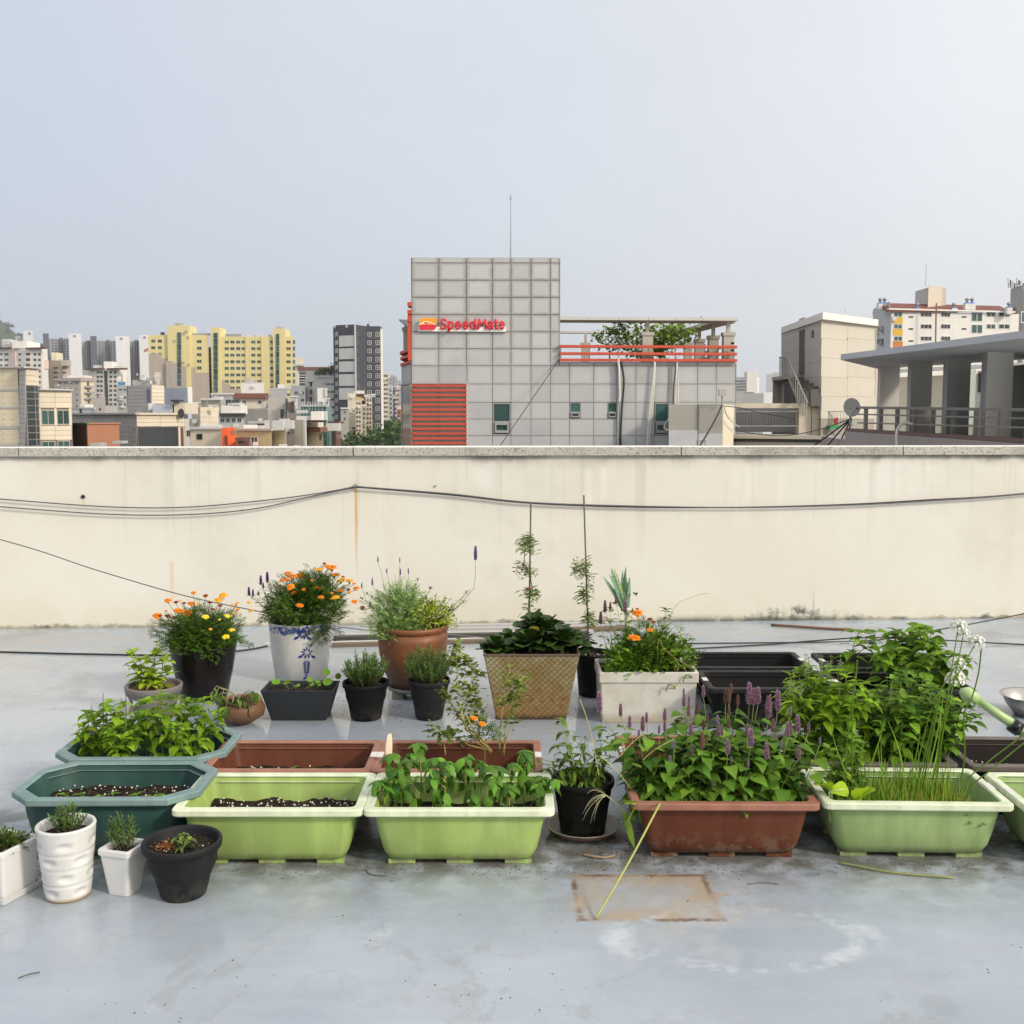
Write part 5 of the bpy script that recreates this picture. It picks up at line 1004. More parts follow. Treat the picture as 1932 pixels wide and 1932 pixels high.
def pot(name,label,u,vb,wb,wt,vr,mat,shape='flare',rim=None,soil=.85,group=None,n=44,cat='pot',X=None,dirt=SOIL,specks=12,rimmat=None):
    X,Y,rb,rt,h=potp(u,vb,wb,wt,vr); t=thing(name,label,cat,(X,Y,0),group); c=(X,Y)
    if shape=='flare': prof=[(rb*.96,.002),(rb,.006),(rb+(rt*.93-rb)*.5,h*.5),(rt*.93,h-.028),(rt*.935,h-.024)]; rp=[(rt*.935,h-.026),(rt*.985,h-.024),(rt,h-.014),(rt,h-.004),(rt*.98,h),(rt*.92,h-.001),(rt*.895,h-.006)]
    elif shape=='plain': prof=[(rb*.95,.002),(rb,.008),(rb+(rt-rb)*.5+.004,h*.5),(rt*.97,h*.85),(rt*.985,h-.012)]; rp=[(rt*.985,h-.012),(rt,h-.008),(rt,h-.002),(rt*.985,h),(rt*.93,h),(rt*.915,h-.005)]
    elif shape=='collar': prof=[(rb*.96,.002),(rb,.006),(rt*.90,h*.72)]; rp=[(rt*.90,h*.72),(rt*.955,h*.725),(rt*.995,h-.006),(rt*.985,h),(rt*.90,h),(rt*.885,h-.006)]
    elif shape=='belly': prof=[(rb*.96,.002),(rb,.006),(rt*.84,h*.30),(rt*.945,h*.55),(rt*.985,h*.78),(rt*.975,h*.90),(rt*.95,h-.035)]; rp=[(rt*.95,h-.035),(rt*.99,h-.03),(rt*1.02,h-.018),(rt*1.02,h-.008),(rt,h),(rt*.92,h),(rt*.90,h-.01)]
    elif shape=='barrel': prof=[(rb*.96,.002),(rb,.008),(rb*1.08,h*.25),(rt*.98,h*.55),(rt*1.01,h*.8),(rt*.985,h-.02)]; rp=[(rt*.985,h-.02),(rt*.99,h-.008),(rt*.97,h),(rt*.90,h),(rt*.885,h-.006)]
    elif shape=='bowl': prof=[(rb*.5,.0),(rb*.9,.012),(rt*1.10,h*.35),(rt*1.18,h*.6),(rt*1.08,h*.84),(rt*.98,h*.92)]; rp=[(rt*.98,h*.92),(rt*1.02,h*.98),(rt*1.0,h),(rt*.93,h),(rt*.91,h*.95)]
    MB().lathe(prof,n,0,c,True).build('body',mat,t,True)
    MB().lathe(rp+[(rp[-1][0]*.96,h*.6),(rb*.85,.012)],n,0,c,False,True).build('rim',rimmat or mat,t,True)
    sz=h*soil; rs_=rp[-1][0]*(.97 if soil>.6 else .9)
    r=random.Random(int(u)); L=[[(X+rs_*k/5*math.cos(2*PI*i/20),Y+rs_*k/5*math.sin(2*PI*i/20),sz+r.uniform(-.005,.005)) for i in range(20)] for k in range(5,0,-1)]
    MB().loops(L,0,False,True).build('soil',dirt,t,True)
    sp=MB()
    for _ in range(specks):
        a_=r.uniform(0,6.28); q=rs_*.9*math.sqrt(r.random()); p=Vector((X+q*math.cos(a_),Y+q*math.sin(a_),sz+.004)); s=r.uniform(.002,.0045)
        sp.add([p+Vector((s,0,0)),p+Vector((-s*.6,s,0)),p+Vector((-s*.5,-s*.8,0)),p+Vector((0,0,s*1.2))],[(0,1,3),(1,2,3),(2,0,3)])
    if specks: q=sp.build('perlite_crumbs',perl,t); q['kind']='stuff'
    t['soil_z']=sz; return t,X,Y,sz,rt,h
char=plastic('charcoal_plastic',(.013,.014,.0155),(.021,.022,.024),.6,.12); blk=plastic('black_pot_plastic',(.004,.004,.0045),(.007,.007,.0075),.62,.10)
glz=plain('dark_brown_glaze',(.008,.006,.005),.25,.2,6,.3); gryp=plain('grey_clay',(.17,.155,.15),.7,.12,9)
m=Mt('old_terracotta'); x,y,z=m.xyz(); n1=m.noise(7,5,.65); n2=m.noise(28,4,.6); c=m.mix((.215,.08,.03),(.12,.048,.022),n1.step(.4,.7)); c=m.mix(c,(.40,.23,.10),n2.step(.55,.75)*.5); c=m.mix(c,(.10,.06,.035),(1-(z+(n1-.5)*.2).step(.02,.22))*.75); c=m.mix(c,(.16,.17,.06),m.noise(4,4,.7,m.co(loc=(4,4,1))).step(.6,.75)*.6)
terr=m.set(c,.5,.4,bump=n2,bstr=.3,bdist=.003)
wg=Mt('white_glaze'); n1=wg.noise(9,4,.6); x,y,z=wg.xyz(); c=wg.mix((.62,.62,.61),(.56,.555,.53),n1.step(.4,.7)); c=wg.mix(c,(.42,.28,.12),(1-(z+(n1-.5)*.015).step(.006,.018))*.8); wgl=wg.set(c,.22,.5)
mattw=plain('matt_white_plastic',(.62,.615,.60),.4,.06,8)
# front left pots
POT={}
POT['charcoal']=pot('plastic_pot','charcoal plastic pot with a small seedling standing in front of the light green planter',347,1706,86,147,1583,char,'flare',soil=.82,specks=20,dirt=SOIL)
# tall white dimpled pot, built as a lathe with pressed bands and dimples
X,Y,rb,rt,h=potp(130,1706,82,107,1560); t=thing('dimpled_pot','tall white glazed pot with pressed dimples beside the teal planter','pot',(X,Y,0)); n=64; L=[]
K=46
for k in range(K+1):
    f=k/K; r0=rb+(rt-rb)*(f**.8); z=.002+f*h
    if f<.02: r0*=.985
    g=0
    for fb in (.235,.47,.70): g+=.0034*math.exp(-((f-fb)/.011)**2)
    row=[]
    for i in range(n):
        a=2*PI*i/n; dd=0
        for j in range(4):
            ph=(a*5/(2*PI)+.5*(j%2))%1; da=(ph-.5)/.20; df=(f-(.12+.235*j))/.05; dd+=.009*math.exp(-(da*da+df*df)**2) if j<4 else 0
        r_=r0-g-dd; row.append((X+r_*math.cos(a),Y+r_*math.sin(a),z))
    L.append(row)
MB().loops(L,0,True).build('body',wgl,t,True)
MB().lathe([(rt,h+.002),(rt*1.015,h+.006),(rt*.99,h+.012),(rt*.90,h+.012),(rt*.86,h+.004),(rt*.82,h*.75),(rt*.5,h*.7)],n,0,(X,Y)).build('rim',wgl,t,True)
MB().lathe([(rt*.85,h*.90),(rt*.4,h*.905),(.001,h*.91)],24,0,(X,Y)).build('soil',SOIL,t,True); POT['tall']=(t,X,Y,h*.90,rt,h)
def sqpot(name,label,c,hx,hy,bx,by,h,yaw,mat,soil=.8,lip=.02,cat='pot',cc=.006,saucer=None,dirt=SOIL):
    t=thing(name,label,cat,(c[0],c[1],0)); T=Matrix.Translation((c[0],c[1],0))@Matrix.Rotation(yaw,4,'Z'); z0=.012 if saucer else .001; k=lambda f:(bx+(hx-bx)*f,by+(hy-by)*f)
    L=[rloop(*k(0),z0,cc*2,False,T),rloop(*k(.02),z0+.004,cc*2,False,T),rloop(*k((h-lip)/h),h-lip,cc*1.5,False,T)]; MB().loops(L,0,True).build('body',mat,t,False)
    l2=lip*.12; L=[rloop(hx-.002,hy-.002,h-lip,cc*1.5,False,T),rloop(hx+l2,hy+l2,h-lip+.002,cc*1.5,False,T),rloop(hx+l2,hy+l2,h-.003,cc*1.5,False,T),rloop(hx,hy,h,cc*1.5,False,T),rloop(hx-.008,hy-.008,h,cc,False,T),rloop(hx-.012,hy-.012,h-.01,cc,False,T),rloop(bx*.9,by*.9,.02,cc,False,T)]; MB().loops(L,0,False,True).build('rim',mat,t,False)
    f=soil; a_,b_=k(f); MB().loops([rloop(a_*.97-.008,b_*.97-.008,h*soil,cc,False,T),rloop(a_*.4,b_*.4,h*soil+.006,cc*.4,False,T)],0,False,True).build('soil',dirt,t,True)
    if saucer:
        s=saucer; L=[rloop(bx+s*.6,by+s*.6,.0015,.012,False,T),rloop(bx+s,by+s,.022,.012,False,T),rloop(bx+s-.004,by+s-.004,.022,.012,False,T),rloop(bx+s*.55,by+s*.55,.006,.012,False,T)]; MB().loops(L,0,True,True).build('saucer',mat,t)
    return t,c[0],c[1],h*soil,hx,h
g=G(226,1694); k=pxm(g.y,1694); hx=32*k; POT['sq']=sqpot('square_pot','small white square pot with a rosemary sprig at front left',((233-966)*pxm(g.y+.04,1660),g.y+.052),33*k,33*k,23*k,23*k,.152,-.28,mattw,.86)
g=G(20,1706); k=pxm(g.y,1694); POT['sqs']=sqpot('square_pot','white square pot on a white saucer cut off by the left edge',((3-966)*pxm(g.y+.07,1690),g.y+.085),48*k,48*k,42*k,42*k,.168,-.34,mattw,.9,saucer=.016)
# back row pots
POT['mari1']=pot('glazed_pot','large dark brown glazed pot of orange and yellow marigolds',386,1326,88,124,1214,glz,'plain',soil=.93)
POT['urn']=pot('terracotta_urn','large weathered terracotta urn of lavender and pale herbs',780,1322,86,134,1193,terr,'belly',soil=.92)
t,X,Y,sz,rt,h=POT['urn']; 
fd=plain('grey_stand',(.20,.20,.19),.6); st=thing('pot_stand','grey round pot stand with feet under the terracotta urn','stand',(X,Y,0)); rb=43*pxm(Y,1310)
MB().lathe([(rb*1.0,.034),(rb*1.10,.040),(rb*1.13,.058),(rb*1.08,.058),(rb*1.02,.046),(rb*.3,.045)],36,0,(X,Y),True).build('dish',fd,st,True)
for a in range(4): a_=PI/4+a*PI/2; q=(X+rb*.85*math.cos(a_),Y+rb*.85*math.sin(a_)); MB().box(q[0]-.03,q[0]+.03,q[1]-.03,q[1]+.03,.001,.035).build('foot',fd,st)
for ch in t.children: ch.location.z+=.047
POT['urn']=(t,X,Y,sz+.047,rt,h+.047)
# blue and white pot
m=Mt('blue_white_ceramic'); x,y,z=m.xyz(); X,Y,rb,rt,h=potp(569,1292,98,120,1170); n1=m.noise(40,4,.6); n2=m.noise(7,4,.6)
c=m.mix((.62,.61,.58),(.52,.51,.47),n2.step(.4,.7)); band=(z+(n1-.5)*.03).step(h-.062,h-.045); c=m.mix(c,(.035,.07,.22),band*n1.step(.36,.56)*.95); c=m.mix(c,(.55,.56,.57),(z+(n1-.5)*.006).step(h-.010,h-.004)*.7)
bw_=m.set(c,.18,.5); blu=plain('cobalt_paint',(.022,.04,.19),.25,.3,40)
POT['bw']=pot('ceramic_pot','blue and white ceramic pot with painted flowers holding orange marigolds',569,1292,98,120,1170,bw_,'plain',soil=.95)
t,X,Y,sz,rt,h=POT['bw']
def on_pot(u,v):                                     # picture point -> point just proud of the pot's front
    d=ray(u,v); Yp=Y
    for _ in range(8):
        p=C0+d*(Yp/d.y); r=rb+(rt-rb)*min(max(p.z/h,0),1)+.004; dx=p.x-X; Yp=Y-math.sqrt(max(r*r-dx*dx,1e-6))
    return C0+d*(Yp/d.y)
def petal(u,v,ang,L,wd):
    ca,sa=math.cos(ang),math.sin(ang); pts=[]
    for f,w_ in ((0,.15),(.25,.7),(.55,1),(.8,.8),(1,.2)): pts.append((f*L,w_*wd/2))
    pl=[(a,b) for a,b in pts]+[(a,-b) for a,b in reversed(pts)]
    q=[on_pot(u+a*ca-b*sa,v-(a*sa+b*ca)) for a,b in pl]; nn=len(q); mb=MB(); dn=Vector((0,-.0012,0)); mb.add([p+dn for p in q]+[p-dn*4 for p in q],[tuple(range(nn))]+[(i,nn+i,nn+(i+1)%nn,(i+1)%nn) for i in range(nn)]); mb.build('painted_petal',blu,t)
for cu,cv in ((571,1196),(579,1231)):
    for k in range(9): a=k*2*PI/9+.2; petal(cu+3.5*math.cos(a),cv-3.0*math.sin(a),a,R.uniform(6,9),R.uniform(2.5,4))
    petal(cu-7,cv+6,PI*1.12,10,5); petal(cu+8,cv+6,-.5,9,5); petal(cu+5,cv-9,.9,9,3.5)
for k in range(6): petal(578-0,1247+k*4,PI*1.22,8-k*.6,2.6); petal(579,1247+k*4,-.22*PI,8-k*.6,2.6)
petal(579,1268,-PI*.55,13,2.2); petal(577,1277,-PI*.72,7,3.2)
POT['lime']=pot('clay_pot','grey clay pot with collar and price label holding a lime-green herb',292,1356,74,106,1291,gryp,'collar',soil=.84,dirt=plain('brown_chips',(.22,.13,.07),.9,.5,60))
t,X,Y,sz,rt,h=POT['lime']; rl_=rt*.86+.003; a0=-PI/2-.42
vv=[(X+(rl_+o)*math.cos(a0+da),Y+(rl_+o)*math.sin(a0+da),zz) for o in (0,-.006) for da,zz in ((-.17,h*.48),(.17,h*.48),(.17,h*.68),(-.17,h*.68))]
MB().add(vv,[(0,1,2,3),(7,6,5,4),(0,4,5,1),(1,5,6,2),(2,6,7,3),(3,7,4,0)]).build('price_label',pat,t)
POT['bowl']=pot('terracotta_bowl','low rounded terracotta bowl with a wilted plant',456,1372,52,76,1319,terr,'bowl',soil=.86)
g=G(566,1362.5); k=pxm(g.y,1340); slate=plain('slate_composite',(.024,.028,.033),.65,.12,8,.25,bump=.2)
POT['slate']=sqpot('slate_trough','dark slate-grey trough of pennywort in the middle of the roof',((566-966)*pxm(g.y+.07,1330),g.y+.10),69*k,.105,52*k,.075,.158,.0,slate,.86,.004,'pot',.004)
POT['ros1']=pot('plastic_pot','black plastic pot of rosemary right of the slate trough',691,1363,58,88,1285,blk,'flare',soil=.86)
POT['ros2']=pot('plastic_pot','charcoal plastic pot of rosemary in front of the terracotta urn',810,1361.5,52,80,1280,char,'flare',soil=.88)
POT['tom']=pot('plastic_pot','tall black pot with a staked tomato behind the white foam box',1120,1318,58,74,1230,blk,'flare',soil=.9)
POT['saucerpot']=pot('plastic_pot','black pot of weeds standing in a saucer in the front row',1099,1588,86,119,1470,blk,'flare',soil=.92)
t,X,Y,sz,rt,h=POT['saucerpot']; k=pxm(Y,1590); scm=plain('brown_saucer',(.15,.09,.065),.6,.2,10); scr=plain('faded_saucer',(.30,.27,.23),.6,.2,14)
sc=thing('pot_saucer','round brown saucer under the black weed pot','saucer',(X,Y,0)); MB().lathe([(46*k,.001),(66*k,.022),(70*k,.034)],40,0,(X,Y),True).build('body',scm,sc,True); MB().lathe([(70*k,.034),(71*k,.037),(68*k,.037),(63*k,.024),(45*k,.006),(.001,.006)],40,0,(X,Y)).build('rim',scr,sc,True)
for ch in t.children: ch.location.z+=.0065
# rusty embossed metal planter
m=Mt('rusty_embossed_metal'); x,y,z=m.xyz(); n1=m.noise(6,5,.65); n2=m.noise(30,4,.65)
k=1/.030
def tri(e): return ((e*k)._m('FRACT')-.5).abs()
A_=tri(x+z*1.0); B_=tri(x-z*1.0); line=(A_.max(B_)); emb=line.step(.40,.49)
c=m.mix((.30,.285,.16),(.22,.155,.06),n1.step(.35,.65)); c=m.mix(c,(.24,.105,.03),(emb*.7).max(0)); rust=(n1*.6+n2*.4+(.17-z)*1.5).step(.46,.62)
c=m.mix(c,(.27,.155,.055),rust*.85); c=m.mix(c,(.13,.06,.025),n2.step(.55,.7)*rust*.8); c=m.mix(c,(.05,.03,.02),(1-(z+(n1-.5)*.05).step(.0,.035))*.9)
rm_=m.set(c,.7,.3,bump=(1-emb)*1.0+n2*.2,bstr=.9,bdist=.006)
g=G(1000,1360); k=pxm(g.y,1340); rx=(1002-966)*pxm(g.y+.1,1300)
POT['rusty']=sqpot('metal_planter','square rusty metal planter with embossed scale pattern full of dark lettuce',(rx,g.y+.155),90*k,.19,66*k,.135,P(1000,1236,g.y).z*1.0+.012,0,rm_,.93,.012,'planter',.004,dirt=SOIL)
t=POT['rusty'][0]; rr2=plain('brown_rim',(.10,.07,.05),.6)
for ch in t.children:
    if ch.name.startswith('rim'): ch.data.materials[0]=rr2
# white foam box
m=Mt('old_foam'); x,y,z=m.xyz(); n1=m.noise(8,5,.65); n2=m.noise(40,3,.6); c=m.mix((.60,.585,.53),(.52,.49,.41),n1.step(.4,.7)); c=m.mix(c,(.30,.22,.13),(1-(z+(n1-.5)*.10).step(.0,.06))*.6); c=m.mix(c,(.05,.04,.03),(1-m.vor(14).step(.03,.05))*.8)
fo=m.set(c,.75,.3,bump=m.vor(120),bstr=.15,bdist=.002); g=G(1215,1364); k=pxm(g.y,1364)
POT['foam']=sqpot('foam_box','white polystyrene box planted with leek, marigolds and purple spikes',((1218-966)*pxm(g.y+.12,1320),g.y+.15),91*k,.15,88*k,.145,P(1218,1268.5,g.y).z,.0,fo,.92,.052,'box',.004)
# steel bowl, watering can, scoop
st_=plain('brushed_steel',(.50,.48,.45),.25,.1,10,metal=.95); X,Y=P(1944,1340,5.22).x,5.22; rt=.115
bo=MB().lathe([(r_*1.25,z_*1.2) for r_,z_ in ((.055,.002),(.062,.004),(.095,.05),(.108,.082),(.118,.086),(.118,.089),(.106,.086),(.092,.05),(.058,.008),(.001,.007))],40,0,(X,Y),True); tag(bo.build('steel_bowl',st_,None,True),'stainless steel bowl on the floor at the right edge','bowl')
wc=thing('watering_can','light green plastic watering can with long spout lying at the right edge','watering can',(P(1990,1380,4.45).x,4.45,0)); wcm=plain('mint_plastic',(.36,.50,.22),.35,.06,6)
s0=P(1926,1378,4.42); s1=P(1846,1322,4.46); s2=P(1812,1302,4.48)
MB().tube([s0+Vector((.04,0,-.02)),s0.lerp(s1,.5),s1],[.024,.020,.017],16).build('spout',wcm,wc,True)
d=(s2-s1).normalized(); MB().tube([s1,s1+d*.03,s1+d*.06,s2],[.018,.030,.033,.012],16).build('rose',wcm,wc,True)
c0=P(1915,1371,4.425); d=(s0-s1).normalized(); MB().tube([c0-d*.018,c0+d*.022],[.032,.032],18).build('collar',plain('black_collar',(.012,.012,.014),.3),wc,True)
cx=s0.x+.19; MB().lathe([(.10,.001),(.105,.006),(.11,.12),(.10,.19),(.06,.22),(.05,.225)],28,0,(cx,4.46),True,True).build('tank',wcm,wc,True); MB().tube([(cx-.02,4.46,.215),(cx+.02,4.46,.30),(cx+.13,4.46,.28),(cx+.15,4.46,.10),(cx+.10,4.46,.06)],.013,10).build('handle',wcm,wc,True)
MB().tube([s0,Vector((cx-.06,4.46,.06))],[.024,.04],14).build('spout_base',wcm,wc,True)
p=P(735,1412,3.86); q=MB(); n=22
L=[[p+Vector((.022*math.cos(a*2*PI/n)*f*.35+o,.05*math.sin(a*2*PI/n)*f*.4+o*.2,.052*math.sin(a*2*PI/n)*f)) for a in range(n)] for f,o in ((.2,-.012),(.9,-.010),(1,.0),(1,.003),(.85,-.003),(.2,-.006))]
tag(q.loops(L,0,True,True).build('cream_dish',plain('cream_plastic',(.66,.58,.42),.5),None,True),'small cream dish stood upright in the corner of a terracotta-red planter','dish')
# ================================================================ plants
def lmesh(name,mat,prof,fold=.35,droop=.25,wav=.0,tw=0,variants=4,rows=None,seed=0):
    out=[]; r=random.Random(seed+len(name))
    for k in range(variants):
        vs=[];fs=[]; dr=droop*r.uniform(.6,1.5); fo=fold*r.uniform(.6,1.3); n=len(prof)
        for i,(t,w_) in enumerate(prof):
            a=dr*t*1.6; x=math.sin(a)/(dr*1.6) if dr>1e-3 else t; z=-(1-math.cos(a))/(dr*1.6) if dr>1e-3 else 0
            zl,zr=fo*w_+r.uniform(-wav,wav)*w_,fo*w_+r.uniform(-wav,wav)*w_
            vs+=[(x,w_,z+zl),(x,0,z),(x,-w_,z+zr)]
        for i in range(n-1):
            b=i*3; fs+=[(b,b+1,b+4,b+3),(b+1,b+2,b+5,b+4)]
        me=bpy.data.meshes.new(name); me.from_pydata(vs,[],fs); me.materials.append(mat); me.polygons.foreach_set('use_smooth',[True]*len(fs)); me.update()
        out.append((me,vs,fs))
    return out
def prof_(fn,n=8): return [(t,max(.003,fn(t))) for t in [i/n for i in range(n+1)]]
OV=prof_(lambda t:.25*math.sin(PI*t**.80)**.95 if t<.999 else .003)
CO=[(0,.012),(.09,.016),(.13,.22),(.22,.31),(.34,.34),(.48,.30),(.64,.22),(.80,.125),(.93,.045),(1,.003)]
LA=prof_(lambda t:.12*math.sin(PI*t**.8),7)
RO=[(0,.05),(.2,.17),(.42,.29),(.62,.37),(.8,.37),(.93,.26),(1,.08)]
BL=[(0,.022),(.25,.028),(.5,.026),(.75,.018),(1,.003)]
def place(p,az,el,s,roll=0):
    return Matrix.Translation(p)@Matrix.Rotation(az,4,'Z')@Matrix.Rotation(-el,4,'Y')@Matrix.Rotation(roll,4,'X')@Matrix.Scale(s,4)
class Plant:
    def __init__(s,name,label,base,cat='plant',group=None,cap=300,seed=0,stem=None,folmat=None):
        s.t=thing(name,label,cat,base,group); s.base=Vector(base); s.st=MB(); s.fo=MB(); s.n=0; s.cap=cap; s.r=random.Random(seed); s.stem=stem; s.fm=folmat; s.fm2=None
    def leaf(s,kind,p,az,el,sz,roll=0,name='leaf'):
        me,vs,fs=kind[s.r.randrange(len(kind))]; M=place(p,az,el,sz,roll); s.n+=1
        if s.n<=s.cap: ob(name,me,s.t,M)
        else: s.fo.add(vs,fs,0,M); s.fm=s.fm or island_of(me.materials[0])
    def twig(s,pts,r0,r1=None,n=5):
        k=len(pts); s.st.tube(pts,[r0+((r1 if r1 is not None else r0*.4)-r0)*i/(k-1) for i in range(k)],n)
    def put(s,me,name,p,az=0,el=0,sz=1,roll=0): return ob(name,me,s.t,place(p,az,el,sz,roll))
    def done(s):
        if s.st.v: s.st.build('stem',s.stem,s.t,True)
        if s.fo.v: o=s.fo.build('foliage',s.fm,s.t,True); o['kind']='stuff'
        return s
def curve(a,b,bend=Vector(),n=6):
    a,b=Vector(a),Vector(b); m_=(a+b)/2+bend; return [a*(1-t)**2+m_*2*t*(1-t)+b*t*t for t in [i/(n-1) for i in range(n)]]
def along(pts,f):
    k=f*(len(pts)-1); i=min(int(k),len(pts)-2); return pts[i].lerp(pts[i+1],k-i)
def herb(pl,a,b,kind,nodes=6,L=(.06,.03),el=(.1,.7),start=.15,r0=.003,bend=.03,pet=.0,jit=.25,tip=4,roll=.3,end=.97):
    r=pl.r; bv=Vector((r.uniform(-1,1),r.uniform(-1,1),0))*bend; pts=curve(a,b,bv); pl.twig(pts,r0)
    az0=r.uniform(0,PI)
    for k in range(nodes):
        f=start+(end-start)*k/max(1,nodes-1); p=along(pts,f); sz=L[0]+(L[1]-L[0])*f; e=el[0]+(el[1]-el[0])*f
        for s_ in (0,PI):
            az=az0+k*PI/2+s_+r.uniform(-jit,jit)*1.6; d=Vector((math.cos(az),math.sin(az),.5))
            q=p+d*pet*sz
            if pet: pl.twig([p,q],r0*.35,r0*.25,3)
            pl.leaf(kind,q,az,e+r.uniform(-jit,jit),sz*r.uniform(.75,1.2),r.uniform(-roll,roll))
    for k in range(tip): pl.leaf(kind,pts[-1],k*2*PI/max(1,tip)+r.uniform(-.4,.4),el[1]+.25+r.uniform(-.2,.2),L[1]*r.uniform(.6,1))
    return pts
# leaf colours
sat=lambda c:(c[0]*.94,c[1],c[2]*.55) if c else None
ml=lambda nm,c,c2=None,**k:leafmat(nm,sat(c),sat(c2),**k)
B1m=ml('bright_basil',(.27,.42,.05),(.17,.31,.035),trans=.4); B2m=ml('deep_basil',(.065,.18,.03),(.14,.28,.04),spec=.35,rough=.4); B3m=ml('flowering_basil',(.33,.48,.055),(.21,.37,.04),trans=.4); B4m=ml('shaded_basil',(.09,.20,.035),(.18,.31,.045))
AGm=ml('hyssop_leaf',(.065,.155,.035),(.17,.29,.05)); PEm=ml('perilla_leaf',(.22,.37,.05),(.14,.27,.04),trans=.4); LEm=ml('dark_lettuce',(.030,.068,.018),(.055,.10,.025),spec=.5,rough=.4,trans=.15)
LMm=ml('lime_leaf',(.44,.56,.06),(.32,.47,.05),trans=.4); MAm=ml('marigold_leaf',(.045,.105,.022),(.10,.17,.035),per='isl',trans=.2); LVm=leafmat('pale_herb',(.30,.44,.16),(.22,.38,.08),per='isl'); YHm=ml('yellow_herb',(.44,.48,.10),(.30,.36,.08),per='isl')
ROm=ml('rosemary_needle',(.075,.15,.05),(.15,.24,.09),per='isl',trans=.2); CLm=ml('clover_leaf',(.10,.24,.03),(.16,.30,.05),per='isl'); TOm=ml('tomato_leaf',(.09,.15,.045),(.16,.20,.07),per='isl'); CHm=ml('chive_blade',(.10,.21,.035),(.20,.32,.055),per='isl')
B4i=ml('mixed_weed',(.12,.23,.04),(.20,.31,.06),per='isl'); STm=ml('straw_stub',(.36,.33,.12),(.22,.27,.07),per='isl'); LKm=leafmat('leek_blade',(.16,.27,.19),(.24,.36,.22)); PWm=ml('pennywort_leaf',(.14,.29,.05),(.19,.34,.06)); WIm=ml('wilted_leaf',(.10,.17,.06),(.17,.23,.10)); WEm=ml('weed_leaf',(.15,.24,.05),(.10,.18,.04)); GRm=ml('grass_leaf',(.25,.36,.08),(.16,.27,.05))
stg=plain('green_stem',(.17,.23,.06),.6,.2,30); sty=plain('yellow_stem',(.42,.37,.11),.6,.2,30); std=plain('dark_stem',(.10,.09,.05),.7,.2,30); wdy=plain('woody_stem',(.11,.095,.055),.8,.2,30)
b1=lmesh('bright_basil_leaf',B1m,OV,.45,.55,.08); b2=lmesh('deep_basil_leaf',B2m,prof_(lambda t:.235*math.sin(PI*t**.72)**1.0 if t<.999 else .003,9),-.16,.75,.10,variants=6); b3=lmesh('flower_basil_leaf',B3m,OV,.4,.5,.08); b4=lmesh('shade_basil_leaf',B4m,OV,.4,.6,.08)
ag=lmesh('hyssop_leaf',AGm,CO,.30,.5,.06); pe=lmesh('perilla_leaf',PEm,CO,.28,.45,.08); le=lmesh('lettuce_leaf',LEm,RO,.30,.35,.16,variants=6); b5=lmesh('narrow_basil_leaf',B3m,LA,.3,.5,.05); lm=lmesh('lime_leaf',LMm,OV,.35,.5,.06); we=lmesh('weed_leaf',WEm,LA,.3,.6,.03); wi=lmesh('wilted_leaf',WIm,OV,.6,1.1,.2,variants=5); gb=lmesh('grass_blade',GRm,BL,.3,.9,0)
la=lmesh('lance_leaf',AGm,LA,.3,.5,.03)
# ---- flowers
def marigold(c1,c2,nm,seed,puff=1,jt=.08):
    r=random.Random(seed); mb=MB(); 
    for ring,(n,rad,z,el,w_) in enumerate(((11,1.0,0,.05,.34),(11,.86,.10,.30,.33),(9,.66,.20,.55,.30),(7,.42,.27,.9,.26))):
        for k in range(n):
            a=2*PI*k/n+ring*.3+r.uniform(-.1,.1); L=rad*r.uniform(.9-jt,1.08+jt); z=z*puff if k==0 else z; d=Vector((math.cos(a),math.sin(a),0)); s=Vector((-d.y,d.x,0)); zt=z+L*math.sin(el)*.35*puff+r.uniform(-jt,jt)
            p0=d*L*.15+Vector((0,0,z)); pm=d*L*.65+Vector((0,0,zt+.04)); pe_=d*L+Vector((0,0,zt-.05))
            mb.add([p0,pm+s*w_*L,pe_+s*w_*.6*L,pe_-s*w_*.6*L,pm-s*w_*L],[(0,1,4),(1,2,3,4)])
    m=Mt(nm); rr=m.island(); mt=m.set(m.mul(m.mix(c1,c2,rr),(rr*5.3)._m('FRACT')*.4+.75),.6,.2)
    mb.lathe([(.10,-.75),(.24,-.55),(.30,-.25),(.26,-.02)],8,1,cap0=True)
    return mb.mesh('flower',[mt,stg])
ora=[marigold((.80,.20,.012),(.90,.30,.02),'orange_petal',k,(1,.72,1.25)[k],(.06,.16,.10)[k]) for k in range(3)]; ora2=marigold((.85,.36,.02),(.9,.45,.03),'amber_petal',5); yel=marigold((.85,.62,.02),(.9,.70,.05),'yellow_petal',6); drk=marigold((.32,.05,.012),(.20,.04,.012),'faded_petal',7)
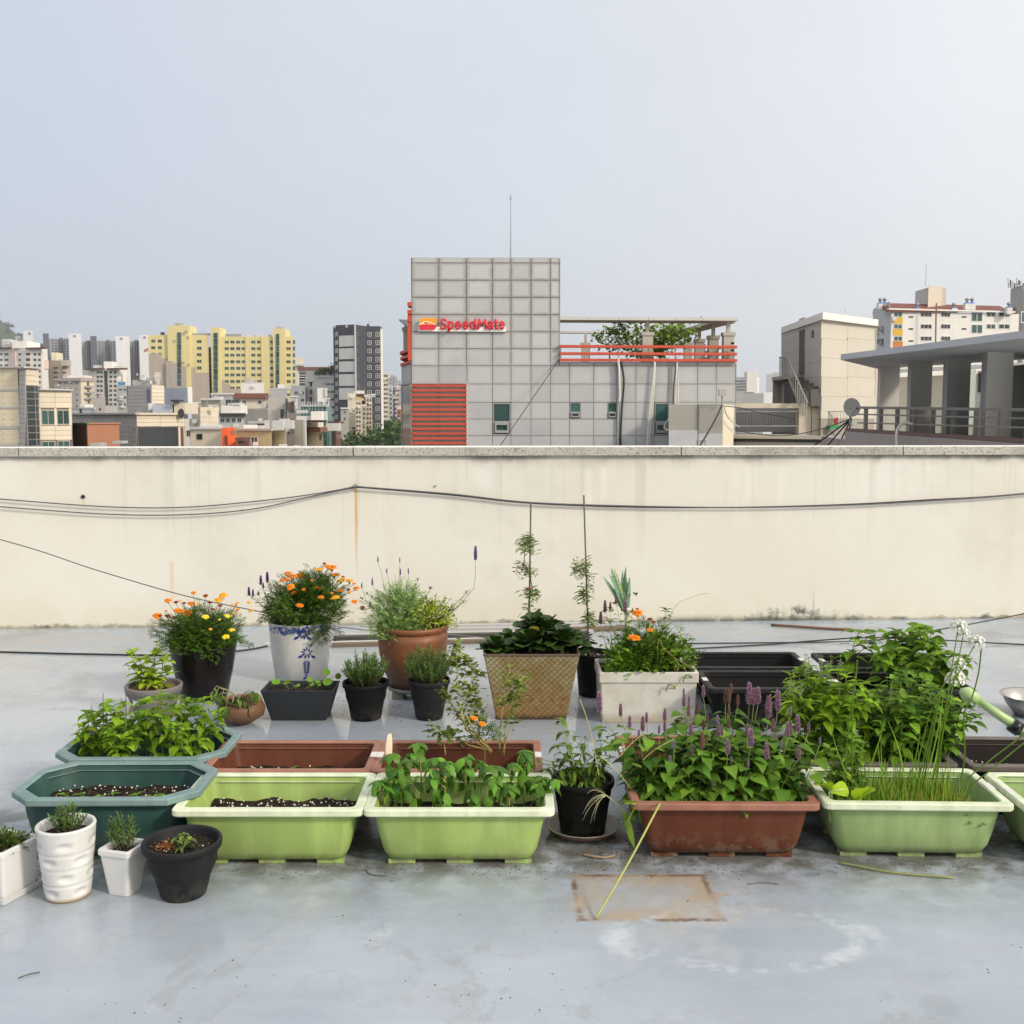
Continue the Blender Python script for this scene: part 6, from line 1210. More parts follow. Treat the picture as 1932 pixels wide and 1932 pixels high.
def spike(c1,c2,nm,seed,flo=.25,h=1.0,rad=.13):
    r=random.Random(seed); mb=MB(); K=15
    for k in range(K):
        f=k/(K-1); rr_=rad*(1-.55*f**2.2)*(.75+.25*math.sin(f*PI)); n=8
        for i in range(n):
            a=2*PI*i/n+k*.4+r.uniform(-.15,.15); p=Vector((math.cos(a)*rr_,math.sin(a)*rr_,f*h+r.uniform(-.015,.015))); d=Vector((math.cos(a),math.sin(a),.55)).normalized()*.085; s=Vector((-math.sin(a),math.cos(a),0))*.05; u_=Vector((0,0,.04))
            mb.add([p-d*.6+s,p-d*.6-s,p+u_,p+d,p-u_],[(0,2,3),(2,1,3),(1,4,3),(4,0,3)])
            if r.random()<flo: q=p+d*.7; mb.add([q,q+d*.8+s*.9,q+d*.8-s*.9],[(0,1,2)],1)
    m=Mt(nm); rr=m.island(); mt=m.set(m.mul(m.mix(c1,c2,rr),(rr*5.3)._m('FRACT')*.6+.65),.7,.2)
    mb.lathe([(rad*.55,0),(rad*.6,h*.5),(rad*.3,h)],7,0)
    return mb.mesh('flower_spike',[mt,plain(nm+'_lip',(.42,.34,.52),.7)])
spk=[spike((.24,.12,.18),(.33,.20,.28),'purple_bract',1,.22),spike((.22,.105,.14),(.30,.17,.21),'mauve_bract',2,.10),spike((.22,.125,.095),(.15,.08,.06),'brown_bract',3,.0),spike((.21,.14,.22),(.30,.22,.32),'lilac_bract',4,.5)]
dpk=spike((.10,.025,.16),(.16,.05,.22),'violet_bract',8,.4); lav=spike((.15,.10,.25),(.20,.14,.33),'lavender_bract',9,.2,rad=.10)
def umbel(seed=1):
    r=random.Random(seed); mb=MB()
    for k in range(64):
        z=r.uniform(-.25,1); a=r.uniform(0,6.28); q=math.sqrt(1-z*z*.98); d=Vector((q*math.cos(a),q*math.sin(a),z)).normalized(); p=d*r.uniform(.75,1.0); X=d.cross(Vector((.3,.2,1))).normalized(); Y=d.cross(X); mb.tube([Vector((0,0,-.15)),p],.012,3,1,False)
        for j in range(5): b=j*2*PI/5; e=(X*math.cos(b)+Y*math.sin(b)); s=(X*-math.sin(b)+Y*math.cos(b)); mb.add([p,p+e*.12+s*.07+d*.06,p+e*.22+d*.05,p+e*.12-s*.07+d*.06],[(0,1,2,3)],0)
    return mb.mesh('flower_head',[plain('chive_petal',(.78,.78,.70),.6,.05),stg])
umb=umbel()
# ---- fine foliage shapes (added into one joined mesh)
def frond(mb,M,r,n=4,w_=.40):
    vs=[];fs=[]
    for i in range(n):
        t=(i+.6)/n; L=w_*(1.1-abs(t-.4))*r.uniform(.8,1.2); z=-.15*t*t
        for s in (-1,1):
            b=len(vs); vs+=[(t-.09,0,z),(t+.0,s*L*.55,z+.07),(t+.16,s*L,z+.02),(t+.11,s*L*.45,z-.01)]; fs.append((b,b+1,b+2,b+3))
    b=len(vs); vs+=[(0,-.008,0),(0,.008,0),(1,.004,-.15),(1.1,0,-.17)]; fs.append((b,b+1,b+2,b+3)); mb.add(vs,fs,0,M)
def dome(pl,c,rx,ry,rz,n,ls,mat,shape='frond',zmin=-.25,seed=1,mb=None,up=.35,lump=.25):
    r=random.Random(seed); mb=mb or pl.fo; pl.fm=pl.fm or mat; ph=[r.uniform(0,6.28) for _ in range(6)]
    for k in range(n):
        z=r.uniform(zmin,1); a=r.uniform(0,2*PI); q=math.sqrt(max(0,1-z*z)); f=(r.random()**.45)
        lp=1+lump*(math.sin(3*a+ph[0])*math.sin(4*z+ph[1])+.6*math.sin(5*a+ph[2]+3*z))
        d=Vector((q*math.cos(a),q*math.sin(a),z)); p=Vector(c)+Vector((d.x*rx,d.y*ry,d.z*rz))*f*lp
        az=a+r.uniform(-.9,.9); el=math.asin(max(-1,min(1,z)))*.6+up+r.uniform(-.6,.5); M=place(p,az,el,ls*r.uniform(.6,1.3),r.uniform(-1,1))
        if shape=='frond': frond(mb,M,r)
        elif shape=='needle': mb.add([(0,-.05,0),(.6,-.06,.02),(1,0,0),(.6,.06,.02),(0,.05,0)],[(0,1,2,3,4)],0,M)
        elif shape=='oval': mb.add([(0,0,0),(.35,.2,.06),(.75,.18,.03),(1,0,-.06),(.75,-.18,.03),(.35,-.2,.06)],[(0,1,2,3),(0,3,4,5)],0,M)
        elif shape=='clover':
            for j in range(3): b=j*2*PI/3; Mj=M@Matrix.Rotation(b,4,'Z'); mb.add([(0,0,0),(.35,.26,.05),(.62,.2,0),(.52,0,.02),(.62,-.2,0),(.35,-.26,.05)],[(0,1,2,3),(0,3,4,5)],0,Mj)
def rosemary(name,label,c,h,rad,n,seed,tilt=0,pts_n=13):
    pl=Plant(name,label,c,'plant',seed=seed,stem=wdy,folmat=ROm); r=pl.r
    for k in range(n):
        a=r.uniform(0,6.28); q=rad*math.sqrt(r.random()); e=Vector(c)+Vector((q*math.cos(a)*1.0+tilt,q*math.sin(a),h*r.uniform(.55,1)*(1-.35*(q/rad)**2))); s=Vector(c)+Vector((q*.25*math.cos(a),q*.25*math.sin(a),0)); cv=curve(s,e,Vector((math.cos(a),math.sin(a),0))*rad*.2); pl.twig(cv,.0022,.0008,4)
        L=(e-s).length; m_=int(L/.0034)
        for j in range(m_):
            f=.18+.84*j/m_; p=along(cv,min(f,1)); az=j*2.4+r.uniform(-.3,.3); M=place(p,az,r.uniform(.35,1.0),r.uniform(.016,.028)*(1 if f<.9 else .75)); pl.fo.add([(0,-.06,0),(.55,-.09,.03),(1,0,-.04),(.55,.09,.03),(0,.06,0)],[(0,1,2,3,4)],0,M)
    return pl.done()
def flowers(pl,items,Yc,dy=.03,size=.021,stemto=None,face=.5):
    r=pl.r
    for it in items:
        u,v,me=it[0],it[1],it[2]; s=it[3] if len(it)>3 else size; p=P(u,v,Yc+r.uniform(-dy,dy)-.01); s*=1.02; tilt=r.uniform(.05,.75) if face else 0
        pl.put(me,'flower',p,r.uniform(-2.2,-.9),-tilt*face*1.2,s,0)
        if stemto is not None:
            q=stemto+Vector(((p.x-stemto.x)*.45,(p.y-stemto.y)*.4,0)); pl.twig(curve(q,p-Vector((0,0,s*.6)),Vector((0,0,.03))),.002,.0014,4)
# ================= marigolds
t,X,Y,sz,rt,h=POT['mari1']; cv2=lambda cx,cy:(255.6+cx*.23148,1022.2+cy*.23148)
pl=Plant('marigold_plant','bushy marigold with orange and four yellow flowers in the dark brown pot',(X,Y,sz),'plant',stem=stg,folmat=MAm,seed=3)
dome(pl,(X-.005,Y,sz+.045),.215,.20,.15,2900,.034,MAm,'frond',-.30,seed=3); dome(pl,(X+.06,Y-.11,sz+.01),.10,.05,.06,160,.034,MAm,'frond',-.9,seed=4,up=-.1)
rr=random.Random(5)
O=lambda:ora[rr.randrange(3)]
flowers(pl,[(*cv2(265,480),O()),(*cv2(330,492),drk,.014),(*cv2(472,415),O(),.014),(*cv2(570,440),drk,.014),(*cv2(455,505),O()),(*cv2(350,562),O(),.024),(*cv2(417,583),O(),.027),(*cv2(178,605),O(),.024),(*cv2(258,605),drk,.018),(*cv2(675,475),ora2,.022),(*cv2(715,437),ora2,.024),(*cv2(605,495),drk,.014),(*cv2(395,500),drk,.013),(*cv2(688,520),drk,.012)],Y,.05,.020,Vector((X,Y,sz+.05)))
flowers(pl,[(*cv2(rr.uniform(200,860),rr.uniform(470,620)),[drk,ora2,O()][k%3],rr.uniform(.007,.013)) for k in range(12)],Y-.08,.06,.012,Vector((X,Y,sz+.05)))
flowers(pl,[(*cv2(570,612),yel,.018),(*cv2(750,605),yel,.014),(*cv2(785,720),yel,.018),(*cv2(735,775),yel,.021),(*cv2(685,635),yel,.009),(*cv2(612,712),ora2,.010)],Y-.17,.02,.018,None,1.3)
pl.done()
t,X,Y,sz,rt,h=POT['bw']
pl=Plant('marigold_plant','tall bushy orange marigold in the blue and white pot',(X,Y,sz),'plant',stem=stg,folmat=MAm,seed=4)
dome(pl,(X+.02,Y,sz+.075),.225,.20,.18,3000,.034,MAm,'frond',-.35,seed=7); dome(pl,(X+.09,Y,sz+.17),.14,.12,.13,900,.034,MAm,'frond',-.6,seed=8); dome(pl,(X+.12,Y-.12,sz-.01),.11,.05,.09,220,.034,MAm,'frond',-.9,seed=9,up=-.1)
flowers(pl,[(*cv2(1240,262),O(),.024),(*cv2(1282,285),O(),.026),(*cv2(1350,275),O(),.030),(*cv2(1195,315),O(),.016),(*cv2(1495,228),ora2,.026),(*cv2(1540,178),drk,.012),(*cv2(1600,213),O(),.030),(*cv2(1568,203),O(),.018),(*cv2(1620,270),O(),.026),(*cv2(1672,318),ora2,.024),(*cv2(1745,318),ora2,.024),(*cv2(1800,378),O(),.019),(*cv2(1180,357),drk,.012),(*cv2(1390,305),ora2,.014),(*cv2(1690,285),drk,.011),(*cv2(1735,390),drk,.013)],Y,.06,.022,Vector((X,Y,sz+.1)))
flowers(pl,[(*cv2(rr.uniform(1180,1790),rr.uniform(250,420)),[O(),ora2,drk,O()][k%4],rr.uniform(.008,.019)) for k in range(18)],Y-.06,.07,.012,Vector((X,Y,sz+.1)))
flowers(pl,[(*cv2(1265,370),O(),.024),(*cv2(1510,452),O(),.019),(*cv2(1630,455),ora2,.026),(*cv2(1338,520),O(),.020),(*cv2(1785,488),O(),.016),(*cv2(1850,540),drk,.014),(*cv2(1160,495),drk,.012),(*cv2(925,495),ora2,.013),(*cv2(940,560),ora2,.014)],Y-.17,.02,.02,None,1.1)
pl.done()
pl=Plant('purple_sage','dark-leaved plant with violet flower spikes leaning left of the tall marigold',(X-.13,Y-.02,sz),'plant',stem=std,seed=6)
for (cx,cy,hh) in ((925,435,62),(958,440,50),(1022,345,66),(1042,375,40),(1075,325,75),(1000,430,30)):
    u,v=cv2(cx,cy); p=P(u,v,Y-.03); herb(pl,(X-.12,Y-.03,sz),p,la,7,(.055,.035),(-.1,.5),.25,.0022,.03); pl.put(dpk,'flower_spike',p,0,0,hh*.2315*pxm(Y)*1.05)
pl.done()
# ================= urn: lavender, parsley-like herb, golden herb
t,X,Y,sz,rt,h=POT['urn']; cv3=lambda cx,cy:(613.3+cx*.26455,996.7+cy*.26455)
pl=Plant('pale_herb','feathery pale green herb in the left of the terracotta urn',(X-.08,Y,sz),'plant',stem=stg,folmat=LVm,seed=8)
dome(pl,(X-.08,Y-.02,sz+.06),.165,.15,.16,1300,.031,LVm,'frond',-.55,seed=11,up=.5); dome(pl,(X-.05,Y-.06,sz+.14),.095,.08,.12,420,.030,LVm,'frond',-.6,seed=12,up=.5); dome(pl,(X-.05,Y-.12,sz+.0),.11,.05,.06,300,.03,LVm,'frond',-.8,seed=13)
for cx,cy in ((660,370),(640,420),(300,470),(255,500),(320,560),(755,430)): p=P(*cv3(cx,cy),Y); herb(pl,(X-.05,Y,sz),p,lmesh('herb_leaflet',ml('herb_leaflet_mat',(.22,.33,.10)),OV,.3,.4,.05,variants=2),9,(.03,.022),(.2,.7),.35,.0016,.03)
pl.done()
pl=Plant('golden_herb','yellowish small-leaved herb in the right of the terracotta urn',(X+.09,Y,sz),'plant',stem=wdy,folmat=YHm,seed=9)
dome(pl,(X+.09,Y-.02,sz+.055),.135,.13,.10,800,.025,YHm,'oval',-.5,seed=14)
for cx,cy,k in ((1035,440,1),(1010,510,0),(720,480,0),(790,480,0),(855,495,0),(900,560,0)):
    p=P(*cv3(cx,cy),Y); cvp=curve((X+.08,Y,sz),p,Vector((.02,0,.01)),8); pl.twig(cvp,.002,.001)
    for j in range(46): q=along(cvp,.3+.7*j/46); pl.fo.add([(0,0,0),(.4,.25,.08),(1,0,0),(.4,-.25,.08)],[(0,1,2,3)],0,place(q+Vector((pl.r.uniform(-.01,.01),pl.r.uniform(-.01,.01),pl.r.uniform(-.008,.008))),pl.r.uniform(0,6.28),pl.r.uniform(-.2,.8),pl.r.uniform(.014,.026)))
pl.done()
pl=Plant('lavender','thin lavender stalks with small purple heads above the terracotta urn',(X-.02,Y,sz),'plant',stem=plain('lavender_stalk',(.24,.26,.17),.7),seed=10)
for cx,cy,bx,by,hh in ((377,240,420,410,34),(533,240,520,400,28),(440,320,455,400,30),(537,330,530,400,38),(594,322,580,400,34),(337,405,380,490,44),(262,428,290,520,36),(1073,222,1062,430,85)):
    a,b=P(*cv3(bx,by),Y),P(*cv3(cx,cy),Y); pl.twig([Vector((X+(a.x-X)*.4,Y,sz)),a,(a+b)/2+Vector((.004,0,0)),b],.0016,.0011,4); pl.put(lav,'flower_spike',b,0,0,hh*.2645*pxm(Y)*1.1)
pl.done()
# ================= rosemary pots
for k,lb,hh,rd,n in (('ros1','rosemary bush in the black pot right of the slate trough',.205,.125,95),('ros2','rosemary bush in the charcoal pot before the terracotta urn',.21,.135,95)):
    t,X,Y,sz,rt,h=POT[k]; rosemary('rosemary',lb,(X,Y,sz-.005),hh,rd,n,int(X*100)+50)
t,X,Y,sz,rt,h=POT['tall']; rosemary('rosemary','wispy rosemary in the tall white dimpled pot',(X,Y,sz),.10,.062,26,77)
t,X,Y,sz,rt,h=POT['sq']; rosemary('rosemary','upright rosemary sprig in the small white square pot',(X,Y,sz),.135,.06,15,78,-.005)
# trailing small-leaved plant in the white saucered pot
t,X,Y,sz,rt,h=POT['sqs']; pl=Plant('trailing_plant','low small-leaved plant in the white square pot at the left edge',(X,Y,sz),'plant',stem=wdy,folmat=ml('small_round_leaf',(.06,.105,.025),(.10,.15,.03),per='isl'),seed=12); dome(pl,(X,Y,sz),.09,.09,.042,620,.014,pl.fm,'oval',-.1,seed=15,lump=.15)
fe=ml('fern_leaf',(.20,.27,.05),per='isl'); 
for (du,dv) in ((-10,-45),(5,-28),(20,-5),(-15,-20),(30,8)):
    p=P(25+du,1600+dv*.8,Y-.03); cvp=curve((X,Y,sz),p,Vector((0,0,.03)),7); pl.twig(cvp,.0012,.0006,3)
    for j in range(26): q=along(cvp,.2+.8*j/26); pl.fo.add([(0,0,0),(.4,.25,.05),(1,0,0),(.4,-.25,.05)],[(0,1,2,3)],0,place(q,(j%2)*PI+pl.r.uniform(-.4,.4)+1.2,.3,pl.r.uniform(.008,.014)))
pl.done()
# seedling in the charcoal pot + coir lump
t,X,Y,sz,rt,h=POT['charcoal']; pl=Plant('seedling','small grey-green seedling in the charcoal pot at front',(X+.005,Y-.01,sz),'plant',stem=stg,seed=13)
sd_=lmesh('seedling_leaf',ml('grey_green_leaf',(.14,.20,.08),(.19,.25,.10)),OV,.4,.7,.12)
for k in range(3): herb(pl,(X+.0,Y-.01,sz),(X-.015+.022*k,Y-.012+.01*(k%2),sz+.034+.012*(k%2)),sd_,3,(.042,.03),(.0,.35),.35,.002,.006,tip=3)
pl.done()
cm=MB(); r=random.Random(8)
for k in range(160): p=Vector((X-.048,Y-.0,sz+.006))+Vector((r.gauss(0,.013),r.gauss(0,.013),abs(r.gauss(0,.007)))); d=Vector((r.uniform(-1,1),r.uniform(-1,1),r.uniform(-.5,.6)))*.010; cm.tube([p,p+d],.0008,3,0,False)
tag(cm.build('coir_plug',plain('orange_coir',(.34,.12,.03),.9,.3,50)),'orange-brown coir plug on the soil of the charcoal pot','coir')
# ================= pennywort, lime herb, wilted bowl
t,X,Y,sz,rt,h=POT['slate']; pl=Plant('pennywort','round-leaved pennywort growing out of the slate trough',(X,Y,sz),'plant',stem=stg,seed=14)
def disc():
    mb=MB(); n=14; mb.add([(0,0,-.12)]+[(math.cos(a*2*PI/n)*(1+.05*math.sin(a*3)),math.sin(a*2*PI/n)*(1+.05*math.cos(a*2)),.0) for a in range(n)],[(0,1+a,1+(a+1)%n) for a in range(n)]); return mb.mesh('leaf',PWm,True)
dk_=disc()
for cx,cy,rd,fc in ((1145,1140,35,.35),(1235,1142,30,.4),(1325,1170,20,.3),(1425,1125,26,.4),(1555,1062,33,.8),(1652,1095,26,1.2),(1565,1140,40,.5),(1485,1140,22,.3),(1440,1160,18,.3),(1500,1165,16,.3)):
    u,v=cv2(cx,cy); p=P(u,v,Y-.02+.04*pl.r.random()); pl.twig(curve((X+pl.r.uniform(.0,.08)*(1 if cx>1400 else -1),Y,sz),p,Vector((.01,0,.02))),.0015,.001,4); ob('leaf',dk_,pl.t,Matrix.Translation(p)@Matrix.Rotation(fc+.15,4,'X')@Matrix.Rotation(pl.r.uniform(-.4,.4),4,'Y')@Matrix.Scale(rd*.2315*pxm(Y),4))
pl.done()
t,X,Y,sz,rt,h=POT['lime']; pl=Plant('lime_herb','lime-green bushy herb with a flower spire in the grey clay pot',(X,Y,sz),'plant',stem=stg,seed=15); cv1=lambda cx,cy:(cx*.28115,1182+cy*.28115)
for cx,cy in ((880,190),(930,230),(1040,190),(1110,240),(990,240),(900,290),(1120,310),(1000,340)): herb(pl,(X,Y,sz),P(*cv1(cx,cy),Y+pl.r.uniform(-.03,.03)),lm,4,(.10,.07),(.0,.5),.3,.003,.02)
for cx,cy in ((870,150),(1052,100),(1040,140)):
    p=P(*cv1(cx,cy),Y); pts=curve((X,Y,sz+.05),p,Vector((0,0,.02))); pl.twig(pts,.002,.001)
    for j in range(14): pl.leaf(lm,along(pts,.6+.4*j/13),j*1.7,.3,.018)
pl.twig([P(*cv1(1090,290),Y),P(*cv1(1090,140),Y)],.0025,.002); pl.done()
t,X,Y,sz,rt,h=POT['bowl']; pl=Plant('wilted_plant','wilted drooping plant hanging over the terracotta bowl',(X,Y,sz),'plant',stem=plain('pale_stem',(.26,.27,.12),.7),seed=16)
for cx,cy,mx_,my in ((640,1300,680,1190),(620,1260,660,1175),(700,1340,720,1200),(730,1390,760,1250),(780,1400,800,1260),(830,1330,850,1250),(900,1340,900,1220),(925,1380,930,1290),(985,1270,930,1210),(1010,1280,960,1215),(660,1290,700,1230)):
    e=P(*cv2(cx,cy),Y-.10+pl.r.uniform(-.02,.03)); mdl=P(*cv2(mx_,my),Y-.05); s=Vector((X+.01,Y,sz)); pts=[s,s.lerp(mdl,.6)+Vector((0,0,.015)),mdl,mdl.lerp(e,.5)+Vector((0,-.01,.005)),e]; pl.twig(pts,.0022,.0014,4)
    for j in range(5): pl.leaf(wi,pts[3].lerp(e,j/5)+Vector((0,0,.01)),pl.r.uniform(0,6.28),-.7+pl.r.uniform(-.5,.3),pl.r.uniform(.04,.06))
pl.done()
# ================= lettuce
t,X,Y,sz,rt,h=POT['rusty']
for k,(u,v,Yo,rad,n) in enumerate(((935,1222,-.06,.10,30),(965,1215,.05,.11,30),(1000,1212,-.05,.12,34),(1035,1190,.06,.12,34),(1060,1205,-.06,.11,32),(1085,1222,.03,.10,28),(1010,1180,.08,.11,30))):
    c=P(u,v,Y+Yo); c.z=max(sz,c.z-.03) if k not in (3,6) else c.z-.03
    pl=Plant('lettuce',['leftmost dark lettuce in the rusty planter','second dark lettuce from the left in the rusty planter','dark lettuce at the front middle of the rusty planter','tallest dark lettuce at the right of the rusty planter','dark lettuce at the front right of the rusty planter','rightmost dark lettuce spilling over the rusty planter','dark lettuce at the back middle of the rusty planter'][k],(c.x,c.y,sz),'lettuce','dark lettuces in the rusty planter',seed=30+k,stem=stg)
    pl.twig([Vector((c.x,c.y,sz-.01)),c+Vector((0,0,.03))],.012,.006)
    for j in range(n): a=j*2.4; f=(j/n)**.6; pl.leaf(le,c+Vector((math.cos(a),math.sin(a),0))*.012*f+Vector((0,0,.045*(1-f))),a+pl.r.uniform(-.2,.2),1.25-1.0*f+pl.r.uniform(-.15,.15),rad*(.65+.45*f)*pl.r.uniform(.8,1.1),pl.r.uniform(-.3,.3))
    pl.done()
# ================= staked tomatoes
def tomato(label,u0,vtop,ustake,vbase,Yp,zb,items,slabel,seed,tie):
    sb=P(ustake[0],vbase,Yp); sb.z=zb; st=P(ustake[1],vtop,Yp); tag(MB().tube([sb,st],.0045,6).build('garden_stake',plain('green_stake',(.10,.10,.05),.5),None,True),slabel,'stake')
    pl=Plant('tomato_plant',label,(sb.x,Yp,zb),'plant',stem=plain('tomato_stem',(.13,.13,.06),.7),folmat=TOm,seed=seed); r=pl.r
    top=P(*items[0],Yp); pts=[Vector((sb.x+.01,Yp-.01,zb))]+[P(u,v,Yp-.01) for u,v in items[::-1]]; pl.twig(pts,.0045,.0015)
    for k in range(120):
        f=[.14,.30,.34,.55,.60,.66,.82,.88,.97][r.randrange(9)]+r.gauss(0,.022); f=max(.05,min(1,f)); p=along(pts,f)+Vector((r.gauss(0,.020),r.gauss(0,.016),r.gauss(0,.010))); frond(pl.fo,place(p,r.uniform(0,6.28),r.uniform(-1.3,-.2),r.uniform(.026,.052),r.uniform(-.8,.8)),r,2,.9)
    pl.done(); q=P(*tie[:2],Yp-.012); tag(MB().tube([q+Vector((.012*math.cos(a*PI/4),.01*math.sin(a*PI/4),0)) for a in range(9)],.004,5).build('plant_tie',tie[2]),tie[3],'tie')
t,X,Y,sz,rt,h=POT['rusty']
tomato('thin wilting tomato vine on the stake behind the lettuce',0,948,(998,1001.5),1170,Y+.15,sz,[(999,1010),(993,1020),(990,1040),(988,1070),(1000,1085),(1004,1110),(999,1120),(997,1145)],'green stake rising behind the lettuce planter',41,(997,1110,plain('pink_tie',(.35,.02,.10),.6),'pink tie on the stake behind the lettuce'))
t,X,Y,sz,rt,h=POT['tom']
tomato('thin tomato vine on the stake between the lettuce and foam box',0,934,(1111,1101.5),1215,Y,sz,[(1101,1058),(1094,1070),(1108,1085),(1111,1105),(1098,1120),(1104,1135),(1112,1160),(1108,1190),(1100,1205)],'green stake with a white tie in the tall black pot',42,(1114,1105,pat,'white tie on the stake in the tall black pot'))
# ================= foam box
t,X,Y,sz,rt,h=POT['foam']; cv4=lambda cx,cy:(996.7+cx*.23148,1022.2+cy*.23148)
pl=Plant('leek','blue-green leek fanning out above the white foam box',(X-.08,Y+.06,sz),'leek',stem=plain('leek_shank',(.55,.58,.38),.5),seed=17); lk=lmesh('leek_blade',LKm,[(0,.05),(.2,.062),(.5,.06),(.8,.04),(1,.006)],.25,.16,0,variants=4)
bs_=P(*cv4(810,640),Y+.06); pl.twig([Vector((bs_.x,Y+.06,sz)),bs_,P(*cv4(805,540),Y+.06)],.018,.013,10)
for cx,cy,w_ in ((640,285,.9),(672,240,1),(692,270,1),(718,228,1),(765,220,1),(822,258,1),(850,335,.9),(735,330,.8),(800,400,.7),(655,330,1),(706,300,1),(742,250,1),(790,300,1),(838,300,1),(680,350,1)):
    a=P(*cv4(790+(cx-750)*.15,560),Y+.06); b=P(*cv4(cx,cy),Y+.06+pl.r.uniform(-.03,.03)); d=b-a; az=math.atan2(d.y,d.x) if abs(d.x)>1e-6 else 0; el=math.atan2(d.z,math.hypot(d.x,d.y)); me,vs_,fs_=lk[pl.r.randrange(4)]
    ob('leaf',me,pl.t,place(a,az,el,d.length*1.05,(1.57 if d.x>=0 else -1.57)+pl.r.uniform(-.5,.5)))
b=P(*cv4(866,432),Y+.04); pl.leaf(lmesh('curl_leaf',LEm,OV,.6,1.5,.1,variants=1),b,1.2,.9,.05); pl.done()
pl=Plant('marigold_plant','small marigold with orange flowers in the white foam box',(X-.02,Y-.02,sz),'plant',stem=stg,folmat=MAm,seed=18)
dome(pl,(X+.0,Y,sz+.09),.15,.11,.14,800,.036,MAm,'frond',-.6,seed=18)
flowers(pl,[(*cv4(890,583),O(),.026),(*cv4(860,783),O(),.028),(*cv4(990,630),drk,.014),(*cv4(990,718),O(),.015),(*cv4(1020,655),drk,.012),(*cv4(887,548),drk,.01)],Y-.12,.02,.02,Vector((X,Y,sz+.08))); pl.done()
pl=Plant('hyssop','purple-spiked plant at the left of the white foam box',(X-.13,Y,sz),'plant',stem=stg,seed=19)
for cx,cy,hh in ((625,570,92),(668,550,60),(715,505,65),(790,575,92),(590,665,95),(850,580,40)):
    p=P(*cv4(cx,cy),Y+pl.r.uniform(-.04,.04)); herb(pl,(X-.12+pl.r.uniform(-.04,.06),Y,sz),p,ag,6,(.055,.035),(-.1,.4),.2,.0022,.02,.25); pl.put(spk[pl.r.randrange(2)],'flower_spike',p,0,0,hh*.2315*pxm(Y))
pl.done()
pl=Plant('clover','bright green clover spilling over the foam box rim',(X-.1,Y-.09,sz),'plant',stem=stg,folmat=CLm,seed=20); dome(pl,(X-.10,Y-.08,sz+.04),.125,.07,.085,420,.020,CLm,'clover',-.5,seed=20); dome(pl,(X-.16,Y-.12,sz+.03),.06,.04,.05,80,.02,CLm,'clover',-.6,seed=24); pl.done()
pl=Plant('weed_plant','tangled small-leaved weeds at the right of the white foam box',(X+.12,Y,sz),'plant',stem=stg,seed=21)
for cx,cy in ((1120,560),(1150,600),(1220,690),(1250,720),(1290,760),(1320,800),(1350,880),(1415,905),(1200,780),(1270,850),(1100,700),(1380,960),(1050,800),(1000,900),(1180,900),(1300,980)):
    herb(pl,(X+.10+pl.r.uniform(-.06,.06),Y+pl.r.uniform(-.06,.06),sz),P(*cv4(cx,cy),Y+pl.r.uniform(-.08,.04)),we if cx%40 else b4,7,(.062,.04),(-.3,.4),.2,.0016,.03)
dome(pl,(X+.09,Y-.03,sz+.06),.16,.11,.12,520,.034,B4i,'oval',-.4,seed=71); dome(pl,(X-.02,Y-.06,sz+.07),.17,.09,.13,420,.036,B4i,'oval',-.4,seed=72)
pl.done()
for k,pts in enumerate((((1340,1030),(1200,950),(1110,880),(1060,800)),((1330,1180),(1290,1060),(1230,1000),(1120,890)),((1180,560),(1340,450),(1430,425),(1470,420)),((1530,1400),(1480,1280),(1400,1170),(1340,1110)))):
    p_=[P(*cv4(*q),Y-.13 if k in (0,1,3) else Y+.05) for q in pts]
    if k==2: p_.insert(0,Vector((X+.08,Y+.03,sz)))
    else: p_.append(Vector((X+.05,Y-.1,sz)))
    cable(p_,.0012,['pale dry grass stalk arching over the foam box front','second pale grass stalk crossing the foam box corner','thin grass stalk rising towards the wall behind the foam box','long thin grass stalk bending down past the foam box corner'][k],'grass_stalk',sty,'grass')
for k,(cx,cy) in enumerate(((1160,1190),(1300,1110))):
    c=P(*cv4(cx,cy),Y-.17); cable([c+Vector((-.022,0,-.02)),c+Vector((-.012,0,.012)),c+Vector((.012,0,.012)),c+Vector((.03,.03,-.015))],.0035,['left','right'][k]+' curled green foxtail head hanging before the foam box','foxtail_grass',GRm,'grass')
# ================= bright basil (teal planter)
r=random.Random(31)
for k,(u,v,Yo) in enumerate(((165,1362,-.02),(200,1352,.08),(232,1345,-.06),(268,1340,.06),(300,1330,-.05),(335,1352,.05),(385,1335,.04),(345,1395,-.10),(215,1390,-.12))):
    Yb=4.06+Yo; top=P(u,v-14,Yb); base=Vector((top.x*.97-.03,Yb,.118)); od=['leftmost','second from left','third from left','fourth from left','fifth from left','sixth from left','rightmost','front right low','front left low'][k]
    pl=Plant('basil_plant',od+' bright basil plant in the back teal planter',base,'basil','bright basil in the teal planter',seed=60+k,stem=stg)
    herb(pl,base,top,b1,8,(.076,.055),(-.25,.25),.25,.0035,.02)
    for j in range(4): a=r.uniform(0,6.28); s=base.lerp(top,r.uniform(.25,.6)); herb(pl,s,s+Vector((math.cos(a)*.065,math.sin(a)*.055,.08+r.uniform(0,.05))),b1,4,(.072,.05),(-.2,.3),.35,.002,.015)
    pl.done()
